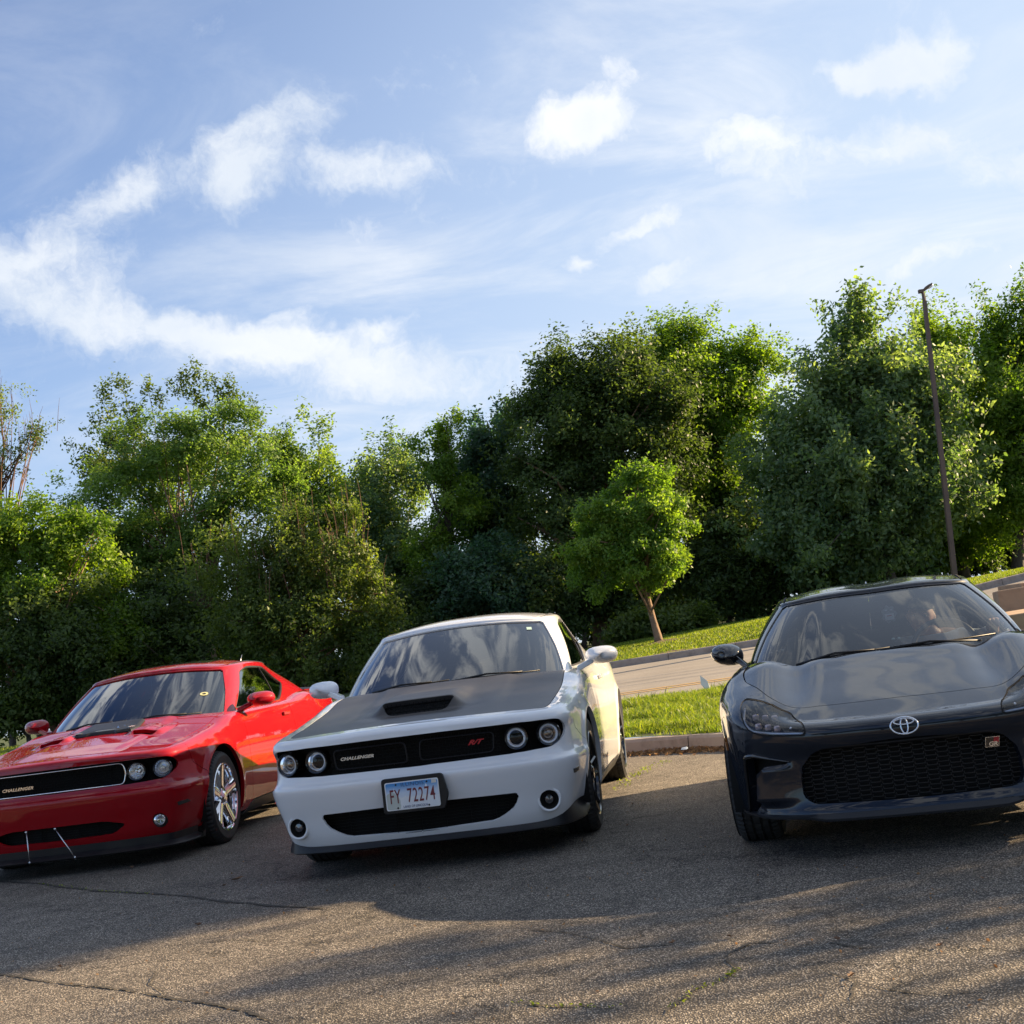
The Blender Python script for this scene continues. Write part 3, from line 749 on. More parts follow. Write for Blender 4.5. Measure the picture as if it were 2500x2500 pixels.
def sheet(name, outline, P, mt, parent, step=.03, holes=(), depth=.015, off=0.0, sv=1.0, flip=False, flange=True, cuts=()):
    """panel: region of the (u,v) domain mapped by P, with its edges turned in by depth.
    sv scales v when spacing points; cuts are outlines that only remove area (wheel arches)"""
    sc = np.array([1.0, sv]); outline = np.array(outline, float)
    loops = [dens(outline * sc, step)] + [dens(np.array(h, float) * sc, step * .7) for h in list(holes) + list(cuts)]
    lo, hi = loops[0].min(0), loops[0].max(0)
    gx, gy = np.meshgrid(np.arange(lo[0] + step * .5, hi[0], step), np.arange(lo[1] + step * .5, hi[1], step))
    g_ = np.stack([gx.ravel(), gy.ravel()], 1)
    ok = inside(g_, loops[0])
    for h in loops[1:]: ok &= ~inside(g_, h)
    g_ = g_[ok]; allp = np.vstack(loops)
    if len(g_):
        dmin = np.full(len(g_), 9.)
        for i in range(0, len(allp), 400):
            dmin = np.minimum(dmin, np.sqrt(((g_[:, None] - allp[None, i:i + 400]) ** 2).sum(2)).min(1))
        g_ = g_[dmin > step * .45]
    verts = [Vector(p) for p in np.vstack([allp, g_])]
    edges = []; k = 0
    for lp in loops:
        n = len(lp); edges += [(k + i, k + (i + 1) % n) for i in range(n)]; k += n
    vo, _, fo, _, _, _ = delaunay_2d_cdt(verts, edges, [], 0, 1e-6)
    V2 = np.array([tuple(v) for v in vo]); F = np.array([tuple(f) for f in fo if len(f) == 3])
    cen = V2[F].mean(1); ok = inside(cen, loops[0])
    for h in loops[1:]: ok &= ~inside(cen, h)
    F = F[ok]
    A = V2[F]; area = np.abs((A[:, 1, 0] - A[:, 0, 0]) * (A[:, 2, 1] - A[:, 0, 1]) - (A[:, 2, 0] - A[:, 0, 0]) * (A[:, 1, 1] - A[:, 0, 1]))
    F = F[area > 1e-9]
    used = np.unique(F); rem = -np.ones(len(V2), int); rem[used] = np.arange(len(used)); F = rem[F]; U = V2[used] / sc
    e = 1e-3
    P3 = P(U[:, 0], U[:, 1])
    du = P(U[:, 0] + e, U[:, 1]) - P(U[:, 0] - e, U[:, 1]); dv = P(U[:, 0], U[:, 1] + e) - P(U[:, 0], U[:, 1] - e)
    N = np.cross(du, dv); N = unit(N)
    if flip: N = -N
    P3 = P3 + N * off
    fn = np.cross(P3[F[:, 1]] - P3[F[:, 0]], P3[F[:, 2]] - P3[F[:, 0]])
    bad = (fn * N[F[:, 0]]).sum(1) < 0; F[bad] = F[bad][:, ::-1]
    V = [P3]; faces = F.tolist(); nr = [N[F].reshape(-1, 3)]
    if flange and depth:
        E = {}
        for f in F:
            for a, b in ((f[0], f[1]), (f[1], f[2]), (f[2], f[0])): E[(a, b)] = E.get((a, b), 0) + 1
        bd = [(a, b) for (a, b) in E if (b, a) not in E]
        ids = sorted(set([a for e_ in bd for a in e_])); mp_ = {a: i for i, a in enumerate(ids)}; n0 = len(P3)
        top = P3[ids]; low = top - N[ids] * depth; V += [top, low]; k_ = len(ids); ff = []
        for a, b in bd:
            ia, ib = mp_[a], mp_[b]; ff.append((n0 + ib, n0 + ia, n0 + k_ + ia, n0 + k_ + ib))
        VV = np.vstack(V); ffa = np.array(ff)
        n_ = unit(np.cross(VV[ffa[:, 1]] - VV[ffa[:, 0]], VV[ffa[:, 2]] - VV[ffa[:, 0]]))
        faces += ff; nr.append(np.repeat(n_, 4, 0))
    return mesh_np(name, np.vstack(V), faces, mt, parent, True, nrm=np.vstack(nr))

def text_mesh(name, txt, size, mt, parent, loc, rot, extrude=.002, shear=0.0, sx=1.0, bold=0.0, spacing=1.0, align='CENTER'):
    cu = bpy.data.curves.new(name, 'FONT'); cu.body = txt; cu.size = size; cu.extrude = extrude; cu.shear = shear
    cu.align_x = align; cu.align_y = 'CENTER'; cu.offset = bold; cu.space_character = spacing; cu.resolution_u = 3
    t = bpy.data.objects.new(name, cu); COL.objects.link(t)
    dg = bpy.context.evaluated_depsgraph_get(); me = bpy.data.meshes.new_from_object(t.evaluated_get(dg))
    bpy.data.objects.remove(t)
    me.transform(Matrix.Diagonal((sx, 1, 1, 1)))
    o = bpy.data.objects.new(name, me); COL.objects.link(o); me.materials.clear(); me.materials.append(mt)
    o.parent = parent; o.location = loc; o.rotation_euler = rot
    return o

# ------------------------------------------------------------------ car materials
def paint(name, base, rough=.28, coat=1.0, metal=0.0, coatr=.02, flake=0.0, spec=.5):
    def f(g, b):
        tc = g.n('ShaderNodeTexCoord'); P = tc.outputs['Object']
        n = g.noise(P, 3.0, 3, .5)
        bp = g.n('ShaderNodeBump'); bp.inputs['Distance'].default_value = .0012; bp.inputs['Strength'].default_value = .35
        g.l(n, bp.inputs['Height']); g.l(bp.outputs[0], b.inputs['Coat Normal'])
        dn = g.noise(P, 7, 6, .7)
        g.l(g.mix(g.mr(dn, .5, .85, 0, .012), base, (.35, .32, .28)), b.inputs['Base Color'])
        if flake:
            v = g.n('ShaderNodeTexVoronoi'); v.inputs['Scale'].default_value = 900; g.l(P, v.inputs['Vector'])
            b2 = g.n('ShaderNodeBump'); b2.inputs['Distance'].default_value = .0004; b2.inputs['Strength'].default_value = flake
            g.l(v.outputs['Distance'], b2.inputs['Height']); g.l(b2.outputs[0], b.inputs['Normal'])
    return mat(name, base, rough, metal, coat, coatr, spec, build=f)
M_WHITE = paint('white_paint', (.74, .75, .77), .35)
M_RED = paint('red_paint', (.29, .001, .006), .5, metal=0, spec=.05)
M_GREY = paint('dark_grey_paint', (.009, .012, .019), .5, metal=0, spec=.06)
M_SATIN = mat('satin_dark_plastic', (.013, .015, .019), .40, spec=.4)
M_MESH = mat('grille_black', (.004, .004, .004), .6, spec=.15)
M_MATTE = mat('matte_black_wrap', (.028, .026, .028), .40, spec=.5, build=wobble(220, .25, .0006, (3, (.055, .052, .05))))
M_PLAS = mat('black_plastic', (.010, .010, .012), .42, spec=.35, build=wobble(150, .3, .0006, (5, (.022, .021, .02))))
M_GLOSSB = mat('gloss_black', (.008, .008, .009), .12, coat=.6)
M_DARK = mat('dark_void', (.004, .004, .004), .9)
M_RUB = mat('tyre_rubber', (.017, .017, .018), .72, build=wobble(60, .4, .001, (7, (.045, .042, .038))))
M_CHROME = mat('chrome', (.82, .83, .85), .05, 1.0)
M_SILV = mat('satin_silver', (.55, .56, .58), .25, 1.0)
M_RIMB = mat('black_rim', (.02, .021, .023), .18, .6, coat=.8)
M_SEAT = mat('seat_fabric', (.018, .018, .02), .8, build=wobble(90, .4, .002))
M_DASH = mat('dashboard_plastic', (.012, .012, .014), .6, build=wobble(90, .3, .001))
M_STEEL = mat('brake_steel', (.3, .3, .31), .35, 1.0)

def glass_mat(name, tint, rough=.0, ior=1.5, kf=1.0):
    mt = bpy.data.materials.new(name); mt.use_nodes = True; nt = mt.node_tree; nt.nodes.clear(); g = G(nt)
    tr = g.n('ShaderNodeBsdfTransparent'); tr.inputs[0].default_value = (*tint, 1)
    gl = g.n('ShaderNodeBsdfGlossy'); gl.inputs['Roughness'].default_value = rough; gl.inputs[0].default_value = (1, 1, 1, 1)
    fr = g.n('ShaderNodeFresnel'); fr.inputs[0].default_value = ior
    tc = g.n('ShaderNodeTexCoord'); n = g.noise(tc.outputs['Object'], 2.5, 3, .5)
    bp = g.n('ShaderNodeBump'); bp.inputs['Distance'].default_value = .001; bp.inputs['Strength'].default_value = .15; g.l(n, bp.inputs['Height'])
    g.l(bp.outputs[0], gl.inputs['Normal']); g.l(bp.outputs[0], fr.inputs['Normal'])
    k = g.math('MULTIPLY', fr.outputs[0], kf, clamp=True)
    mx = g.n('ShaderNodeMixShader'); g.l(k, mx.inputs[0]); g.l(tr.outputs[0], mx.inputs[1]); g.l(gl.outputs[0], mx.inputs[2])
    o = g.n('ShaderNodeOutputMaterial'); g.l(mx.outputs[0], o.inputs[0]); return mt
M_WSH = glass_mat('windshield_glass', (.16, .18, .20), ior=1.6, kf=2.3)
M_WSC = glass_mat('clear_windshield_glass', (.78, .82, .84), ior=1.6, kf=1.35)
M_SIDE = glass_mat('side_glass', (.60, .62, .62), ior=1.5)
M_TINT = glass_mat('tinted_side_glass', (.06, .065, .07), ior=1.7, kf=1.8)
M_LENS = glass_mat('clear_lens', (.94, .95, .97), ior=1.45, kf=.9)
M_AMB = mat('amber_marker', (.30, .10, .02), .15, coat=1)
M_SMOKE = mat('smoked_marker', (.03, .028, .026), .1, coat=1)

# ------------------------------------------------------------------ wheels
def wheel(parent, x, y, side, Rt=.355, Wt=.24, Rr=.255, style='five', rim=None, steer=0.0, name='wheel'):
    """axis along local x; outer face towards side"""
    w = bpy.data.objects.new(name, None); COL.objects.link(w); w.parent = parent; w.location = (x, y, Rt - .008); w.empty_display_size = .1
    w.rotation_euler = (0, 0, steer)
    s_ = side; h = Wt / 2
    pr = [(Rr - .012, -h + .02), (Rr + .004, -h + .004), (Rr + .03, -h - .001), (Rr + .06, -h - .004), (Rt - .035, -h), (Rt - .014, -h + .012), (Rt - .004, -h + .028)]
    gro = [-.062, -.022, .022, .062]
    tr = []
    for gx in gro: tr += [(Rt, gx - .007), (Rt - .009, gx - .005), (Rt - .009, gx + .005), (Rt, gx + .007)]
    pr2 = pr + [p for p in tr] + [(r_, -h_) for (r_, h_) in pr[::-1]]
    N = 180
    def mod(r_, h_, i, k):
        if r_ > Rt - .02 and abs(h_) > .066 and (i % 3 == 0): return r_ - .010
        if r_ >= Rt - .001 and abs(h_) < .066 and ((i + int(h_ * 60)) % 5 == 0): return r_ - .005
        return r_
    MB().lathe([(r_, h_) for r_, h_ in pr2], N, 'X', mod=mod, closed=True).build('tyre', M_RUB, w, True, sharp=28)
    # barrel
    b = [(Rr - .012, s_ * -h * .95), (Rr - .03, s_ * -h * .8), (Rr - .035, s_ * (h * .3)), (Rr - .022, s_ * (h - .03)), (Rr - .004, s_ * (h - .012)), (Rr + .006, s_ * (h - .002)), (Rr + .002, s_ * (h + .003)), (Rr - .008, s_ * (h - .002)), (Rr - .012, s_ * (h - .03)), (Rr - .026, s_ * h * .2)]
    MB().lathe(b, 72, 'X').build('rim', rim, w, True, sharp=30)
    sp = MB()
    def spoke(a, w0, w1, r0, r1, d0, d1, th=.035, tilt=0.0):
        ca, sa = math.cos(a), math.sin(a); rows = []
        for t in np.linspace(0, 1, 6):
            rr = r0 + (r1 - r0) * t; ww = w0 + (w1 - w0) * t; dd = d0 + (d1 - d0) * t ** 1.4
            c = []
            for (q, p_) in ((-.5, -1), (-.36, 0), (0, .28), (.36, 0), (.5, -1)):
                u = q * ww + tilt * t; c.append((s_ * (dd + p_ * th), rr * ca - u * sa, rr * sa + u * ca))
            rows.append(c)
        V = np.array(rows).reshape(-1, 3); F = []
        for i in range(5):
            for k in range(4): F.append((i * 5 + k, i * 5 + k + 1, i * 5 + k + 6, i * 5 + k + 5))
        sp.add(V, F)
    if style == 'five':
        for k in range(5):
            a = k * 2 * math.pi / 5 + .3
            spoke(a, .085, .10, .05, Rr - .012, h - .025, h - .006, .03)
            spoke(a - .17, .03, .022, .10, Rr - .012, h - .03, h - .008, .02); spoke(a + .17, .03, .022, .10, Rr - .012, h - .03, h - .008, .02)
    elif style == 'twin':
        for k in range(5):
            a = k * 2 * math.pi / 5 + .1
            for q in (-1, 1): spoke(a + q * .16, .034, .026, .05, Rr - .012, h - .045, h - .008, .028, q * .012)
    else:
        for k in range(10): spoke(k * 2 * math.pi / 10, .035, .024, .04, Rr - .012, h - .05, h - .01, .025)
    sp.build('spokes', rim, w, True, sharp=30)
    hb = MB(); hb.lathe([(.075, s_ * (h - .06)), (.07, s_ * (h - .02)), (.045, s_ * (h - .012)), (.035, s_ * (h - .004)), (.0, s_ * (h))], 24, 'X')
    for k in range(5):
        a = k * 2 * math.pi / 5 + .6; hb.tube([(s_ * (h - .03), .056 * math.cos(a), .056 * math.sin(a)), (s_ * (h - .012), .056 * math.cos(a), .056 * math.sin(a))], .009, 6)
    hb.build('hub_cap', rim, w, True, sharp=30)
    MB().lathe([(.05, s_ * .02), (Rr - .07, s_ * .02), (Rr - .07, s_ * .045), (.05, s_ * .045)], 48, 'X').build('brake_disc', M_STEEL, w, True, sharp=30)
    return w

def ellipsoid(mb, c, r_, rot=None, n=16, m_=10, sq=1.0, clip=None):
    V = []; F = []
    for i in range(m_ + 1):
        ph = -math.pi / 2 + math.pi * i / m_
        for j in range(n):
            th = 2 * math.pi * j / n
            p = np.array([math.cos(ph) * math.cos(th), math.cos(ph) * math.sin(th), math.sin(ph)])
            if sq != 1.0: p = np.sign(p) * np.abs(p) ** sq
            V.append(p * np.array(r_))
    V = np.array(V)
    if rot is not None: V = V @ np.array(rot.to_3x3()).T
    for i in range(m_):
        for j in range(n): F.append((i * n + j, i * n + (j + 1) % n, (i + 1) * n + (j + 1) % n, (i + 1) * n + j))
    mb.add(V + np.array(c), F)

def mirror_housing(root, side, c, size, mt, stalk, glassmt=None, shape='round'):
    """wing mirror: shell, stalk, reflecting glass facing backwards"""
    m0 = bpy.data.objects.new('wing_mirror', None); COL.objects.link(m0); m0.parent = root; m0.location = c; m0.empty_display_size = .1
    a, b, cc = size; V = []; n = 20; rows = []
    # front-domed shell: sections going back
    for t in np.linspace(0, 1, 9):
        k = math.sin(t * math.pi / 2) ** .62; y = -b + 2 * b * t * .85
        for j in range(n):
            th = 2 * math.pi * j / n
            cx, cz = math.cos(th), math.sin(th)
            ex = np.sign(cx) * abs(cx) ** .75; ez = np.sign(cz) * abs(cz) ** .85
            taper = 1.0 if shape == 'round' else (1 - .28 * (ex * side > 0) * abs(ex) ** 2)
            V.append((a * k * ex, y + (.03 * ex * side if shape != 'round' else .02 * ex * side), cc * k * ez * taper + (.012 * ex * side if shape != 'round' else 0)))
    F = []
    for i in range(8):
        for j in range(n): F.append((i * n + j, i * n + (j + 1) % n, (i + 1) * n + (j + 1) % n, (i + 1) * n + j))
    F.append(tuple(range(n))[::-1])
    mb = MB().add(V, F); s_ = mb.build('mirror_shell', mt, m0, True); 
    gl = MB().add([V[8 * n + j] for j in range(n)], [tuple(range(n))]); gl.build('mirror_glass', M_CHROME, m0)
    st = MB(); p0 = np.array(stalk[0]) - np.array(c); p1 = np.array(stalk[1]) - np.array(c)
    d = p1 - p0; wv = np.array([0, .055, 0]); hv = np.array([0, 0, .042])
    st.add([p0 - wv, p0 + wv, p0 + wv + hv, p0 - wv + hv, p1 - wv * .8, p1 + wv * .8, p1 + wv * .8 + hv, p1 - wv * .8 + hv],
           [(0, 1, 2, 3), (7, 6, 5, 4), (0, 4, 5, 1), (1, 5, 6, 2), (2, 6, 7, 3), (3, 7, 4, 0)])
    st.build('mirror_arm', mt, m0, bevel=.008)
    return m0
# ------------------------------------------------------------------ muscle coupe (two of them)
A = dict(
    half=[(0, 0), (.35, .006), (.60, .030), (.76, .070), (.845, .125), (.893, .21), (.915, .34), (.928, .55), (.943, .95), (.940, 1.4), (.925, 2.0), (.925, 2.6), (.94, 3.2), (.955, 3.7), (.955, 4.1), (.93, 4.5), (.87, 4.80), (.75, 4.95), (.45, 5.01), (0, 5.03)],
)
zc_m = pch([-.2, 0, .2, .5, .8, 1.1, 1.4, 1.7, 2.5, 3.2, 3.8, 4.3, 4.9, 5.1], [.79, .80, .822, .862, .906, .955, 1.022, 1.05, 1.06, 1.08, 1.12, 1.12, 1.08, 1.05])
kk_m = pch([0, .3, .6, 1.4, 1.7, 3, 4, 5], [.022, .022, .03, .045, .055, .055, .03, .03])
def deck_m(x, y):
    return zc_m(y) - kk_m(y) * (np.asarray(x) / .8) ** 2
CB = plan_curve(A['half'])
sq = [0, CB.sx(.5), CB.sx(.75), CB.sy(.28), CB.sy(.5), CB.sy(.95), CB.sy(1.6), CB.sy(2.5), CB.sy(3.3), CB.sy(3.9), CB.sy(4.6), CB.sy(5.0)]
zl_m = [.12, .185, .25, .35, .44, .515, .545, .60, .68, .745, .78, .90, 1.0, 1.1]
ins_m = [ # inset at each level per station
    [.12, .085, .058, .036, .013, .0, .034, .050, .055, .026, .034, .14, .2, .25],
    [.12, .085, .058, .036, .013, .0, .034, .050, .055, .026, .034, .14, .2, .25],
    [.14, .100, .068, .040, .014, .0, .030, .044, .048, .025, .033, .12, .2, .25],
    [.14, .105, .075, .045, .015, .0, .022, .035, .038, .024, .032, .10, .2, .25],
    [.13, .095, .060, .032, .010, .0, .010, .018, .022, .022, .030, .08, .2, .25],
    [.10, .060, .035, .015, .004, .0, .002, .004, .008, .014, .020, .05, .1, .15],
    [.10, .050, .022, .010, .004, .0, .000, .001, .004, .010, .014, .035, .07, .12],
    [.10, .050, .022, .010, .004, .0, .000, .001, .004, .010, .014, .035, .07, .12],
    [.10, .050, .022, .010, .004, .0, -.003, -.004, -.002, .003, .008, .028, .06, .11],
    [.10, .060, .035, .015, .004, .0, -.004, -.006, -.006, -.002, .002, .022, .05, .10],
    [.10, .070, .040, .020, .006, .0, .000, .002, .004, .010, .014, .03, .05, .10],
    [.12, .080, .050, .025, .010, .0, .005, .008, .012, .020, .024, .05, .08, .10]]
zs_m = [(0, .775), (sq[2], .765), (sq[3], .752), (sq[4], .765), (sq[5], .83), (sq[6], .90), (sq[7], .93), (sq[8], .96), (sq[9], .985), (sq[10], .97), (sq[11], .95)]
rn_m = [(0, .085), (sq[2], .075), (sq[3], .075), (sq[4], .085), (sq[5], .11), (sq[6], .11), (sq[7], .10), (sq[8], .11), (sq[9], .15), (sq[11], .1)]
ARCH_F, ARCH_R, RA = (.95, .36), (3.90, .365), .395

def crease_extra(s_, z):
    return 0.0
def roof_m(x, y):
    zr = ROOFZ(y); return zr - .065 * (np.abs(np.asarray(x)) / .62) ** 2.4
ROOFZ = pch([1.8, 2.05, 2.3, 2.7, 3.2, 3.6, 4.0, 4.4], [1.36, 1.425, 1.462, 1.482, 1.468, 1.41, 1.31, 1.2])
G0_m = [(0, 1.34), (.25, 1.35), (.5, 1.395), (.68, 1.47), (.765, 1.57), (.80, 1.74), (.805, 2.1), (.80, 2.7), (.785, 3.3), (.75, 3.9), (.66, 4.3), (.4, 4.5), (0, 4.55)]
G1_m = [(0, 2.0), (.22, 2.005), (.42, 2.03), (.56, 2.07), (.62, 2.13), (.652, 2.25), (.665, 2.45), (.655, 2.8), (.62, 3.15), (.55, 3.42), (.46, 3.55), (.28, 3.62), (0, 3.64)]

def mk_coupe(loc, rz, label, kind):
    white = kind == 'white'
    PT = M_WHITE if white else M_RED
    root = empty('parked_car', loc, rz, label, 'car', 'cars parked side by side at the kerb')
    B = Body(A['half'], zl_m, list(zip(sq, ins_m)), zs_m, rn_m, deck_m, [(*ARCH_F, RA, .012), (*ARCH_R, RA, .012)])
    C = B.C; L = C.len
    H = House(G0_m, G1_m, deck_m, roof_m, .018, .075, .012)
    zb = .185
    sB = C.sy(.60)                    # bumper / fender joint
    gp = .0025
    arF = [circ((q * C.sy(ARCH_F[0]), ARCH_F[1]), RA, 56) for q in (-1, 1)]; arR = [circ((q * C.sy(ARCH_R[0]), ARCH_R[1]), RA, 56) for q in (-1, 1)]
    # ---- openings seen from the front, x and z measured
    def fr(pts, r_=.02, n=5):
        pp = rounded(pts, r_, n); return B.inv(pp[:, 0], pp[:, 1])
    zt, zb2 = .745, .575
    mouth = fr([(-.80, zb2 + .018), (-.6, zb2 + .006), (0, zb2), (.6, zb2 + .006), (.80, zb2 + .018), (.862, .66), (.845, zt - .004), (.6, zt + .003), (0, zt + .006), (-.6, zt + .003), (-.845, zt - .004), (-.862, .66)], [.05, .2, .2, .2, .05, .05, .05, .2, .2, .2, .05, .05])
    if white: low = fr([(-.43, .226), (0, .213), (.43, .226), (.53, .285), (.568, .345), (.555, .368), (0, .374), (-.555, .368), (-.568, .345), (-.53, .285)], [.05, .2, .05, .03, .02, .012, .2, .012, .02, .03])
    else: low = fr([(-.40, .245), (0, .238), (.40, .245), (.50, .31), (.36, .345), (-.36, .345), (-.50, .31)], [.05, .2, .05, .03, .05, .05, .03])
    fog = [B.inv(*circ((q * .727, .305), .052 if white else .046, 22).T) for q in (-1, 1)]
    # the hood opening: front y0(x) and sides
    vin = lambda s_: np.interp(abs(s_), [0, C.sx(.6), C.sx(.8), C.sy(.25), C.sy(.5), C.sy(1.6)], [.155, .145, .115, .115, .125, .135])
    def v_edge(s_): return float(B.zs(abs(s_))) + vin(s_)
    # front bumper and header
    top = [(s_, v_edge(s_) - gp) for s_ in np.linspace(sB - gp, -sB + gp, 61)]
    bot = [(s_, zb) for s_ in np.linspace(-sB + gp, sB - gp, 41)]
    # keep the cap up to the fender peak only: fender starts behind the corner
    sC = C.sy(.36)
    zlow = lambda s_: zb + (.075 * float(sm(abs(s_), C.sx(.66), C.sy(.42))) if white else 0)
    outl = [(s_, zlow(s_)) for s_ in np.linspace(-sB + gp, sB - gp, 81)] + [(sB - gp, .58), (sC + .06, .66), (sC - gp, .745)] + [(s_, v_edge(s_) - gp) for s_ in np.linspace(sC - gp, -sC + gp, 61)] + [(-sC + gp, .745), (-sC - .06, .66), (-sB + gp, .58)]
    sheet('front_bumper', outl, B, PT, root, .020, [mouth, low] + fog, depth=.014, cuts=arF)
    # fenders
    sF = C.sy(1.62)
    for q in (-1, 1):
        o_ = [(q * (sB + gp), zb), (q * (sF - gp), zb)] + [(q * (sF - gp), z_) for z_ in (.4, .6, .8)] + [(q * s_, v_edge(s_) - gp) for s_ in np.linspace(sF - gp, sC + gp, 24)] + [(q * (sC + gp), .745), (q * (sC + .06 + gp), .664), (q * (sB + gp), .582)]
        sheet('front_fender', o_, B, PT, root, .03, depth=.03, cuts=arF)
        s1 = C.sy(3.02)
        vt = lambda s_: float(B.zs(abs(s_))) + .135
        o_ = [(q * (sF + gp), .25), (q * (s1 - gp), .25)] + [(q * (s1 - gp + .04 * sm(z_, .5, .3)), z_) for z_ in (.4, .6, .8)] + [(q * s_, vt(s_)) for s_ in np.linspace(s1 - gp, sF + gp, 16)]
        d_ = sheet('door', o_, B, PT, root, .035, depth=.03)
        # handle
        hm = MB(); pz = B(np.array([q * C.sy(2.82)]), np.array([.90]))[0]
        hm.box(pz + np.array([q * .012, 0, 0]), (.022, .19, .034)); hm.build('door_handle', PT, d_, bevel=.008)
        sR = C.sy(4.88)
        o_ = [(q * (s1 + gp), zb)] + [(q * s_, zb) for s_ in np.linspace(s1 + .1, sR, 12)] + [(q * s_, vt(s_)) for s_ in np.linspace(sR, s1 + gp, 26)]
        sheet('rear_fender', o_, B, PT, root, .035, depth=.03, cuts=arR)
        # sill
        o_ = [(q * s_, .16) for s_ in np.linspace(sF - .18, C.sy(3.46), 12)] + [(q * s_, .244) for s_ in np.linspace(C.sy(3.46), sF + .0, 12)]
        sheet('side_skirt', o_, B, M_PLAS if not white else M_PLAS, root, .05, depth=.03, off=.004)
        # marker lamp
        mk = fr([(q * .872, .425), (q * .895, .43), (q * .898, .455), (q * .874, .45)], .003) if white else fr([(q * .845, .385), (q * .885, .392), (q * .885, .415), (q * .845, .408)], .003)
        sheet('side_marker', mk, B, M_SMOKE if white else M_SMOKE, root, .02, depth=.004, off=.003)
    # rear end
    sR = C.sy(4.88)
    # plan past the rear middle is mirrored
    for q in (-1, 1):
        o_ = [(q * (sR + gp), .3), (q * (L - .001), .3), (q * (L - .001), 1.05), (q * (sR + gp), 1.05)]
        sheet('rear_bumper', o_, B, PT, root, .05, depth=.02)
    # hood
    ehood = [B(np.array([s_]), np.array([v_edge(s_) + gp]))[0] for s_ in np.linspace(-C.sy(1.5), C.sy(1.5), 121)]
    eh = [(p[0], p[1]) for p in ehood]
    cow = [(x, float(np.interp(abs(x), [0, .25, .5, .68, .8], [1.30, 1.315, 1.37, 1.46, 1.53]))) for x in np.linspace(.76, -.76, 25)]
    holes_h = []; 
    def hood_f(x, y):
        x = np.asarray(x, float); y = np.asarray(y, float); z = deck_m(x, y)
        if white:
            # single wide scoop: bulge behind the inlet, dip ahead of it
            xc = -.11 * 0
            xa = np.abs(x + .055); z = z + .052 * sm(y, .50, .60) * (1 - sm(y, .72, 1.25)) * (1 - sm(xa, .20, .30)) - .016 * sm(y, .34, .48) * (1 - sm(y, .52, .60)) * (1 - sm(xa, .2, .38)) - .012 * sm(y, .40, .55) * (1 - sm(y, .7, .9)) * np.exp(-((xa - .34) / .07) ** 2)
            z = z + .012 * (1 - sm(np.abs(x), .40, .48)) * sm(y, .25, .6)
        else:
            z = z + .014 * (1 - sm(np.abs(x), .36, .46)) * sm(y, .1, .5)
            for q in (-1, 1): z = z + .028 * sm(y, .74, .84) * (1 - sm(y, .9, 1.2)) * (1 - sm(np.abs(x - q * .38), .10, .16))
        return np.stack([x, y, z], -1)
    if white:
        holes_h = [rounded([(-.285, .590), (.175, .590), (.12, .505), (-.23, .505)], [.02, .02, .05, .05])]
    else:
        holes_h = [rounded([(q * .38 - .10, .82), (q * .38 + .10, .82), (q * .38 + .075, .76), (q * .38 - .075, .76)], .015) for q in (-1, 1)]
    hd = sheet('hood', eh + cow, hood_f, M_MATTE if white else PT, root, .028, holes_h, depth=.03)
    # scoop mesh
    for hh in holes_h:
        hh = np.array(hh); c0 = hh.mean(0); mb = MB(); x0, x1 = hh[:, 0].min(), hh[:, 0].max(); y0, y1 = hh[:, 1].min(), hh[:, 1].max()
        za = float(hood_f(0, y0)[2]) if white else float(hood_f(c0[0], y0)[2]); zb_ = float(hood_f(c0[0], y1)[2])
        mb.add([(x0, y0 - .01, za - .03), (x1, y0 - .01, za - .03), (x1, y1 + .03, zb_ - .035), (x0, y1 + .03, zb_ - .035)], [(0, 1, 2, 3)])
        sc = mb.build('hood_scoop', M_DARK, hd)
        gm = MB()
        if white:
            for r_ in range(5):
                zz_ = za - .02 + r_ * .017
                if zz_ > zb_ - .006: break
                yy_ = y0 + (y1 - y0) * (.35 + .15 * r_)
                gm.box((c0[0], yy_, zz_), ((x1 - x0) * .92, .006, .003))
                for k in range(14): gm.box((x0 + .03 + (x1 - x0 - .06) * (k + .5 * (r_ % 2)) / 14, yy_, zz_ + .008), (.003, .006, .016))
            gm.build('scoop_grille', M_MESH, sc)
    if not white:
        # shaker air cleaner standing through the rear of the hood
        sh = empty('engine_scoop', (0, 0, 0)); sh.parent = root
        z0 = 1.0
        mb = MB(); X0 = -.02
        outl_ = [(-.25, 1.05), (-.24, .93), (-.13, .90), (-.10, .92), (.10, .92), (.13, .90), (.24, .93), (.25, 1.05), (.22, 1.26), (-.22, 1.26)]
        V = []; n = len(outl_)
        for (k, zz_) in ((1.0, -.02), (1.0, .024), (.93, .038), (.6, .044)):
            for (x, y) in outl_: yy_ = 1.08 + (y - 1.08) * k; V.append((X0 + x * k, yy_, float(deck_m(x * k, yy_)) + zz_))
        F = []
        for i in range(3):
            for j in range(n): F.append((i * n + j, i * n + (j + 1) % n, (i + 1) * n + (j + 1) % n, (i + 1) * n + j))
        F.append(tuple(3 * n + j for j in range(n)))
        mb.add(V, F).build('scoop_body', M_PLAS, sh, bevel=.004)
        ins = MB()
        for q in (-1, 1): ins.box((X0 + q * .185, .905, float(deck_m(.2, .91)) + .008), (.09, .012, .022))
        ins.build('scoop_inlet', M_DARK, sh)
        tr = MB()
        for k in range(4): tr.add(np.array([(0, 0, 0), (.030, .006, 0), (.012, .01, .03)]) + np.array([X0 + .10 + k * .034, .97 + k * .05, float(deck_m(.2, 1.0)) + .030]), [(0, 1, 2)])
        tr.box((X0 + .02, .95, float(deck_m(0, .95)) + .040), (.16, .012, .006)); tr.box((X0 - .20, .98, float(deck_m(.2, .98)) + .036), (.05, .10, .006)); tr.box((X0 + .225, 1.03, float(deck_m(.2, 1.03)) + .036), (.012, .22, .008))
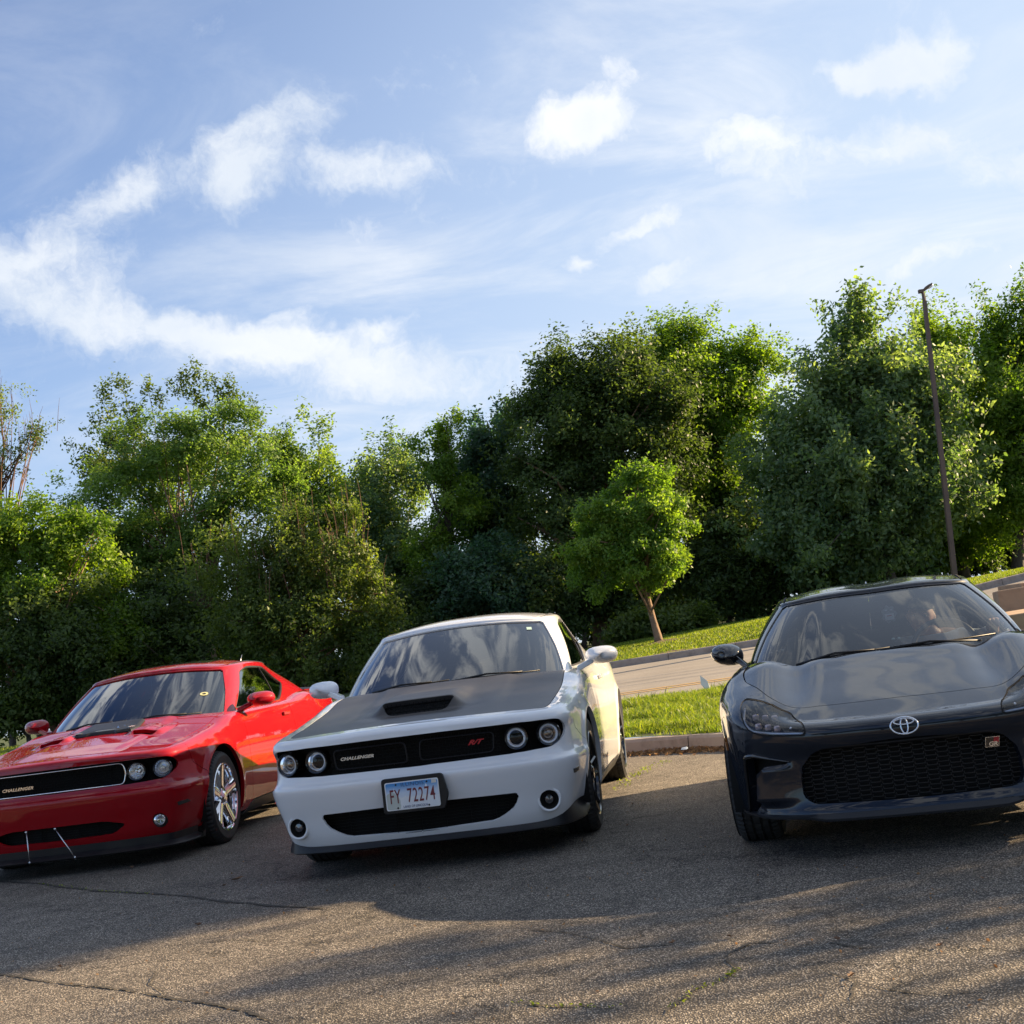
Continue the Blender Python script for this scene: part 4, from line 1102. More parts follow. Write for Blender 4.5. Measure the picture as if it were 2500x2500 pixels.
        tr.build('scoop_trim', M_SILV, sh)
    # cowl panel under the glass
    cp = [(x, float(np.interp(abs(x), [0, .25, .5, .68, .8], [1.305, 1.32, 1.375, 1.465, 1.535]))) for x in np.linspace(-.755, .755, 25)]
    cp2 = [(x, y + .16) for x, y in cp[::-1]]
    sheet('cowl', cp + cp2, lambda x, y: np.stack([x, y, deck_m(x, y) - .018 - .12 * (y - 1.3) * 0], -1), M_PLAS, root, .06, depth=.03)
    # ---- greenhouse
    tw = H.t_at(.755, 1.56); td = H.t_at(.802, 1.72)
    T = lambda x, y: H.t_at(x, y)
    wsh = [(t, .03) for t in np.linspace(-tw, tw, 21)] + [(tw - .012, .5), (tw - .05, .955)] + [(t, .985) for t in np.linspace(tw - .085, -tw + .085, 15)] + [(-tw + .05, .955), (-tw + .012, .5)]
    t_r = T(.79, 3.05); t_k = T(.78, 3.48); t_u = T(.79, 3.00)
    dlo = lambda q: rounded([(q * td, .06), (q * t_r, .06), (q * t_k, .42), (q * (t_u + .08), .93), (q * (td + .46), .965), (q * (td + .12), .89)], [.02, .03, .05, .10, .10, .08])
    tb = T(.60, 4.40)
    back = [(tb, .10), (H.d[-1] - .002, .06), (H.d[-1] - .002, .93), (tb - .02, .90)]
    for q in (-1, 1):
        o_ = [(q * t, -.02) for t in np.linspace(tw - .13, H.d[-1] - .001, 30)] + [(q * t, 1.2) for t in np.linspace(H.d[-1] - .001, 0, 60)] + [(0, 1.0)] + [(q * t, .99) for t in np.linspace(.002, tw - .085, 12)] + [(q * (tw - .05), .958), (q * (tw - .012), .5), (q * tw, .03), (q * (tw - .10), -.01)]
        dl = dlo(q); bk = [(q * a_, b_) for a_, b_ in back]
        sheet('cabin_side', o_, H, PT, root, .03, [dl, bk], depth=.016, sv=.5)
        # window: glass with a black rubber surround
        big = rounded([(q * (td - .015), .03), (q * (t_r + .012), .03), (q * (t_k + .025), .42), (q * (t_u + .06), .93), (q * (td + .42), .975), (q * (td + .10), .89)], .04)
        wn = sheet('side_window', big, H, M_TINT, root, .05, depth=.004, off=-.012, sv=.5)
        sheet('window_seal', dl, H, M_PLAS, wn, .03, [np.array(dl).mean(0) + (np.array(dl) - np.array(dl).mean(0)) * np.array([.972, .93])], depth=.008, off=-.004, sv=.5)
        sheet('window_divider', [(q * (t_u - .06), .06), (q * (t_u - .045), .06), (q * (t_u - .13), .92), (q * (t_u - .145), .92)], H, M_PLAS, wn, .03, depth=.008, off=-.006, sv=.5)
    sheet('rear_window', [(-tb, 0), (-tb, 0)] and [(tb - .02, .05), (H.d[-1] - .001, .03), (H.d[-1] - .001, .96), (tb - .04, .94)], H, M_TINT, root, .08, depth=.004, off=-.012, sv=.5)
    sheet('rear_window', [(-tb + .02, .05), (-H.d[-1] + .001, .03), (-H.d[-1] + .001, .96), (-tb + .04, .94)], H, M_TINT, root, .08, depth=.004, off=-.012, sv=.5)
    tw2 = tw + .012
    wsh2 = [(t, .0) for t in np.linspace(-tw2, tw2, 21)] + [(tw2 - .012, .5), (tw2 - .045, .97)] + [(t, 1.0) for t in np.linspace(tw2 - .08, -tw2 + .08, 15)] + [(-tw2 + .045, .97), (-tw2 + .012, .5)]
    ws = sheet('windshield', wsh2, H, M_WSH, root, .03, depth=.004, off=-.010, sv=.6)
    inn = [(t * .955, .075 + (r_ - .03) * .92) for t, r_ in wsh]
    sheet('windshield_border', wsh2, H, M_GLOSSB, ws, .03, [rounded(inn, .04)], depth=.002, off=-.016, sv=.6)
    # roof
    re = []
    for q, rng_ in ((1, np.linspace(0, H.d[-1] - .001, 60)), (-1, np.linspace(H.d[-1] - .001, 0, 60))):
        for t in rng_:
            p = H(np.array([q * t]), np.array([1.2]))[0]; re.append((p[0], p[1]))
    re = np.array(re); rc_ = re.mean(0); re2 = rc_ + (re - rc_) * .994
    rf = lambda x, y: np.stack([x, y, roof_m(x, y)], -1)
    sheet('roof', re2, rf, PT, root, .045, depth=.012)
    for q in (-1, 1):   # drip channels
        ch = MB(); pts = [(q * (.60 - .05 * sm(y_, 3.0, 3.5)), y_, float(roof_m(.60 - .05 * sm(y_, 3.0, 3.5), y_)) + .002) for y_ in np.linspace(2.22, 3.4, 14)]
        ch.tube(pts, .006, 5); ch.build('roof_channel', M_PLAS, root, True)
    if not white:
        sheet('sunroof', rounded([(-.40, 2.28), (.40, 2.28), (.40, 2.75), (-.40, 2.75)], .05), rf, M_GLOSSB, root, .06, depth=.004, off=.004)
    # deck lid and spoiler
    dk = [(x, 4.30 + .22 * (1 - (x / .7) ** 2)) for x in np.linspace(-.68, .68, 15)] + [(.80, 4.55), (.78, 4.85), (.45, 4.93), (0, 4.95), (-.45, 4.93), (-.78, 4.85), (-.80, 4.55)]
    sheet('trunk_lid', dk, lambda x, y: np.stack([x, y, deck_m(x, y) + .004], -1), PT, root, .07, depth=.02)
    sp = MB(); V = []
    for x in np.linspace(-.80, .80, 17):
        y0 = 4.90 - .10 * (x / .8) ** 4; z0 = float(deck_m(x, y0)); hh = .055 if not white else .045; hh *= 1 - .7 * (abs(x) / .8) ** 6
        V += [(x, y0 - .14, z0), (x, y0 - .02, z0 + hh), (x, y0 + .03, z0 + hh + .004), (x, y0 + .03, z0 - .02)]
    F = [];
    for i in range(16):
        for k in range(3): F.append((i * 4 + k, (i + 1) * 4 + k, (i + 1) * 4 + k + 1, i * 4 + k + 1))
    sp.add(V, F + [(0, 1, 2, 3), (67, 66, 65, 64)]); sp.build('spoiler', M_PLAS, root, True, sharp=30)
    # ---- face: dark back panel of the mouth
    def front_y(x, z):
        sv_ = B.inv([x], [z])[0]; return float(B(np.array([sv_[0]]), np.array([sv_[1]]))[0][1])
    bk = MB(); V = []
    xs_ = np.linspace(-.868, .868, 31)
    yb = lambda x: .160 + .13 * sm(abs(x), .45, .87)
    for z_ in (.55, .77):
        for x in xs_: V.append((x, yb(x), z_))
    bk.add(V, [(i, i + 1, 32 + i, 31 + i) for i in range(30)]); fp = bk.build('grille_panel', M_DARK, root, True)
    # mesh texture of the grille: rows of slots
    gm = MB(); gx0 = .49
    yg = lambda x: .082 + .05 * sm(abs(x), .35, .7)
    rows_ = np.linspace(.585, .735, 9)
    for i, z_ in enumerate(rows_):
        P_ = [(x, yg(x), z_) for x in np.linspace(-gx0, gx0, 13)]
        for a_, b_ in zip(P_[:-1], P_[1:]): gm.box(((a_[0] + b_[0]) / 2, (a_[1] + b_[1]) / 2, z_), (.083, .008, .0045))
        if i < 8:
            for k in range(24):
                x = -gx0 + (k + .5 * (i % 2)) * (2 * gx0 / 24); gm.box((x, yg(x), z_ + .0095), (.004, .008, .019))
    gm.build('grille_mesh', M_MESH, fp)
    def frame_loop(pts, rad, mt, nm):
        f_ = MB(); P_ = [(x, yg(x) - .018, z_) for x, z_ in dens(rounded(pts, .028, 6), .03)]; P_.append(P_[0]); f_.tube(P_, rad, 6, False); return f_.build(nm, mt, fp, True)
    M_GF = mat('dark_chrome_frame', (.035, .035, .038), .35, 1.0)
    if white:
        frame_loop([(-.455, .605), (-.035, .603), (-.045, .715), (-.465, .712)], .0045, M_GF, 'grille_frame')
        frame_loop([(.035, .603), (.455, .605), (.465, .712), (.045, .715)], .0045, M_GF, 'grille_frame')
        text_mesh('badge', 'CHALLENGER', .0235, M_SILV, fp, (-.325, yg(.3) - .030, .662), (R(90), 0, -.02), .002, .35, 1.30, .0010, 1.05)
        M_RT = mat('red_badge', (.45, .012, .02), .35)
        text_mesh('badge', 'R/T', .036, M_RT, fp, (.355, yg(.36) - .030, .668), (R(90), 0, .05), .002, .5, 1.45, .0012, .95)
    else:
        frame_loop([(-.50, .585), (.50, .585), (.52, .66), (.50, .732), (-.50, .732), (-.52, .66)], .006, M_CHROME, 'grille_frame')
        text_mesh('badge', 'CHALLENGER', .029, M_CHROME, fp, (-.278, yg(.3) - .034, .638), (R(90), 0, -.02), .002, .35, 1.28, .0010, 1.05)
    # headlamps
    for q in (-1, 1):
        for (hx, hy, inner) in ((.764, .142, False), (.583, .112, True)):
            hr = .0565
            hl = bpy.data.objects.new('headlight', None); COL.objects.link(hl); hl.parent = root; hl.location = (q * hx, hy + .012, .662); hl.rotation_euler = (0, 0, q * (.26 if not inner else .12)); hl.empty_display_size = .05
            MB().lathe([(hr + .014, .09), (hr + .014, -.004), (hr + .008, -.012), (hr + .002, -.010), (hr, .0), (hr, .03)], 40).build('bezel', M_GLOSSB, hl, True, sharp=30)
            if white:
                MB().lathe([(hr - .001, .012), (hr - .001, .002), (hr - .006, -.003), (hr - .012, .002), (hr - .013, .014)], 40).build('halo_ring', mat('halo_white', (.75, .78, .82), .25, 0, coat=1), hl, True)
                MB().lathe([(hr - .012, .01), (hr - .020, .018), (hr - .024, .03), (hr - .028, .045)], 40).build('reflector', M_CHROME if True else M_DARK, hl, True)
                if inner:
                    MB().lathe([(hr - .022, .030), (.020, .05), (.0, .05)], 30).build('lamp_bowl', M_DARK, hl, True)
                else:
                    mb = MB(); ellipsoid(mb, (0, .032, 0), (.031, .022, .031)); mb.build('projector_lens', mat('projector_glass', (.22, .17, .13), .03, .85, coat=1), hl, True)
            else:
                MB().lathe([(hr - .002, .002), (hr - .006, .012), (.040, .035), (.024, .05), (.0, .055)], 40, mod=lambda r_, h_, i, k: r_ * (1 + .02 * (i % 2)) if k < 4 else r_).build('reflector', M_CHROME, hl, False)
                MB().lathe([(.016, .05), (.016, .02), (.011, .012), (.0, .010)], 20).build('bulb_shield', M_CHROME, hl, True, sharp=30)
                if not inner:
                    fl = MB()
                    for k in range(-3, 4): fl.box((k * .013, .012, -.012), (.006, .006, .055 - abs(k) * .008))
                    fl.build('lens_flute', M_SILV, hl, bevel=.002)
            mb = MB().lathe([(hr, -.002), (hr * .8, -.010), (hr * .45, -.015), (.0001, -.016)], 36); mb.build('lens', M_LENS, hl, True)
        # fog lamp
        c3 = B(*[np.array([v_]) for v_ in B.inv([q * .727], [.305])[0]])[0]
        fg = bpy.data.objects.new('fog_lamp', None); COL.objects.link(fg); fg.parent = root; fg.location = tuple(c3); fg.rotation_euler = (0, 0, q * .22); fg.empty_display_size = .05
        if white:
            MB().lathe([(.070, .004), (.064, -.010), (.055, -.009), (.052, .004)], 36).build('bezel', PT, fg, True)
            MB().lathe([(.053, -.002), (.050, .012), (.040, .028), (.0, .030)], 30).build('housing', M_DARK, fg, True)
            MB().lathe([(.027, .03), (.027, .010), (.022, .003), (.0, .0)], 24).build('lens', mat('smoky_lens', (.10, .10, .11), .08, .6, coat=1), fg, True, sharp=40)
        else:
            MB().lathe([(.042, .03), (.042, .0), (.036, -.012), (.0, -.022)], 30).build('lens', M_LENS, fg, True)
            MB().lathe([(.040, .002), (.025, .03), (.0, .035)], 30, mod=lambda r_, h_, i, k: r_ * (1 + .03 * (i % 2))).build('reflector', M_CHROME, fg)
            MB().lathe([(.058, .02), (.046, .0), (.044, .05)], 30).build('bezel', M_PLAS, fg, True)
    # lower intake
    li = MB(); V = []
    for z_ in (.19, .40):
        for x in np.linspace(-.62, .62, 17): V.append((x, .10 + .08 * (x / .6) ** 2, z_))
    li.add(V, [(i, i + 1, 18 + i, 17 + i) for i in range(16)]); lo = li.build('lower_intake', M_DARK, root, True)
    gm = MB()
    for z_ in np.arange(.215, .375, .017):
        for x in np.linspace(-.55, .55, 12): gm.box((x, .075 + .06 * (x / .6) ** 2, z_), (.094, .008, .004))
    for x in (-.42, -.28, -.14, 0, .14, .28, .42): gm.box((x, .08 + .06 * (x / .6) ** 2, .29), (.005, .01, .17))
    gm.build('intake_mesh', M_MESH, lo)
    # chin splitter
    sp = MB(); V = []; n_ = 61; smax = C.sy(.58) if white else C.sy(.52)
    for s_ in np.linspace(-smax, smax, n_):
        x, y, nx, ny = [float(v_) for v_ in C(s_)]; i0 = float(B.inset(np.array([s_]), np.array([.2]))[0]); a_ = abs(s_) / smax
        if white:
            out = .014 + .040 * sm(a_, .66, .9); zt_ = zlow(s_) + .006; zb_ = .148 + .03 * sm(a_, .9, 1.0)
            prof = [(i0 + .03, zt_), (i0 - .006, zt_ - .004), (i0 - out, zb_ + .026), (i0 - out - .004, zb_ + .008), (i0 - out + .01, zb_), (i0 + .12, zb_ + .01)]
        else:
            prof = [(i0 + .03, .20), (i0 - .002, .198), (i0 + .0, .150), (i0 - .055, .128), (i0 - .062, .122 + .05 * sm(a_, .93, 1.0)), (i0 - .055, .112), (i0 + .12, .116)]
        for (o_, z_) in prof: V.append((x - nx * o_, y - ny * o_, z_))
    k_ = len(prof); F = []
    for i in range(n_ - 1):
        for k in range(k_ - 1): F.append((i * k_ + k, (i + 1) * k_ + k, (i + 1) * k_ + k + 1, i * k_ + k + 1))
    F += [tuple(range(k_)), tuple(range(n_ * k_ - 1, n_ * k_ - k_ - 1, -1))]
    sp.add(V, F); so = sp.build('splitter', M_PLAS, root, True, sharp=25)
    if not white:
        for xa, xb in ((-.205, -.175), (.01, .16)):
            rd = MB(); rd.tube([(xa, -.008, .335), (xb, -.05, .128)], .0045, 8)
            ellipsoid(rd, (xa, -.012, .337), (.010, .010, .010), n=10, m_=6); ellipsoid(rd, (xb, -.05, .13), (.008, .008, .010), n=10, m_=6)
            rd.build('support_rod', M_SILV, so, True)
    # under body and wheel houses
    ub = MB(); ub.box((0, 2.5, .24), (1.30, 4.5, .12)); ub.box((0, 2.45, .45), (1.74, 1.95, .42)); ub.box((0, .75, .48), (1.18, 1.10, .50)); ub.box((0, 4.2, .5), (1.2, 1.3, .5)); ub.box((0, .36, .45), (1.30, .30, .36)); ub.box((0, 4.65, .5), (1.5, .35, .4))
    ub.build('underbody', M_DARK, root)
    for (ya, za) in (ARCH_F, ARCH_R):
        for q in (-1, 1):
            wh = MB(); V = []; n_ = 20
            for i in range(n_ + 1):
                th = -.35 + (math.pi + .7) * i / n_
                for xx_ in (.55, .915): V.append((q * xx_, ya + .425 * math.cos(th), za + .425 * math.sin(th)))
            wh.add(V, [(2 * i, 2 * i + 1, 2 * i + 3, 2 * i + 2) for i in range(n_)])
            wh.build('wheel_well', M_DARK, root, True)
    rm_ = M_RIMB if white else M_CHROME; stl = 'twin' if white else 'five'
    for q in (-1, 1):
        wheel(root, q * .805, .955, q, style=stl, rim=rm_, steer=0.0)
        wheel(root, q * .825, 3.90, q, style=stl, rim=rm_)
    # mirrors
    for q in (-1, 1):
        mirror_housing(root, q, (q * 1.005, 1.76, 1.062), (.115, .085, .062), PT, ((q * .84, 1.70, .965), (q * .955, 1.76, 1.015)))
    # wipers
    for (xa, xb) in ((-.55, -.12), (.02, .50)):
        wp = MB(); 
        def pt_(x, r_): 
            p = H(np.array([x]), np.array([r_ * .55]))[0]; return p + np.array([0, -.010, .006])
        a0_, a1_ = pt_(xa, .03), pt_(xb, .075)
        wp.tube([pt_(xa, .02), pt_((xa + xb) / 2, .075) + np.array([0, -.01, .012]), a1_ + np.array([0, 0, .004])], [.009, .007, .005], 6)
        wp.tube([pt_(xa + .04, .045), pt_((xa + xb) / 2, .055), pt_(xb + .12, .085)], .005, 5)
        wp.build('wiper', M_PLAS, root, True)
    # interior
    it = MB(); it.add([(-.74, 1.42, .97), (.74, 1.42, .97), (.74, 1.95, .965), (-.74, 1.95, .965), (-.74, 1.95, .75), (.74, 1.95, .75)], [(0, 1, 2, 3), (3, 2, 5, 4)])
    it.build('dashboard', M_DASH, root)
    for q in (-1, 1):
        st = MB(); st.box((q * .36, 2.55, .62), (.50, .52, .16)); st.box((q * .36, 2.84, .88), (.48, .13, .52), Matrix.Rotation(R(-14), 3, 'X')); st.box((q * .36, 2.93, 1.17), (.24, .10, .17), Matrix.Rotation(R(-10), 3, 'X'))
        st.build('seat', M_SEAT, root, bevel=.04, seg=3)
    st = MB(); th = np.linspace(0, 2 * np.pi, 33); rx_ = Matrix.Rotation(R(-22), 3, 'X')
    P_ = [tuple(np.array((.36, 2.10, .93)) + np.array(rx_ @ Vector((.185 * math.cos(t), 0, .185 * math.sin(t))))) for t in th]
    st.tube(P_, .014, 8, False); st.box((.36, 2.09, .93), (.30, .03, .05)); st.box((.36, 2.09, .88), (.05, .03, .14)); st.build('steering_wheel', M_DASH, root, True)
    rvm = MB(); rvm.box((0, 2.02, 1.335), (.24, .03, .065)); rvm.tube([(0, 2.02, 1.35), (0, 2.05, 1.40)], .01, 6); rvm.build('rear_view_mirror', M_PLAS, root, bevel=.01)
    fl = MB(); fl.box((0, 2.8, .40), (1.5, 2.6, .02)); fl.box((0, 3.75, .80), (1.3, .1, .55), Matrix.Rotation(R(-18), 3, 'X')); fl.build('cabin_floor', M_DASH, root)
    return root, B, H, C
M_PLATE = mat('plate_metal', (.78, .79, .80), .35)
M_SKY = None
def plate_nodes(g, b):
    tc = g.n('ShaderNodeTexCoord'); s_ = g.n('ShaderNodeSeparateXYZ'); g.l(tc.outputs['Object'], s_.inputs[0])
    f = g.mr(s_.outputs[2], -.020, .060, 0, 1, 'LINEAR')
    c = g.ramp(f, [(0, (.62, .68, .76)), (.45, (.55, .66, .80)), (1.0, (.045, .27, .62))])
    n = g.noise(tc.outputs['Object'], 40, 3, .6); sk = g.math('ADD', s_.outputs[2], g.math('MULTIPLY', g.math('SUBTRACT', n, .5), .05))
    # low white skyline and a pale hill at the left
    c = g.mix(g.mr(sk, -.010, -.004, 1, 0), c, (.70, .74, .78))
    e = g.math('ADD', g.math('POWER', g.math('DIVIDE', g.math('ADD', s_.outputs[0], .118), .05), 2.0), g.math('POWER', g.math('DIVIDE', g.math('ADD', s_.outputs[2], .045), .07), 2.0))
    c = g.mix(g.mr(g.math('ADD', e, g.math('MULTIPLY', n, .6)), 1.1, 1.3, .8, 0), c, (.42, .47, .42))
    g.l(c, b.inputs['Base Color']); b.inputs['Roughness'].default_value = .3; b.inputs['Coat Weight'].default_value = .5
def add_plate(root):
    lp = bpy.data.objects.new('licence_plate', None); COL.objects.link(lp); lp.parent = root; lp.location = (-.008, -.040, .432); lp.empty_display_size = .1
    W, Hh = .305, .153
    br = MB(); ol = rounded([(-W / 2 - .02, -Hh / 2 - .018), (W / 2 + .02, -Hh / 2 - .018), (W / 2 + .048, -.02), (W / 2 + .024, Hh / 2 + .022), (-W / 2 - .02, Hh / 2 + .022)], [.02, .015, .02, .02, .02])
    br.prism([tuple(p) for p in ol], .006, .034); br.build('plate_holder', M_PLAS, lp, bevel=.004)
    pr = rounded([(-W / 2, -Hh / 2), (W / 2, -Hh / 2), (W / 2, Hh / 2), (-W / 2, Hh / 2)], .012, 4)
    f_ = MB().prism([tuple(p) for p in pr], 0, .004).build('plate_rim', M_PLATE, lp)
    pr2 = pr * np.array([.965, .935]); MB().prism([tuple(p) for p in pr2], -.0012, .002).build('plate_face', mat('plate_print', build=plate_nodes), lp)
    inkr = mat('plate_maroon', (.16, .022, .03), .5); inkb = mat('plate_navy', (.03, .06, .16), .5)
    text_mesh('plate_number', 'FY', .108, inkr, lp, (-.098, -.0022, -.006), (R(90), 0, 0), .0008, 0, .52, .0006, 1.1)
    text_mesh('plate_number', '72274', .108, inkr, lp, (.050, -.0022, -.006), (R(90), 0, 0), .0008, 0, .54, .0006, 1.12)
    text_mesh('plate_state', 'ILLINOIS', .029, inkb, lp, (.005, -.0022, .058), (R(90), 0, 0), .0004, 0, 1.05, 0, 1.15)
    text_mesh('plate_motto', 'LAND OF LINCOLN', .019, inkb, lp, (.012, -.0022, -.062), (R(90), 0, 0), .0004, 0, .82, 0, 1.0)
    st = MB(); st.box((.128, -.0016, .061), (.028, .001, .020)); st.build('plate_sticker', mat('sticker_pale', (.62, .60, .55), .6), lp)
    bo = MB()
    for x in (-.088, .088):
        for z_ in (-.065, .062): bo.lathe([(.0055, .001), (.005, -.003), (0, -.0035)], 10, center=(x, -.001, z_))
    bo.build('plate_bolt', M_PLAS, lp, True)
    tw_ = MB()   # small white capitol dome print on the right, flat
    tw_.prism([(.074, .02), (.078, .045), (.082, .052), (.086, .045), (.090, .02)], -.0018, -.0012); tw_.prism([(-.105, .02), (-.101, .045), (-.097, .02)], -.0018, -.0012)
    tw_.build('plate_emblem', M_PLATE, lp)

c1_, B1, H1, C1 = mk_coupe((-.7325, 6.9224, 0), -.1249, 'white muscle coupe with matte black hood parked between the red and dark grey cars', 'white')
add_plate(c1_)
c2_, B2, H2, C2 = mk_coupe((-3.498, 8.8045, 0), -.0933, 'glossy red muscle coupe with chrome wheels at the left edge of the row', 'red')
def decal(B, H, t0, r0, w, h, mt, parent, nm='sticker', rnd=True):
    pl = [(t0 + w / 2 * math.cos(a), r0 + h / 2 * math.sin(a)) for a in np.linspace(0, 2 * np.pi, 20, endpoint=False)] if rnd else [(t0 - w / 2, r0 - h / 2), (t0 + w / 2, r0 - h / 2), (t0 + w / 2, r0 + h / 2), (t0 - w / 2, r0 + h / 2)]
    return sheet(nm, pl, H, mt, parent, .02, depth=.001, off=-.006, sv=.6)
M_STW = mat('sticker_white', (.6, .62, .60), .5); M_STG = mat('sticker_mint', (.45, .62, .55), .5); M_STY = mat('sticker_yellow', (.60, .58, .30), .5)
decal(B1, H1, .60, .86, .045, .05, M_STG, c1_, rnd=False)
s_ = decal(B2, H2, .60, .47, .075, .075, M_STY, c2_); decal(B2, H2, .60, .47, .035, .035, M_PLAS, c2_)
decal(B1, H1, -.80, .42, .012, .14, M_STW, c1_, rnd=False)
# air fresheners hanging from the rear view mirrors, each its own thing
def fresh(root, x, y, z, mt, label, s_=1.0):
    f_ = MB(); pr = [(-.012, -.05), (.012, -.05), (.012, -.038), (.030, -.034), (.012, -.012), (.024, -.010), (.008, .012), (.018, .014), (0, .05), (-.018, .014), (-.008, .012), (-.024, -.010), (-.012, -.012), (-.030, -.034), (-.012, -.038)]
    f_.prism([(a * s_, b * s_) for a, b in pr], -.002, .002); f_.tube([(0, 0, .05 * s_), (.005, 0, .05 * s_ + .07)], .0012, 4)
    o = f_.build('air_freshener', mt, None); o.matrix_world = root.matrix_basis @ Matrix.Translation((x, y, z)); return tagm(o, label, 'air freshener')
bpy.context.view_layer.update()
fresh(c2_, .0, 1.93, 1.20, mat('freshener_mint', (.45, .65, .62), .6), 'pale mint tree shaped air freshener behind the red car windshield', 1.5)
fresh(c1_, .04, 1.92, 1.21, mat('freshener_teal', (.12, .35, .33), .6), 'small teal air freshener behind the white car windshield', .8)
# antenna on the red car roof
an = MB(); an.tube([(.25, 3.55, 1.40), (.27, 3.62, 1.52)], [.004, .003], 5); ellipsoid(an, (.25, 3.55, 1.405), (.02, .04, .012), n=10, m_=6); an.build('antenna', M_SILV, c2_, True)
# ------------------------------------------------------------------ dark grey sports coupe
half_g = [(0, 0), (.25, .01), (.45, .045), (.60, .115), (.72, .225), (.80, .36), (.845, .52), (.872, .70), (.8875, .9), (.878, 1.2), (.858, 1.6), (.85, 2.2), (.865, 2.8), (.8875, 3.3), (.88, 3.7), (.81, 4.05), (.65, 4.2), (.35, 4.255), (0, 4.265)]
zc_g = pch([-.2, 0, .1, .3, .6, .8, 1.0, 1.2, 1.6, 2.4, 3.2, 3.8, 4.3], [.55, .588, .617, .683, .778, .842, .90, .925, .945, .965, .985, .98, .94])
kk_g = pch([0, .3, .8, 1.2, 2, 4], [.03, .03, .045, .045, .04, .05])
bg_ = pch([0, .15, .4, .8, 1.3, 1.8], [0, .004, .035, .042, .02, 0])
vg_ = pch([0, .3, .6, .95, 1.15], [0, .004, .016, .024, 0])
def deck_g(x, y):
    ax = np.abs(np.asarray(x, float)); y = np.asarray(y, float)
    return zc_g(y) - kk_g(y) * (ax / .75) ** 2 + bg_(y) * np.exp(-((ax - .65) / .12) ** 2) - vg_(y) * np.exp(-((ax - .47) / .07) ** 2)
CG = plan_curve(half_g)
sg = [0, CG.sx(.42), CG.sx(.60), CG.sy(.30), CG.sy(.5), CG.sy(.85), CG.sy(1.5), CG.sy(2.2), CG.sy(3.35), CG.sy(4.1)]
zl_g = [.10, .20, .26, .36, .46, .52, .56, .60, .68, .76, .85, .98]
ins_g = [
    [.10, .000, .025, .035, .030, .006, .0, .008, .03, .06, .12, .2],
    [.10, .002, .025, .035, .030, .006, .0, .006, .02, .05, .10, .2],
    [.09, .008, .025, .030, .022, .008, .002, .002, .01, .04, .08, .15],
    [.08, .020, .028, .022, .012, .004, .000, .000, .006, .02, .06, .12],
    [.07, .040, .030, .018, .008, .003, .000, .000, .004, .015, .04, .10],
    [.07, .045, .025, .010, .000, -.002, -.003, -.003, .000, .012, .03, .08],
    [.08, .040, .015, .004, .006, .008, .006, .004, .006, .012, .025, .06],
    [.08, .040, .015, .004, .006, .008, .006, .004, .004, .008, .020, .05],
    [.08, .040, .020, .008, .002, -.002, -.004, -.006, -.004, .002, .014, .05],
    [.10, .060, .030, .012, .004, .000, .000, .002, .006, .012, .03, .08]]
zs_g = [(0, .575), (sg[1], .578), (sg[2], .592), (sg[3], .625), (sg[4], .655), (sg[5], .690), (sg[6], .78), (sg[7], .83), (sg[8], .82), (sg[9], .86)]
rn_g = [(0, .11), (sg[1], .12), (sg[2], .14), (sg[3], .17), (sg[4], .18), (sg[5], .17), (sg[6], .11), (sg[7], .10), (sg[8], .17), (sg[9], .12)]
AGF, AGR, RAG = (.84, .325), (3.415, .33), .362
sVent = CG.sx(.62)
def extra_g(s_, z):
    a = np.abs(s_)
    # scooped pocket beside the big grille, deepest at its outer end
    t = sm(a, CG.sx(.485), CG.sx(.69)); pk = t * (1 - sm(a, CG.sx(.69), CG.sx(.735))) * sm(z, .235, .29) * (1 - sm(z, .425, .455))
    return -.062 * pk
BG = Body(half_g, zl_g, list(zip(sg, ins_g)), zs_g, rn_g, deck_g, [(*AGF, RAG, .012), (*AGR, RAG, .012)], extra_g)
rz_g = pch([1.4, 1.65, 1.8, 2.1, 2.4, 2.8, 3.3], [1.16, 1.238, 1.268, 1.303, 1.30, 1.245, 1.13])
def roof_g(x, y):
    ax = np.abs(np.asarray(x, float)); return rz_g(y) - .05 * (ax / .55) ** 3 - .014 * np.exp(-(ax / .14) ** 2) * sm(y, 1.62, 1.9)
G0_g = [(0, 1.00), (.25, 1.005), (.48, 1.03), (.62, 1.075), (.70, 1.15), (.738, 1.30), (.75, 1.6), (.75, 2.0), (.742, 2.5), (.71, 2.95), (.63, 3.35), (.48, 3.6), (.28, 3.69), (0, 3.71)]
G1_g = [(0, 1.66), (.2, 1.665), (.37, 1.69), (.475, 1.73), (.53, 1.79), (.556, 1.90), (.566, 2.03), (.568, 2.2), (.556, 2.45), (.52, 2.66), (.46, 2.79), (.34, 2.86), (.2, 2.885), (0, 2.89)]
HG = House(G0_g, G1_g, deck_g, roof_g, .022, .06, .012)
gr = empty('parked_car', (1.6292, 5.6279, 0), -.2515, 'dark grey low sports coupe with a wide mesh grille and a person at the wheel', 'car', 'cars parked side by side at the kerb')
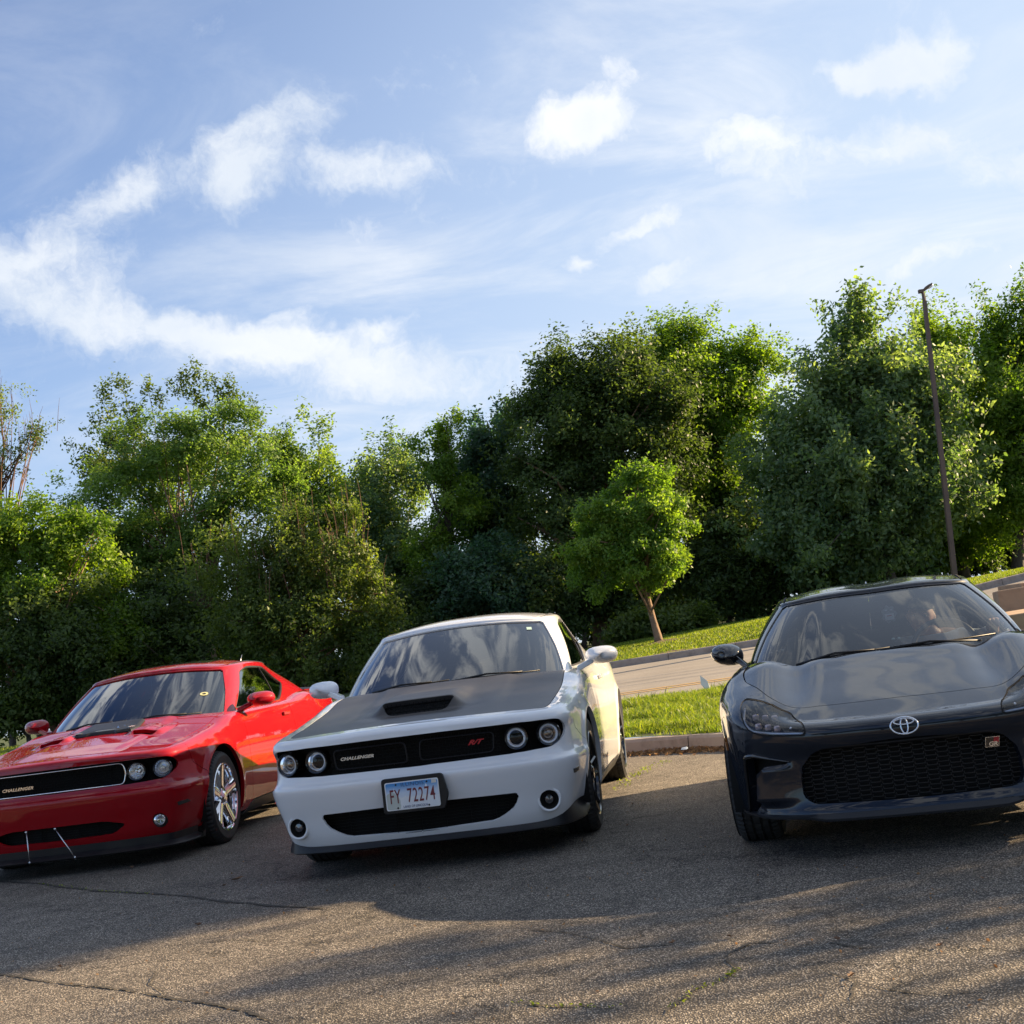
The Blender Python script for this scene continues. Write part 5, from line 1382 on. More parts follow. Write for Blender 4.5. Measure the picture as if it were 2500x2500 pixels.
def build_gr(root):
    B, H, C, PT = BG, HG, BG.C, M_GREY; L = C.len; gp = .0022; zb = .20
    def fr(pts, r_=.02, n=5):
        pp = rounded(pts, r_, n); return B.inv(pp[:, 0], pp[:, 1])
    arF = [circ((q * C.sy(AGF[0]), AGF[1]), RAG, 56) for q in (-1, 1)]; arR = [circ((q * C.sy(AGR[0]), AGR[1]), RAG, 56) for q in (-1, 1)]
    sB = C.sy(.56)
    mouth = fr([(-.44, .252), (0, .246), (.44, .252), (.487, .285), (.484, .42), (.404, .500), (0, .522), (-.404, .500), (-.484, .42), (-.487, .285)], [.03, .1, .03, .03, .05, .05, .2, .05, .05, .03])
    hlp = [(.728, .640), (.700, .600), (.640, .578), (.44, .566), (.428, .585), (.436, .620), (.50, .668), (.582, .712), (.66, .742), (.715, .752), (.742, .735), (.742, .69)]
    lamps = [fr([(q * x, z) for x, z in hlp], .012, 3) for q in (-1, 1)]
    vent = [(.744, .474), (.70, .478), (.536, .453), (.545, .443), (.65, .436), (.695, .40), (.705, .30), (.722, .215), (.752, .205), (.765, .215), (.752, .33)]
    vents = [fr([(q * x, z) for x, z in vent], .008, 3) for q in (-1, 1)]
    vin = lambda s_: float(np.interp(abs(s_), [0, C.sx(.42), C.sx(.6), C.sy(.3), C.sy(.5), C.sy(.75), C.sy(1.2)], [.295, .285, .262, .235, .205, .165, .14]))
    v_edge = lambda s_: float(B.zs(abs(s_))) + vin(s_)
    sC = C.sy(.47)
    outl = [(s_, zb) for s_ in np.linspace(-sB + gp, sB - gp, 41)] + [(sB - gp, .50), (sC, .60), (sC, .70)] + [(s_, v_edge(s_) - gp) for s_ in np.linspace(sC, -sC, 61)] + [(-sC, .70), (-sC, .60), (-sB + gp, .50)]
    sheet('front_bumper', outl, B, PT, root, .020, [mouth] + lamps + vents, depth=.045, cuts=arF)
    sF = C.sy(1.30)
    for q in (-1, 1):
        o_ = [(q * (sB + gp), zb), (q * (sF - gp), zb)] + [(q * (sF - gp), z_) for z_ in (.4, .6)] + [(q * s_, v_edge(s_) - gp) for s_ in np.linspace(sF - gp, sC + gp, 24)] + [(q * (sC + gp), .70), (q * (sC + gp), .602), (q * (sB + gp), .502)]
        sheet('front_fender', o_, B, PT, root, .03, depth=.03, cuts=arF)
        s1 = C.sy(2.55); vt = lambda s_: float(B.zs(abs(s_))) + .12
        o_ = [(q * (sF + gp), .22), (q * (s1 - gp), .22)] + [(q * s_, vt(s_)) for s_ in np.linspace(s1 - gp, sF + gp, 16)]
        sheet('door', o_, B, PT, root, .035, depth=.03)
        sR = C.sy(4.05)
        o_ = [(q * (s1 + gp), zb)] + [(q * s_, zb) for s_ in np.linspace(s1 + .1, sR, 12)] + [(q * s_, vt(s_) + .03) for s_ in np.linspace(sR, s1 + gp, 26)]
        sheet('rear_fender', o_, B, PT, root, .035, depth=.03, cuts=arR)
        sheet('rear_bumper', [(q * (sR + gp), .25), (q * (L - .001), .25), (q * (L - .001), 1.0), (q * (sR + gp), 1.0)], B, PT, root, .05, depth=.02)
        sheet('side_skirt', [(q * s_, .13) for s_ in np.linspace(sF - .1, C.sy(3.02), 10)] + [(q * s_, .215) for s_ in np.linspace(C.sy(3.02), sF - .1, 10)], B, M_PLAS, root, .05, depth=.03, off=.004)
        # vent garnish, a raised lip over the slot
        gl = MB(); pts = [(.766, .20), (.757, .33), (.752, .44), (.742, .478), (.70, .484), (.62, .470), (.528, .452)]
        sv_ = B.inv([q * p[0] for p in pts], [p[1] for p in pts]); P3 = B(sv_[:, 0], sv_[:, 1]); P3[:, 1] -= .008
        t_ = np.linspace(0, 1, len(pts)); tq = np.linspace(0, 1, 25); PP = np.stack([np.interp(tq, t_, P3[:, k]) for k in range(3)], 1)
        gl.tube(PP, np.interp(tq, [0, .4, .55, 1], [.006, .010, .012, .004]), 8); gl.build('vent_trim', M_GLOSSB, root, True)
        vb = MB(); xs_ = np.linspace(.52, .78, 8); vb.add([(q * x, .22 + 1.0 * (x - .52) ** 1.2, z_) for z_ in (.18, .49) for x in xs_], [(i, i + 1, 9 + i, 8 + i) for i in range(7)]); vb.build('vent_back', M_DARK, root, True)
        mk = fr([(q * .842, .50), (q * .856, .50), (q * .858, .56), (q * .846, .565)], .003)
        sheet('side_marker', mk, B, M_AMB, root, .02, depth=.003, off=.003)
        # ---- headlight
        lp = fr([(q * x, z) for x, z in hlp], .012, 3); c0 = lp.mean(0)
        hl = sheet('headlight', c0 + (lp - c0) * 1.03, B, M_LENS, root, .022, depth=.003, off=-.003)
        sheet('housing', c0 + (lp - c0) * 1.04, B, M_GLOSSB, hl, .03, depth=.001, off=-.042)
        def on(x, z, off):
            sv1 = B.inv([q * x], [z]); p = B(sv1[:, 0], sv1[:, 1])[0]; e = 2e-3
            du = B(sv1[:, 0] + e, sv1[:, 1])[0] - p; dv = B(sv1[:, 0], sv1[:, 1] + e)[0] - p; n = np.cross(du, dv); n /= np.linalg.norm(n)
            return p + n * off, n
        M_LED = mat('led_cell', (.42, .34, .36), .12, .5, coat=1); 
        for (x, z) in LEDS:
            p, n = on(x, z, -.028); bx = MB()
            ellipsoid(bx, (0, -.004, 0), (.0165, .014, .0165), n=16, m_=8, sq=.55)
            o = bx.build('led_lens', M_LED, hl, True); o.location = tuple(p + np.array([0, -.006, 0]))
            rb = MB().lathe([(.024, .012), (.024, 0), (.019, -.002), (.018, .01)], 20).build('led_bezel', M_DARK, hl, True); rb.location = tuple(p)
        drl = MB(); dp = [(.724, .715), (.727, .66), (.714, .622), (.682, .599), (.579, .588), (.445, .581)]; PP = np.array([on(x, z, -.012)[0] for x, z in dp]); t_ = np.linspace(0, 1, len(dp)); tq = np.linspace(0, 1, 30)
        fx_ = [cubic(t_, PP[:, k]) for k in range(3)]; drl.tube(np.stack([f(tq) for f in fx_], 1), .0058, 8); drl.build('light_strip', mat('light_strip', (.40, .46, .56), .2, .3, coat=1), hl, True)
        cj = MB(); p, n = on(.50, .622, -.02); ellipsoid(cj, p, (.008, .006, .008), n=10, m_=6); cj.build('small_lens', M_CHROME, hl, True)
        # dark seal round the lamp
        sheet('lamp_seal', c0 + (lp - c0) * 1.0, B, M_DARK, hl, .02, [c0 + (lp - c0) * np.array([.965, .93])], depth=.002, off=-.0012)
    # grille
    V = []; xs_ = np.linspace(-.54, .54, 19); bk = MB(); bk.add([(x, .11 + .10 * (x / .5) ** 2, z_) for z_ in (.22, .54) for x in xs_], [(i, i + 1, 20 + i, 19 + i) for i in range(18)]); fp = bk.build('grille', M_DARK, root, True)
    gm = MB(); yg = lambda x: .068 + .075 * (x / .5) ** 2
    cw, chh = .0515, .0215
    for c in range(-9, 10):
        x = c * cw
        for r_ in range(14):
            z = .250 + r_ * chh + (c % 2) * chh / 2
            if z > .505 - .35 * max(0, abs(x) - .37) or z < .25: continue
            y = yg(x); hw = cw / 2 - .002
            # shallow u-shaped cell bar with upturned ends
            gm.box((x, y, z), (hw * 1.7, .010, .0030))
            gm.box((x - hw * .93, y + .002, z + .004), (.0035, .012, .011)); gm.box((x + hw * .93, y + .002, z + .004), (.0035, .012, .011))
    gm.build('grille_mesh', mat('mesh_plastic', (.009, .009, .010), .45), fp)
    tb_ = MB(); tb_.tube([(x, yg(x) - .03, .503 - .10 * max(0, abs(x) - .36)) for x in np.linspace(-.43, .43, 21)], .010, 6); tb_.build('grille_bar', M_PLAS, fp, True)
    # lower lip with corner blades
    sp = MB(); V = []; n_ = 61; smax = C.sy(.40)
    for s_ in np.linspace(-smax, smax, n_):
        x, y, nx, ny = [float(v_) for v_ in C(s_)]; i0 = float(B.inset(np.array([s_]), np.array([.21]))[0]); a_ = abs(x)
        bl = sm(a_, .44, .52); out = .018 + .012 * bl * (1 - sm(a_, .68, .76)); top_ = .212; bot_ = .172 + .018 * sm(a_, .38, .5) + .01 * sm(a_, .6, .8)
        for (o_, z_) in [(i0 + .02, top_), (i0 - .004, top_ - .003), (i0 - out, bot_ + .014), (i0 - out + .002, bot_ + .003), (i0 + .1, bot_)]: V.append((x - nx * o_, y - ny * o_, z_))
    F = []
    for i in range(n_ - 1):
        for k in range(4): F.append((i * 5 + k, (i + 1) * 5 + k, (i + 1) * 5 + k + 1, i * 5 + k + 1))
    F += [(0, 1, 2, 3, 4), tuple(range(n_ * 5 - 1, n_ * 5 - 6, -1))]
    sp.add(V, F).build('lower_lip', M_SATIN, root, True, sharp=25)
    # emblem: outer oval, inner upright oval and a flat crossing oval
    em = MB()
    def oval(a, b, cz, r_, n=40):
        th = np.linspace(0, 2 * np.pi, n + 1); return [(a * math.cos(t), -.002 * 0, cz + b * math.sin(t)) for t in th]
    em.tube(oval(.060, .038, 0, 0), .0042, 6, False); em.tube(oval(.0155, .0345, -.0005, 0), .0036, 6, False); em.tube(oval(.044, .0135, .0185, 0), .0036, 6, False)
    e_ = em.build('emblem', M_SILVE, root, True); e_.location = (.006, -.012, .572); e_.rotation_euler = (R(-12), 0, 0)
    # badge on the mesh
    bd = MB(); bd.prism([(-.032, -.022), (.027, -.022), (.036, .022), (-.026, .022)], 0, .004); b_ = bd.build('badge', M_SILVE, fp); b_.location = (.372, yg(.37) - .030, .452); b_.rotation_euler = (0, 0, .12)
    def cp(nm, pl, mt, y0):
        o = MB().prism(pl, y0, y0 + .002).build(nm, mt, b_); return o
    cp('badge_field', [(-.0305, -.0205), (.0255, -.0205), (.0342, .0205), (-.0245, .0205)], M_GLOSSB, -.001)
    cp('badge_field', [(.006, -.003), (.0288, -.003), (.0338, .020), (.0095, .020)], mat('badge_red', (.50, .015, .02), .35), -.002)
    text_mesh('badge_letters', 'GR', .026, M_SILVE, b_, (.002, -.0032, -.0095), (R(90), 0, 0), .0005, .2, 1.15, .0006, 1.0)
    # hood
    eh = []
    for s_ in np.linspace(-C.sy(1.16), C.sy(1.16), 141):
        p = B(np.array([s_]), np.array([v_edge(s_) + gp]))[0]; eh.append((p[0], p[1]))
    cow = [(x, float(np.interp(abs(x), [0, .3, .5, .62, .72], [.965, .975, 1.005, 1.05, 1.12]))) for x in np.linspace(.70, -.70, 25)]
    sheet('hood', eh + cow, lambda x, y: np.stack([x, y, deck_g(x, y)], -1), PT, root, .022, depth=.02)
    sheet('cowl', [(x, y + .005) for x, y in cow[::-1]] + [(x, y + .15) for x, y in cow], lambda x, y: np.stack([x, y, deck_g(x, y) - .02], -1), M_PLAS, root, .05, depth=.02)
    # greenhouse
    tw = H.t_at(.700, 1.15); td = H.t_at(.748, 1.45); e0 = H.d[-1] - .002
    wsh = [(t, .02) for t in np.linspace(-tw, tw, 21)] + [(tw - .006, .5), (tw - .03, .95)] + [(t, .985) for t in np.linspace(tw - .06, -tw + .06, 15)] + [(-tw + .03, .95), (-tw + .006, .5)]
    T = H.t_at; t_r = T(.735, 2.62); t_k = T(.71, 2.95); tb = T(.55, 3.50)
    for q in (-1, 1):
        o_ = [(q * t, -.02) for t in np.linspace(tw - .1, H.d[-1] - .001, 30)] + [(q * t, 1.2) for t in np.linspace(H.d[-1] - .001, 0, 60)] + [(0, 1.0)] + [(q * t, .99) for t in np.linspace(.002, tw - .06, 12)] + [(q * (tw - .03), .955), (q * (tw - .006), .5), (q * tw, .02), (q * (tw - .07), -.01)]
        dl = rounded([(q * td, .06), (q * t_r, .06), (q * t_k, .40), (q * (t_r - .05), .88), (q * (td + .40), .93), (q * (td + .12), .84)], [.02, .03, .05, .1, .1, .08])
        bk_ = [(q * tb, .10), (q * e0, .06), (q * e0, .93), (q * (tb - .03), .90)]
        sheet('cabin_side', o_, H, PT, root, .028, [dl, bk_], depth=.014, sv=.5)
        c0 = np.array(dl).mean(0); sheet('side_window', c0 + (np.array(dl) - c0) * 1.03, H, M_SIDE, root, .05, depth=.003, off=-.010, sv=.5)
        sheet('rear_window', [(q * (tb - .02), .05), (q * e0, .03), (q * e0, .96), (q * (tb - .05), .94)], H, M_TINT, root, .08, depth=.004, off=-.012, sv=.5)
        ch = MB(); pts = [(q * (.515 - .05 * sm(y_, 2.4, 2.8)), y_, float(roof_g(.515 - .05 * sm(y_, 2.4, 2.8), y_)) + .001) for y_ in np.linspace(1.80, 2.75, 14)]
        ch.tube(pts, .0075, 5); ch.build('roof_channel', M_DARK, root, True)
        # black strip along the pillar beside the glass
    tw2 = tw + .010
    wsh2 = [(t, -.01) for t in np.linspace(-tw2, tw2, 21)] + [(tw2 - .006, .5), (tw2 - .028, .965)] + [(t, 1.0) for t in np.linspace(tw2 - .055, -tw2 + .055, 15)] + [(-tw2 + .028, .965), (-tw2 + .006, .5)]
    ws = sheet('windshield', wsh2, H, M_WSC, root, .028, depth=.004, off=-.006, sv=.6)
    inn = [(t * .945, .06 + (r_ - .02) * .93) for t, r_ in wsh]
    sheet('windshield_border', wsh2, H, M_GLOSSB, ws, .03, [rounded(inn, .06)], depth=.002, off=-.012, sv=.6)
    re = []
    for q, rng_ in ((1, np.linspace(0, H.d[-1] - .001, 60)), (-1, np.linspace(H.d[-1] - .001, 0, 60))):
        for t in rng_:
            p = H(np.array([q * t]), np.array([1.2]))[0]; re.append((p[0], p[1]))
    re = np.array(re); rc_ = re.mean(0); sheet('roof', rc_ + (re - rc_) * .994, lambda x, y: np.stack([x, y, roof_g(x, y)], -1), PT, root, .035, depth=.012)
    dk = [(x, 3.62 - .1 * (x / .7) ** 2) for x in np.linspace(-.70, .70, 15)] + [(.76, 3.75), (.72, 4.08), (.4, 4.17), (0, 4.19), (-.4, 4.17), (-.72, 4.08), (-.76, 3.75)]
    sheet('trunk_lid', dk, lambda x, y: np.stack([x, y, deck_g(x, y) + .01 + .05 * sm(y, 3.8, 4.15)], -1), PT, root, .06, depth=.03)
    # shark fin antenna
    fn = MB(); fn.add([(-.02, 2.72, 1.245), (.02, 2.72, 1.245), (.018, 2.90, 1.215), (-.018, 2.90, 1.215), (-.003, 2.86, 1.325), (.003, 2.86, 1.325), (.003, 2.90, 1.325), (-.003, 2.90, 1.325)], [(0, 1, 5, 4), (1, 2, 6, 5), (2, 3, 7, 6), (3, 0, 4, 7), (4, 5, 6, 7)]); fn.build('roof_antenna', M_SILV, root, True, sharp=40)
    for q in (-1, 1):
        mirror_housing(root, q, (q * .868, 1.36, .968), (.098, .075, .064), M_GLOSSB, ((q * .745, 1.27, .86), (q * .815, 1.35, .925)), shape='wedge')
        wheel(root, q * .762, .84, q, Rt=.315, Wt=.225, Rr=.225, style='ten', rim=M_RIMB); wheel(root, q * .768, 3.415, q, Rt=.315, Wt=.225, Rr=.225, style='ten', rim=M_RIMB)
    for (xa, xb) in ((-.47, -.05), (-.02, .50)):
        wp = MB()
        def pt_(x, r_): p = H(np.array([x]), np.array([r_ * .5]))[0]; return p + np.array([0, -.008, .004])
        wp.tube([pt_(xa, .02), pt_((xa + xb) / 2, .065) + np.array([0, -.01, .01]), pt_(xb, .06)], [.009, .007, .005], 6); wp.tube([pt_(xa + .04, .035), pt_((xa + xb) / 2, .045), pt_(xb + .08, .07)], .005, 5); wp.build('wiper', M_PLAS, root, True)
    ub = MB(); ub.box((0, 2.1, .24), (1.15, 3.7, .14)); ub.box((0, 2.1, .45), (1.60, 1.7, .44)); ub.box((0, .66, .42), (1.02, .9, .40)); ub.box((0, 3.6, .5), (1.0, 1.0, .5)); ub.box((0, .34, .36), (1.15, .22, .30)); ub.build('underbody', M_DARK, root)
    for (ya, za) in (AGF, AGR):
        for q in (-1, 1):
            wh = MB(); V = []
            for i in range(21):
                th = -.35 + (math.pi + .7) * i / 20
                for xx_ in (.50, .85): V.append((q * xx_, ya + .385 * math.cos(th), za + .385 * math.sin(th)))
            wh.add(V, [(2 * i, 2 * i + 1, 2 * i + 3, 2 * i + 2) for i in range(20)]); wh.build('wheel_well', M_DARK, root, True)
    it = MB(); it.add([(-.68, 1.10, .885), (.68, 1.10, .885), (.68, 1.55, .885), (-.68, 1.55, .885), (-.68, 1.58, .66), (.68, 1.58, .66)], [(0, 1, 2, 3), (3, 2, 5, 4)]); it.build('dashboard', M_DASH, root)
    for q in (-1, 1):
        st = MB(); st.box((q * .34, 2.15, .46), (.48, .50, .16)); st.box((q * .34, 2.42, .74), (.46, .12, .56), Matrix.Rotation(R(-16), 3, 'X')); st.box((q * .34, 2.53, 1.06), (.22, .09, .18), Matrix.Rotation(R(-12), 3, 'X')); st.build('seat', M_SEAT, root, bevel=.04, seg=3)
    st = MB(); rx_ = Matrix.Rotation(R(-22), 3, 'X'); P_ = [tuple(np.array((.36, 1.68, .845)) + np.array(rx_ @ Vector((.178 * math.cos(t), 0, .178 * math.sin(t))))) for t in np.linspace(0, 2 * np.pi, 33)]
    st.tube(P_, .015, 8, False); st.box((.36, 1.67, .845), (.30, .03, .06)); st.build('steering_wheel', mat('steering_wheel_leather', (.05, .05, .055), .4), root, True)
    rv = MB(); rv.box((-.01, 1.74, 1.135), (.23, .03, .062)); rv.tube([(-.01, 1.74, 1.15), (-.01, 1.76, 1.21)], .01, 6); rv.build('rear_view_mirror', M_PLAS, root, bevel=.012)
    fl = MB(); fl.box((0, 2.4, .32), (1.4, 2.2, .02)); fl.box((0, 3.0, .70), (1.2, .1, .55), Matrix.Rotation(R(-18), 3, 'X')); fl.build('cabin_floor', M_DASH, root)
M_SILVE = mat('bright_silver', (.78, .80, .84), .12, .9)
LEDS = [(.668, .688), (.618, .682), (.570, .675), (.662, .644), (.611, .640), (.566, .631)]
build_gr(gr)
bpy.context.view_layer.update()
GM = gr.matrix_basis.copy()

# ------------------------------------------------------------------ driver
M_SKIN = mat('skin', (.42, .24, .17), .5, build=wobble(80, .3, .001, (9, (.36, .18, .13))))
M_SHIRT = mat('pale_blue_shirt', (.55, .63, .68), .85, build=wobble(26, 1.0, .012))
M_HAIR = mat('dark_hair', (.018, .013, .010), .6, build=wobble(70, 1.0, .01))
dr = empty('person', (0, 0, 0), 0, 'person with dark hair and pale shirt at the wheel of the dark grey car', 'person'); dr.matrix_world = GM
def skin_mesh(name, pts, edges, rad, mt, parent, sub=2, root_i=0):
    me = bpy.data.meshes.new(name); me.from_pydata([tuple(p) for p in pts], edges, []); o = bpy.data.objects.new(name, me); COL.objects.link(o); o.parent = parent; me.materials.append(mt)
    s_ = o.modifiers.new('s', 'SKIN'); s_.use_smooth_shade = True
    for i, r_ in enumerate(rad): me.skin_vertices[0].data[i].radius = (r_, r_) if np.isscalar(r_) else r_
    me.skin_vertices[0].data[root_i].use_root = True
    ss_ = o.modifiers.new('d', 'SUBSURF'); ss_.levels = sub; ss_.render_levels = sub
    return o
hx, hy, hz = .270, 2.00, 1.045
# body: pelvis, belly, chest, neck base, neck top, shoulders, elbows, wrists, palm and fingers, thighs and knees
pts = [(.34, 2.20, .56), (.34, 2.20, .70), (.33, 2.19, .83), (.32, 2.16, .925), (.295, 2.09, .975),
       (.50, 2.16, .88), (.64, 2.02, .84), (.655, 1.80, .945), (.650, 1.735, .962),      # image-right arm up to the wheel
       (.15, 2.16, .87), (.08, 2.00, .68), (.20, 1.80, .76), (.225, 1.73, .80),
       (.45, 1.85, .54), (.46, 1.45, .62), (.24, 1.85, .54), (.22, 1.45, .62)]
edges = [(0, 1), (1, 2), (2, 3), (3, 4), (2, 5), (5, 6), (6, 7), (7, 8), (2, 9), (9, 10), (10, 11), (11, 12), (0, 13), (13, 14), (0, 15), (15, 16)]
rad = [.15, (.15, .11), (.16, .11), .065, .055, .062, .045, .030, .026, .062, .045, .030, .026, .075, .055, .075, .055]
fing = []
for (base_i, c, sgn) in ((8, np.array((.650, 1.735, .962)), 1), (12, np.array((.225, 1.73, .80)), -1)):
    for k, (dx, ln_) in enumerate([(-.030, .9), (-.010, 1.0), (.011, .95), (.030, .78)]):
        b = len(pts); d = np.array([dx * .9, -.030, .010])
        pts += [tuple(c + d), tuple(c + d + np.array([dx * .15, -.030 * ln_, .000])), tuple(c + d + np.array([dx * .2, -.044 * ln_, -.024 * ln_])), tuple(c + d + np.array([dx * .2, -.036 * ln_, -.044 * ln_]))]
        edges += [(base_i, b), (b, b + 1), (b + 1, b + 2), (b + 2, b + 3)]; rad += [.0105, .0095, .0088, .0075]
    b = len(pts); pts += [tuple(c + np.array([-.034 * sgn, -.008, -.012])), tuple(c + np.array([-.046 * sgn, -.030, -.030])), tuple(c + np.array([-.040 * sgn, -.046, -.046]))]
    edges += [(base_i, b), (b, b + 1), (b + 1, b + 2)]; rad += [.012, .011, .009]
skin_mesh('body', pts, edges, rad, M_SKIN, dr)
sp_ = [(.34, 2.20, .55), (.34, 2.195, .70), (.33, 2.185, .83), (.32, 2.17, .905), (.505, 2.155, .875), (.60, 2.06, .855), (.648, 1.93, .89), (.145, 2.155, .865), (.09, 2.03, .73)]
skin_mesh('shirt', sp_, [(0, 1), (1, 2), (2, 3), (2, 4), (4, 5), (5, 6), (2, 7), (7, 8)], [.165, (.165, .125), (.175, .125), .085, .080, .072, .062, .080, .065], M_SHIRT, dr)
# head, one surface with brow, eye hollows, nose, lips, chin and ears
def head_mesh():
    n, m_ = 56, 44; V = []
    for i in range(m_ + 1):
        ph = -math.pi / 2 + math.pi * i / m_
        for j in range(n):
            th = 2 * math.pi * j / n - math.pi / 2          # -Y is the face
            x = math.cos(ph) * math.cos(th); y = math.cos(ph) * math.sin(th); z = math.sin(ph)
            p = np.array([x * .074, y * .092, z * .112])
            if z < 0: p[0] *= 1 - .26 * (-z) ** 1.3; p[1] *= 1 - .10 * (-z); 
            f = max(0, -y) ** 2
            X, Z = p[0], p[2]
            ga = lambda cx, cz, sx, sz: math.exp(-((X - cx) / sx) ** 2 - ((Z - cz) / sz) ** 2)
            dy = 0
            dy -= .022 * ga(0, -.018, .010, .016) + .010 * ga(0, .002, .009, .022)       # nose
            dy += .012 * (ga(-.030, .010, .015, .010) + ga(.030, .010, .015, .010))       # eye hollows
            dy -= .006 * ga(0, .034, .045, .010)                                          # brow
            dy -= .006 * (ga(0, -.046, .020, .005) + ga(0, -.058, .017, .005)) - .005 * ga(0, -.052, .020, .003)
            dy -= .010 * ga(0, -.085, .022, .018)                                         # chin
            p[1] += dy * f ** .5
            e = math.exp(-((p[1] - .004) / .014) ** 2 - ((p[2] + .004) / .028) ** 2) * (abs(x) > .8)
            p[0] += np.sign(x) * .016 * e
            V.append(p)
    F = []
    for i in range(m_):
        for j in range(n): F.append((i * n + j, i * n + (j + 1) % n, (i + 1) * n + (j + 1) % n, (i + 1) * n + j))
    return np.array(V), F
hm_ = Matrix.Translation((hx, hy, hz)) @ Matrix.Rotation(R(-8), 4, 'Z') @ Matrix.Rotation(R(9), 4, 'Y') @ Matrix.Rotation(R(4), 4, 'X')
V_, F_ = head_mesh(); hd_ = mesh_np('head', V_, F_, M_SKIN, dr, True); hd_.matrix_local = hm_
ey = MB()
for q in (-1, 1): ellipsoid(ey, (q * .030, -.072, .010), (.012, .010, .0065), n=12, m_=8)
e_ = ey.build('eyes', mat('eye', (.5, .48, .45), .2), hd_, True)
pu = MB()
for q in (-1, 1): ellipsoid(pu, (q * .030, -.0805, .010), (.0045, .003, .0045), n=10, m_=6); pu.box((q * .030, -.086, .030), (.026, .006, .005))
pu.build('eyebrows', M_HAIR, hd_, True)
lp_ = MB(); ellipsoid(lp_, (0, -.089, -.052), (.020, .006, .006), n=14, m_=6); lp_.build('lips', mat('lips', (.30, .10, .09), .4), hd_, True)
hr_ = MB(); rgh = np.random.RandomState(8); n, m_ = 36, 22; V = []
for i in range(m_ + 1):
    ph = -.55 + (math.pi / 2 + .55) * i / m_
    for j in range(n):
        th = 2 * math.pi * j / n; x = math.cos(ph) * math.cos(th); y = math.cos(ph) * math.sin(th); z = math.sin(ph)
        front = max(0, -y); zc = z
        p = np.array([x * .083, y * .100 + .006, z * .122 + .004])
        lim = .052 + .0 * x                      # hair line over the forehead and temples
        if p[2] < lim and y < -.15: p = np.array([x * .070, y * .083 + .006, max(p[2], -.02)])
        V.append(p * (1 + .02 * rgh.randn() * (p[2] > lim or y > 0)))
F = []
for i in range(m_):
    for j in range(n): F.append((i * n + j, i * n + (j + 1) % n, (i + 1) * n + (j + 1) % n, (i + 1) * n + j))
hr_.add(V, F).build('hair', M_HAIR, hd_, True)

# ornaments behind the windshield of the dark car
pl = empty('hanging_ornament', (0, 0, 0), 0, 'grey scalloped ornament with a white square hanging behind the dark car windshield', 'ornament'); pl.matrix_world = GM @ Matrix.Translation((.075, 1.62, 1.08))
sc_ = [(.040 * (1 + .12 * math.cos(7 * t)) * math.cos(t), .048 * (1 + .12 * math.cos(7 * t)) * math.sin(t)) for t in np.linspace(0, 2 * np.pi, 56, endpoint=False)]
MB().prism(sc_, -.006, .006).build('ornament_body', mat('ornament_grey', (.22, .25, .26), .8), pl, bevel=.002)
MB().prism([(-.026, -.034), (.026, -.034), (.026, .004), (-.026, .004)], -.009, -.0065).build('ornament_patch', mat('ornament_white', (.62, .62, .60), .7), pl)
MB().prism([(-.014, -.012), (.014, -.010), (.014, -.005), (-.014, -.007)], -.011, -.0095).build('ornament_mark', mat('ornament_red', (.5, .05, .05), .6), pl)
ob = MB()
for x in (-.014, .014): ellipsoid(ob, (x, -.007, .022), (.008, .003, .006), n=10, m_=6)
ob.build('ornament_button', mat('ornament_pale', (.55, .58, .6), .5), pl, True)
MB().tube([(0, 0, .045), (-.03, .03, .075)], .0015, 4).build('cord', M_PLAS, pl)
do = empty('dashboard_ornament', (0, 0, 0), 0, 'small dark ornament with two pale round knobs on the dark car dashboard', 'ornament'); do.matrix_world = GM @ Matrix.Translation((.08, 1.30, .905))
ob = MB(); ellipsoid(ob, (0, 0, .010), (.028, .020, .024), n=14, m_=8); ob.build('ornament_body', M_PLAS, do, True)
ob = MB()
for x in (-.015, .015): ellipsoid(ob, (x, -.012, .034), (.010, .008, .009), n=12, m_=8)
ob.build('ornament_knobs', mat('ornament_mint', (.40, .55, .50), .5), do, True)
# ------------------------------------------------------------------ lamp post
M_POLE = mat('brown_pole_paint', (.11, .075, .055), .55, build=wobble(12, .3, .002, (2, (.07, .05, .04))))
pb = at(2330, 1400, 30); pt = at(2257, 735, 30); gz = float(terr(pb.x, 30)) - .1
ax = (pt - pb).normalized(); b0 = pb - ax * ((pb.z - gz) / ax.z)
lr = empty('lamp_post', tuple(b0), 0, 'tall brown square lamp post standing in front of the maples', 'lamp post'); rel = lambda v: np.array(v) - np.array(b0)
def sqpole(mb, p0, p1, w0, w1):
    X = np.array([1, 0, 0.]); Y = np.array([0, 1, 0.]); V = []
    for p, w in ((p0, w0), (p1, w1)):
        for a, b in ((-1, -1), (1, -1), (1, 1), (-1, 1)): V.append(np.array(p) + X * a * w / 2 + Y * b * w / 2)
    mb.add(V, [(3, 2, 1, 0), (4, 5, 6, 7), (0, 1, 5, 4), (1, 2, 6, 5), (2, 3, 7, 6), (3, 0, 4, 7)])
mb = MB(); sqpole(mb, rel(b0), rel(pt), .120, .088); mb.build('pole', M_POLE, lr)
mb = MB(); sqpole(mb, rel(b0) , rel(b0) + np.array(ax) * .12, .34, .30); mb.build('base_plate', M_POLE, lr, bevel=.01)
mb = MB(); tp = rel(pt); mb.tube([tp, tp + np.array([-.0, 0, .18]), tp + np.array([-.01, 0, .24])], [.05, .045, .04], 8); mb.build('pole_tenon', M_POLE, lr)
hd = MB(); h0 = tp + np.array([0, 0, .26]); d = np.array([.25, -.04, .14]); 
V = []
sdv = np.array([.02, .10, 0])
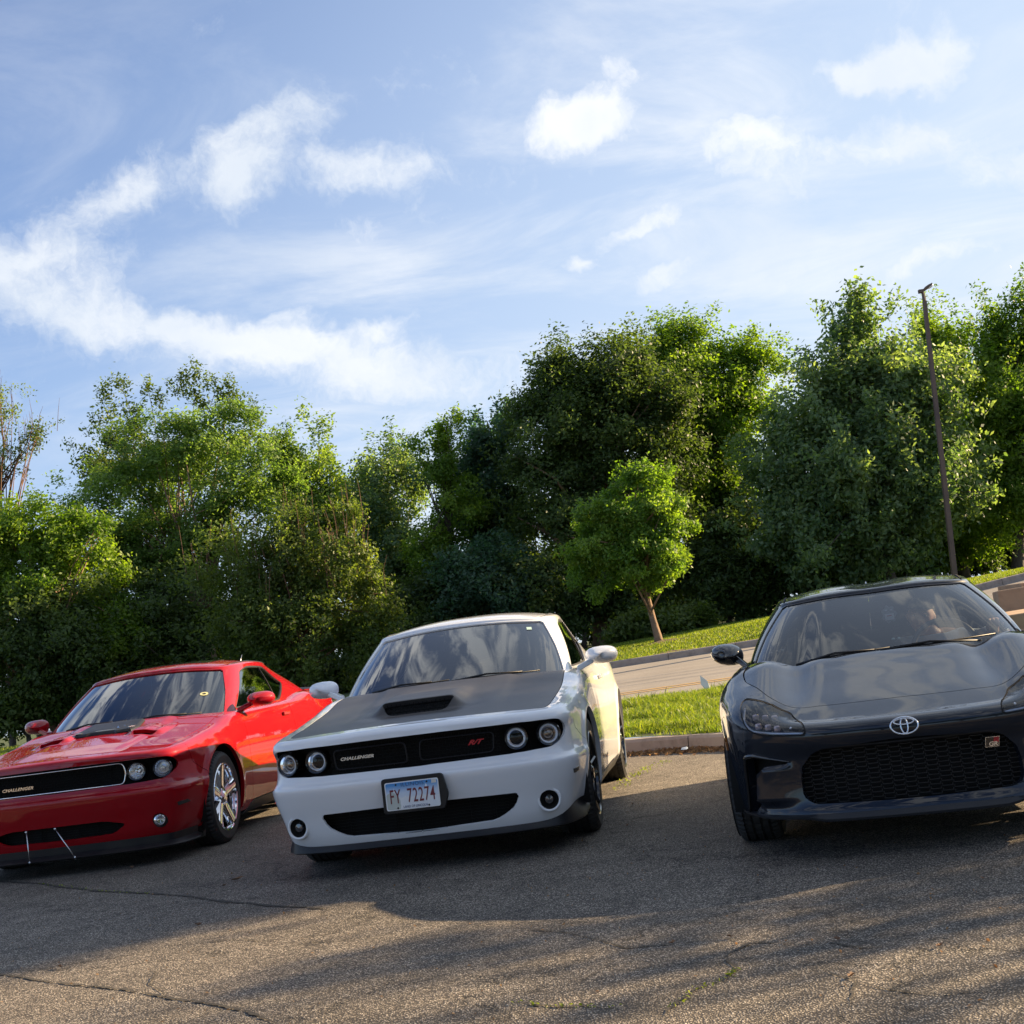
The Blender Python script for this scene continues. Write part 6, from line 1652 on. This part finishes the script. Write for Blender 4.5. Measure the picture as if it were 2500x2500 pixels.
for t, w, h_ in ((0, .35, .03), (.25, .6, .05), (.55, .75, .045), (1.0, .6, .025)):
    c = h0 + d * t
    V += [c - sdv * w + [0, 0, h_], c + sdv * w + [0, 0, h_], c + sdv * w - [0, 0, h_ * .6], c - sdv * w - [0, 0, h_ * .6]]
F = []
for i in range(3):
    for k in range(4): F.append((i * 4 + k, i * 4 + (k + 1) % 4, (i + 1) * 4 + (k + 1) % 4, (i + 1) * 4 + k))
F += [(0, 3, 2, 1), (12, 13, 14, 15)]
hd.add(V, F); hd.box(h0 + np.array([-.05, 0, 0]), (.12, .10, .09)); hd.build('lamp_head', M_POLE, lr, bevel=.01)
gl = MB(); ellipsoid(gl, h0 + d * .72 + np.array([.02, 0, -.02]), (.085, .06, .03), Matrix.Rotation(R(-28), 3, 'Y'), n=16, m_=8); gl.build('lamp_lens', mat('lamp_diffuser', (.75, .77, .78), .15, coat=1), lr, True)

# ------------------------------------------------------------------ raised concrete island at the right edge
M_CONC = mat('concrete_brown', (.40, .27, .17), .9, build=wobble(40, .5, .004, (3, (.26, .17, .11))))
ir = empty('traffic_island', (0, 0, 0), 0, 'raised concrete island behind the dark car mirror at the right edge', 'traffic island')
def slab(name, P4, h, mt, parent):
    P4 = [np.array(p, float) for p in P4]; V = [p for p in P4] + [p - np.array([0, 0, h]) for p in P4]
    return MB().add(V, [(0, 1, 2, 3), (7, 6, 5, 4), (0, 4, 5, 1), (1, 5, 6, 2), (2, 6, 7, 3), (3, 7, 4, 0)]).build(name, mt, parent, bevel=.02)
a = at(2422, 1446, 23.5); b = at(2440, 1475, 20.5); c = at(2520, 1452, 20.0); c2 = at(2600, 1440, 20.2); dd = at(2600, 1420, 24.5); d1 = at(2520, 1434, 24)
zt_ = a.z
slab('island_kerb', [(a.x, a.y, zt_), (b.x, b.y, zt_ - .02), (c.x + 1.5, c.y, zt_ + .05), (d1.x + 1.5, d1.y, zt_ + .08)], .42, M_CONC, ir)
slab('island_cap', [(a.x + .15, a.y + .1, zt_ + .10), (a.x + .2, a.y - .9, zt_ + .09), (a.x + .75, a.y - .9, zt_ + .10), (a.x + .70, a.y + .1, zt_ + .11)], .12, M_CONC, ir)
e1_ = at(2462, 1502, 17.5); slab('kerb_block', [(e1_.x - .2, 19.0, e1_.z + .02), (e1_.x - .1, 17.4, e1_.z), (e1_.x + 3, 17.2, e1_.z + .1), (e1_.x + 3, 18.8, e1_.z + .12)], .35, M_CONC, ir)

# ------------------------------------------------------------------ grass blades
def blades(name, label, rng, pts, h, w, mt, spread=.5):
    n = len(pts); a = rng.rand(n) * 6.283; hh = h * rng.uniform(.5, 1.4, n); ww = w * rng.uniform(.6, 1.4, n)
    dx, dy = np.cos(a), np.sin(a); lean = rng.rand(n) * spread * hh; la = rng.rand(n) * 6.283
    b0 = pts - np.stack([dx * ww, dy * ww, 0 * a], 1); b1 = pts + np.stack([dx * ww, dy * ww, 0 * a], 1)
    lx, ly = np.cos(la) * lean, np.sin(la) * lean
    m0 = pts + np.stack([lx * .35 - dx * ww * .7, ly * .35 - dy * ww * .7, hh * .6], 1); m1 = pts + np.stack([lx * .35 + dx * ww * .7, ly * .35 + dy * ww * .7, hh * .6], 1)
    tp = pts + np.stack([lx, ly, hh * .95], 1)
    V = np.stack([b0, b1, m1, m0, tp], 1).reshape(-1, 3); i = np.arange(n) * 5
    F = np.concatenate([np.stack([i, i + 1, i + 2], 1), np.stack([i, i + 2, i + 3], 1), np.stack([i + 3, i + 2, i + 4], 1)])
    t = np.clip(rng.normal(.5, .3, n), 0, 1)
    o = mesh_np(name, V, F, mt, None, False, attr=np.concatenate([t, t, t])); tagm(o, label, 'grass', None, 'stuff'); return o
M_BLADE = leaf_mat('grass_blades', (.045, .095, .012), (.20, .23, .050), (1.9, 1.8, .45), .45)
rg = np.random.RandomState(77)
def scatter(rng, n, x0, x1, y0, y1, cl=0, xf=None):
    x = rng.uniform(x0, x1, n); y = rng.uniform(y0, y1, n)
    return x, y
n = 150000
u = rg.rand(n); x = np.where(u < .62, -0.6 + 3.6 * rg.rand(n), 3.0 + 11 * rg.rand(n)); yk = kerb_y(x) + .18; y = yk + (ROAD0 + .08 - yk) * rg.rand(n) ** 1.15
# tufts: density varies with a coarse random field
f = np.sin(x * 5.1 + 2 * np.sin(y * 3.3)) + np.sin(y * 6.7 + 1.7 * np.sin(x * 4.1)) + .5 * np.sin(x * 17 + 3 * np.sin(y * 9)) + .5 * rg.randn(n)
k = f > -.55; x, y, f = x[k], y[k], f[k]
P_ = np.stack([x, y, terr(x, y) - .015], 1)
blades('grass', 'sunlit tufted grass on the strip behind the kerb', rg, P_[::1], .055, .0042, M_BLADE, 1.5)
k = f > 1.55; blades('grass', 'taller grass clumps standing out of the strip behind the kerb', rg, P_[k][:9000], .115, .005, M_BLADE, 1.4)
n = 150000
x = np.concatenate([rg.uniform(0, 13, int(n * .75)), rg.uniform(-17, -8, n - int(n * .75))]); y = rg.uniform(ROAD1 + .18, 36.5, n)
blades('grass', 'short mown grass on the lawn across the road', rg, np.stack([x, y, terr(x, y) - .01], 1), .06, .008, M_BLADE, 1.2)
# bare soil under the young tree and beside the far kerb
M_SOIL = mat('bare_soil', (.17, .115, .075), .95, build=wobble(30, .8, .01, (6, (.10, .07, .05))))
def patch(name, label, cx, cy, rx, ry, mt, dz=.02, seed=0, cat='soil patch', z=None):
    r_ = np.random.RandomState(seed); V = [(cx, cy)]; n = 40; ph = r_.rand(5) * 6.28
    for i in range(n):
        t = 2 * math.pi * i / n; k = 1 + .22 * math.sin(3 * t + ph[0]) + .14 * math.sin(5 * t + ph[1]) + .10 * math.sin(9 * t + ph[2]); V.append((cx + rx * k * math.cos(t), cy + ry * k * math.sin(t)))
    V3 = [(a, b, (float(terr(a, b)) if z is None else z) + (dz if i == 0 else .004)) for i, (a, b) in enumerate(V)]
    o = mesh_np(name, V3, [(0, i, i % n + 1) for i in range(1, n + 1)], mt); return tagm(o, kind='structure')
patch('soil_patch', '', tb.x + .1, 30.9, .55, .45, M_SOIL, .06, 1); c = at(1640, 1588, 28.2); patch('soil_patch', '', c.x, 28.1, .55, .30, M_SOIL, .05, 2)

# ------------------------------------------------------------------ litter, leaves, cracks on the lot
M_DEAD = leaf_mat('dead_leaves', (.14, .08, .045), (.34, .22, .13), (1.5, 1.2, .8), .8)
def litter(name, label, rng, n, fx, size, mt=M_DEAD, hump=.04):
    P = np.array([fx(rng) for _ in range(n)]); nr = unit(rng.randn(n, 3) * .6 + np.array([0, 0, 1])); a = unit(np.cross(nr, rng.randn(n, 3))); b = np.cross(nr, a)
    l = size * rng.uniform(.4, 1.5, n)[:, None]; w = l * rng.uniform(.2, .7, n)[:, None]
    V = np.stack([P - a * l / 2, P + b * w / 2 + nr * l * .15, P + a * l / 2, P - b * w / 2 + nr * l * .1], 1).reshape(-1, 3)
    F = np.arange(n * 4).reshape(-1, 4); F = np.concatenate([F[:, [0, 1, 2]], F[:, [0, 2, 3]]]); t = np.clip(rng.normal(.4, .3, n), 0, 1)
    o = mesh_np(name, V, F, mt, None, False, attr=np.concatenate([t, t])); return tagm(o, label, 'litter', None, 'stuff')
def kl(rng):
    s_ = rng.uniform(np.interp(.55, xx, ss), np.interp(2.2, xx, ss)); p = kerb_at(s_); d = abs(rng.randn()) * .12
    q = math.exp(-((p[0] - 1.35) / .5) ** 2); return (p[0] - .3 * d, p[1] - d - .01, .008 + max(0, .035 * q * (1 - d / .25)) * rng.rand())
litter('leaf_litter', 'brown dead leaves and bark crumbs heaped along the foot of the kerb', rg, 1500, kl, .05)
litter('grit', 'small grit crumbs and seeds scattered over the parking lot', rg, 900, lambda r_: (r_.uniform(-3, 3.2), r_.uniform(3.2, 9.5), .004), .012)
M_WEED = leaf_mat('weeds', (.10, .13, .02), (.20, .22, .04), (2, 2, .5))
def wl(rng, pts, sp):
    i = rng.randint(len(pts) - 1); a, b = pts[i], pts[i + 1]; t = rng.rand(); p = np.array(a) * (1 - t) + np.array(b) * t + rng.randn(2) * sp; return (p[0], p[1], .006)
def px(pts, ox=0, oy=1950, s_=1.5456): return [tuple(onground(ox + x / s_, oy + y / s_))[:2] for x, y in pts]
M_CRACK = mat('crack_dirt', (.040, .036, .030), .95, build=wobble(60, .6, .003, (20, (.05, .045, .035))))
CRK = [px([(-40, 312), (130, 322), (400, 352), (560, 358), (700, 372), (900, 398), (1010, 408), (1130, 412), (1250, 420)]), px([(-30, 660), (100, 682), (230, 702), (400, 722), (600, 757), (760, 780), (900, 808), (1050, 848)]),
       px([(215, 522), (330, 500), (450, 468), (560, 430), (700, 398), (860, 392), (1000, 372), (1130, 340), (1260, 305), (1360, 275)]), px([(430, 470), (640, 410), (780, 385)]), px([(520, 565), (700, 548), (880, 535), (1010, 540), (1180, 520), (1330, 500)]),
       px([(0, 650), (160, 640), (330, 612), (560, 580), (690, 548)]), px([(880, 540), (920, 552), (1060, 546), (1250, 540), (1400, 520)]), px([(0, 400), (130, 398), (200, 372), (300, 370)]),
       px([(0, 768), (130, 788), (260, 785), (400, 796)], 1250), px([(560, 830), (600, 790), (700, 720), (790, 690), (850, 640), (800, 600), (900, 545), (1060, 550), (1190, 545), (1330, 570), (1450, 552)], 1250), px([(0, 492), (150, 500), (300, 528), (430, 560), (560, 552), (700, 540)], 1250),
       px([(850, 290), (950, 250), (1060, 190), (1130, 160)], 1250), px([(1300, 690), (1400, 715), (1600, 740), (1760, 730), (1932, 705)], 1250), px([(1150, 640), (1290, 690), (1280, 800)], 1250), px([(600, 640), (560, 700), (640, 760)], 0)]
lotr = bpy.data.objects['parking_lot']
wd = [.030, .016, .006, .006, .007, .010, .006, .005, .010, .010, .011, .007, .008, .006, .006]
for pts_, w0 in zip(CRK, wd):
    pts_ = np.array(pts_); d = np.concatenate([[0], np.cumsum(np.hypot(*np.diff(pts_, axis=0).T))]); n = max(8, int(d[-1] / .022)); t = np.linspace(0, d[-1], n)
    X, Y = np.interp(t, d, pts_[:, 0]), np.interp(t, d, pts_[:, 1]); j = np.cumsum(rg.randn(n) * .0035); j -= np.linspace(j[0], j[-1], n); X = X + rg.randn(n) * .003; Y = Y + j + rg.randn(n) * .003
    w = w0 * np.abs(rg.normal(.75, .45, n)) * np.minimum(1, np.minimum(t, d[-1] - t) / .15 + .1); tx, ty = np.gradient(X), np.gradient(Y); l = np.hypot(tx, ty) + 1e-9; nx_, ny_ = -ty / l, tx / l
    V = np.concatenate([np.stack([X + nx_ * w / 2, Y + ny_ * w / 2, 0 * X + .004], 1), np.stack([X - nx_ * w / 2, Y - ny_ * w / 2, 0 * X + .004], 1)])
    F = np.array([(i, n + i, n + i + 1, i + 1) for i in range(n - 1)]); mesh_np('pavement_crack', V, F, M_CRACK, lotr)
wp_ = CRK[0][:5] + CRK[9][1:5]
litter('weeds', 'tiny yellow green weeds growing in the cracks of the parking lot', rg, 130, lambda r_: wl(r_, CRK[0][1:4], .015) if r_.rand() < .35 else (wl(r_, CRK[9][1:5], .012) if r_.rand() < .6 else wl(r_, CRK[8], .010)), .014, M_WEED)
wk = [tuple(onground(*z4))[:2] for z4 in [(1400 + 370 / 3.389, 1380 + 1860 / 3.389), (1400 + 430 / 3.389, 1380 + 1790 / 3.389), (1400 + 510 / 3.389, 1380 + 1730 / 3.389), (1400 + 640 / 3.389, 1380 + 1670 / 3.389), (1400 + 760 / 3.389, 1380 + 1620 / 3.389)]]
litter('weeds', 'yellow weeds along a seam between the white car and the kerb', rg, 170, lambda r_: wl(r_, wk, .05), .022, M_WEED)
spots = [(485, 2262, .045, 'near the lower left'), (1642, 2307, .030, 'left one below the dark car'), (1920, 2303, .022, 'middle one below the dark car'), (2045, 2298, .030, 'right one below the dark car'), (1785, 2292, .03, 'thin dark one left of the middle'), (1545, 1966, .05, 'between white and dark cars, near the tyre'), (1532, 2018, .035, 'just right of the white car tyre'), (580, 2150, .07, 'between the red and white cars'), (148, 2365, .04, 'at the lower left edge'), (2080, 2388, .035, 'lower right foreground'), (2400, 2150, .03, 'right edge under the dark car nose'), (2295, 2314, .03, 'right side foreground'), (1465, 1955, .04, 'beside the white car rear'), (548, 2165, .035, 'small one between the red and white cars'), (322, 1951 + 170, .05, 'below the red car lip')]
for (u_, v_, sz, w_) in spots:
    p = onground(u_, v_); mb = MB(); V = []
    pr_ = [(-1, 0), (-.5, .35), (0, .25), (.5, .45), (1, .05), (.5, -.35), (0, -.2), (-.5, -.4)]; an_ = rg.rand() * 3
    for (a_, b_) in pr_:
        c_, s2 = math.cos(an_), math.sin(an_); V.append(((a_ * c_ - b_ * s2) * sz * .6, (a_ * s2 + b_ * c_) * sz * .6, .008 + sz * .22 * abs(b_) + .2 * sz * rg.rand()))
    V.append((0, 0, .006)); mb.add(V, [(8, i, (i + 1) % 8) for i in range(8)]); o = mb.build('dead_leaf', mat('dry_leaf', (.16, .085, .045), .8)); o.location = p; tagm(o, 'curled dry brown leaf on the asphalt, ' + w_, 'leaf', 'dry leaves lying on the parking lot')
sc_p = at(1723, 1684, 18.3); mb = MB(); mb.add([(0, 0, 0), (.07, .01, -.01), (.075, .02, .02), (.05, .03, .13), (-.05, .02, .23), (-.06, .0, .1)], [(0, 1, 2, 3, 4, 5)]); mb.add([(-.06, .0, .1), (-.05, .02, .23), (-.02, .06, .12)], [(0, 1, 2)])
o = mb.build('paper_scrap', mat('white_paper', (.75, .75, .73), .7)); o.location = (sc_p.x, sc_p.y, float(terr(sc_p.x, sc_p.y)) + .0); tagm(o, 'white scrap of paper caught in the grass at the road edge', 'litter')
wr = at(1400 + 920 / 3.389, 1380 + 1540 / 3.389, 12.25); mb = MB(); mb.add([(-.035, 0, .0), (.02, -.02, .0), (.04, 0, .01), (.03, .02, .025), (-.02, .02, .02)], [(0, 1, 2, 3, 4)]); o = mb.build('wrapper', mat('pale_wrapper', (.55, .62, .66), .3)); o.location = (wr.x, wr.y, .04); tagm(o, 'crumpled pale wrapper lying in the dead leaves by the kerb', 'litter')
# ------------------------------------------------------------------ beyond the frame: trees to the right shade the lot, trees behind the photographer mirror in the cars
for i, (x, y, h, r_, mk, dn, lb_) in enumerate([(11.6, 7.5, 7.4, 1.5, 'olive', .21, 'open shade tree at the right of the lot, nearest the cars'), (13.6, 9.4, 8.6, 1.3, 'olive', .22, 'thin shade tree at the right of the lot, behind the nearest one'), (11.0, 5.9, 6.8, .9, 'olive', .14, 'slight shade tree at the right of the lot, nearest the photographer')]):
    off_tree(x, y, 0, h, r_, mk, 200 + i, lb_, dn, 16, .13, .30)
off_tree(15, 12.5, 0, 11.5, .80, 'olive', 240, 'slim dense shade tree at the right of the lot, in line with the white car', .8, 30, .16, .45)
bt = off_tree(-14, -17, 0, 11, 4.5, 'dark', 300, 'dark tree behind the photographer, leftmost of the row', 2.4)
bt['group'] = 'trees in a row behind the photographer'
nm = ['second', 'third', 'fourth', 'fifth', 'sixth']
for i, (x, y, s_) in enumerate([(-6, -20, 1.1), (2, -17, .9), (10, -20, 1.15), (18, -16, .9), (26, -12, 1.1)]):
    r2 = bt.copy(); COL.objects.link(r2); r2.location = (x, y, 0); r2.rotation_euler = (0, 0, i * 1.3); r2.scale = (s_, s_, s_); r2['label'] = 'dark tree behind the photographer, %s from the left in the row' % nm[i]
    for ch in bt.children: c2 = ch.copy(); COL.objects.link(c2); c2.parent = r2

# power line beyond the right edge, its wires shade the road
M_WIRE = mat('wire', (.02, .02, .02), .6)
up0 = empty('utility_pole', (19, 31.0, 1.5), 0, 'wooden utility pole out of frame to the right, nearer one', 'utility pole', 'utility poles along the road')
mb = MB(); mb.tube([(0, 0, -.5), (0, 0, 9.5)], [.16, .11], 10); mb.build('pole', M_BARK, up0, True)
mb = MB(); mb.box((0, 0, 9.0), (.12, 2.2, .12)); mb.build('cross_arm', M_BARK, up0)
mb = MB()
for y_ in (-1.0, -.3, .35): mb.lathe([(.03, 9.06), (.045, 9.12), (.03, 9.2), (.0, 9.22)], 10, 'Z', (0, y_, 0))
mb.build('insulators', M_PLAS, up0, True)
up1 = up0.copy(); COL.objects.link(up1); up1.location = (58, 28, 2.5); up1['label'] = 'wooden utility pole out of frame to the right, farther one'
for ch in up0.children: c2 = ch.copy(); COL.objects.link(c2); c2.parent = up1
for nm_, y_ in (('nearest to the lot', -1.0), ('middle one', -.3), ('farthest from the lot', .35)):
    mb = MB(); P_ = [(19 + 39 * t, 31 + y_ - 3 * t, 10.7 + 1.0 * t - 1.2 * 4 * t * (1 - t) * .5) for t in np.linspace(0, 1, 16)]; mb.tube(P_, .028, 5, False)
    tagm(mb.build('power_line', M_WIRE), 'thin black power line between two utility poles, ' + nm_, 'power line')
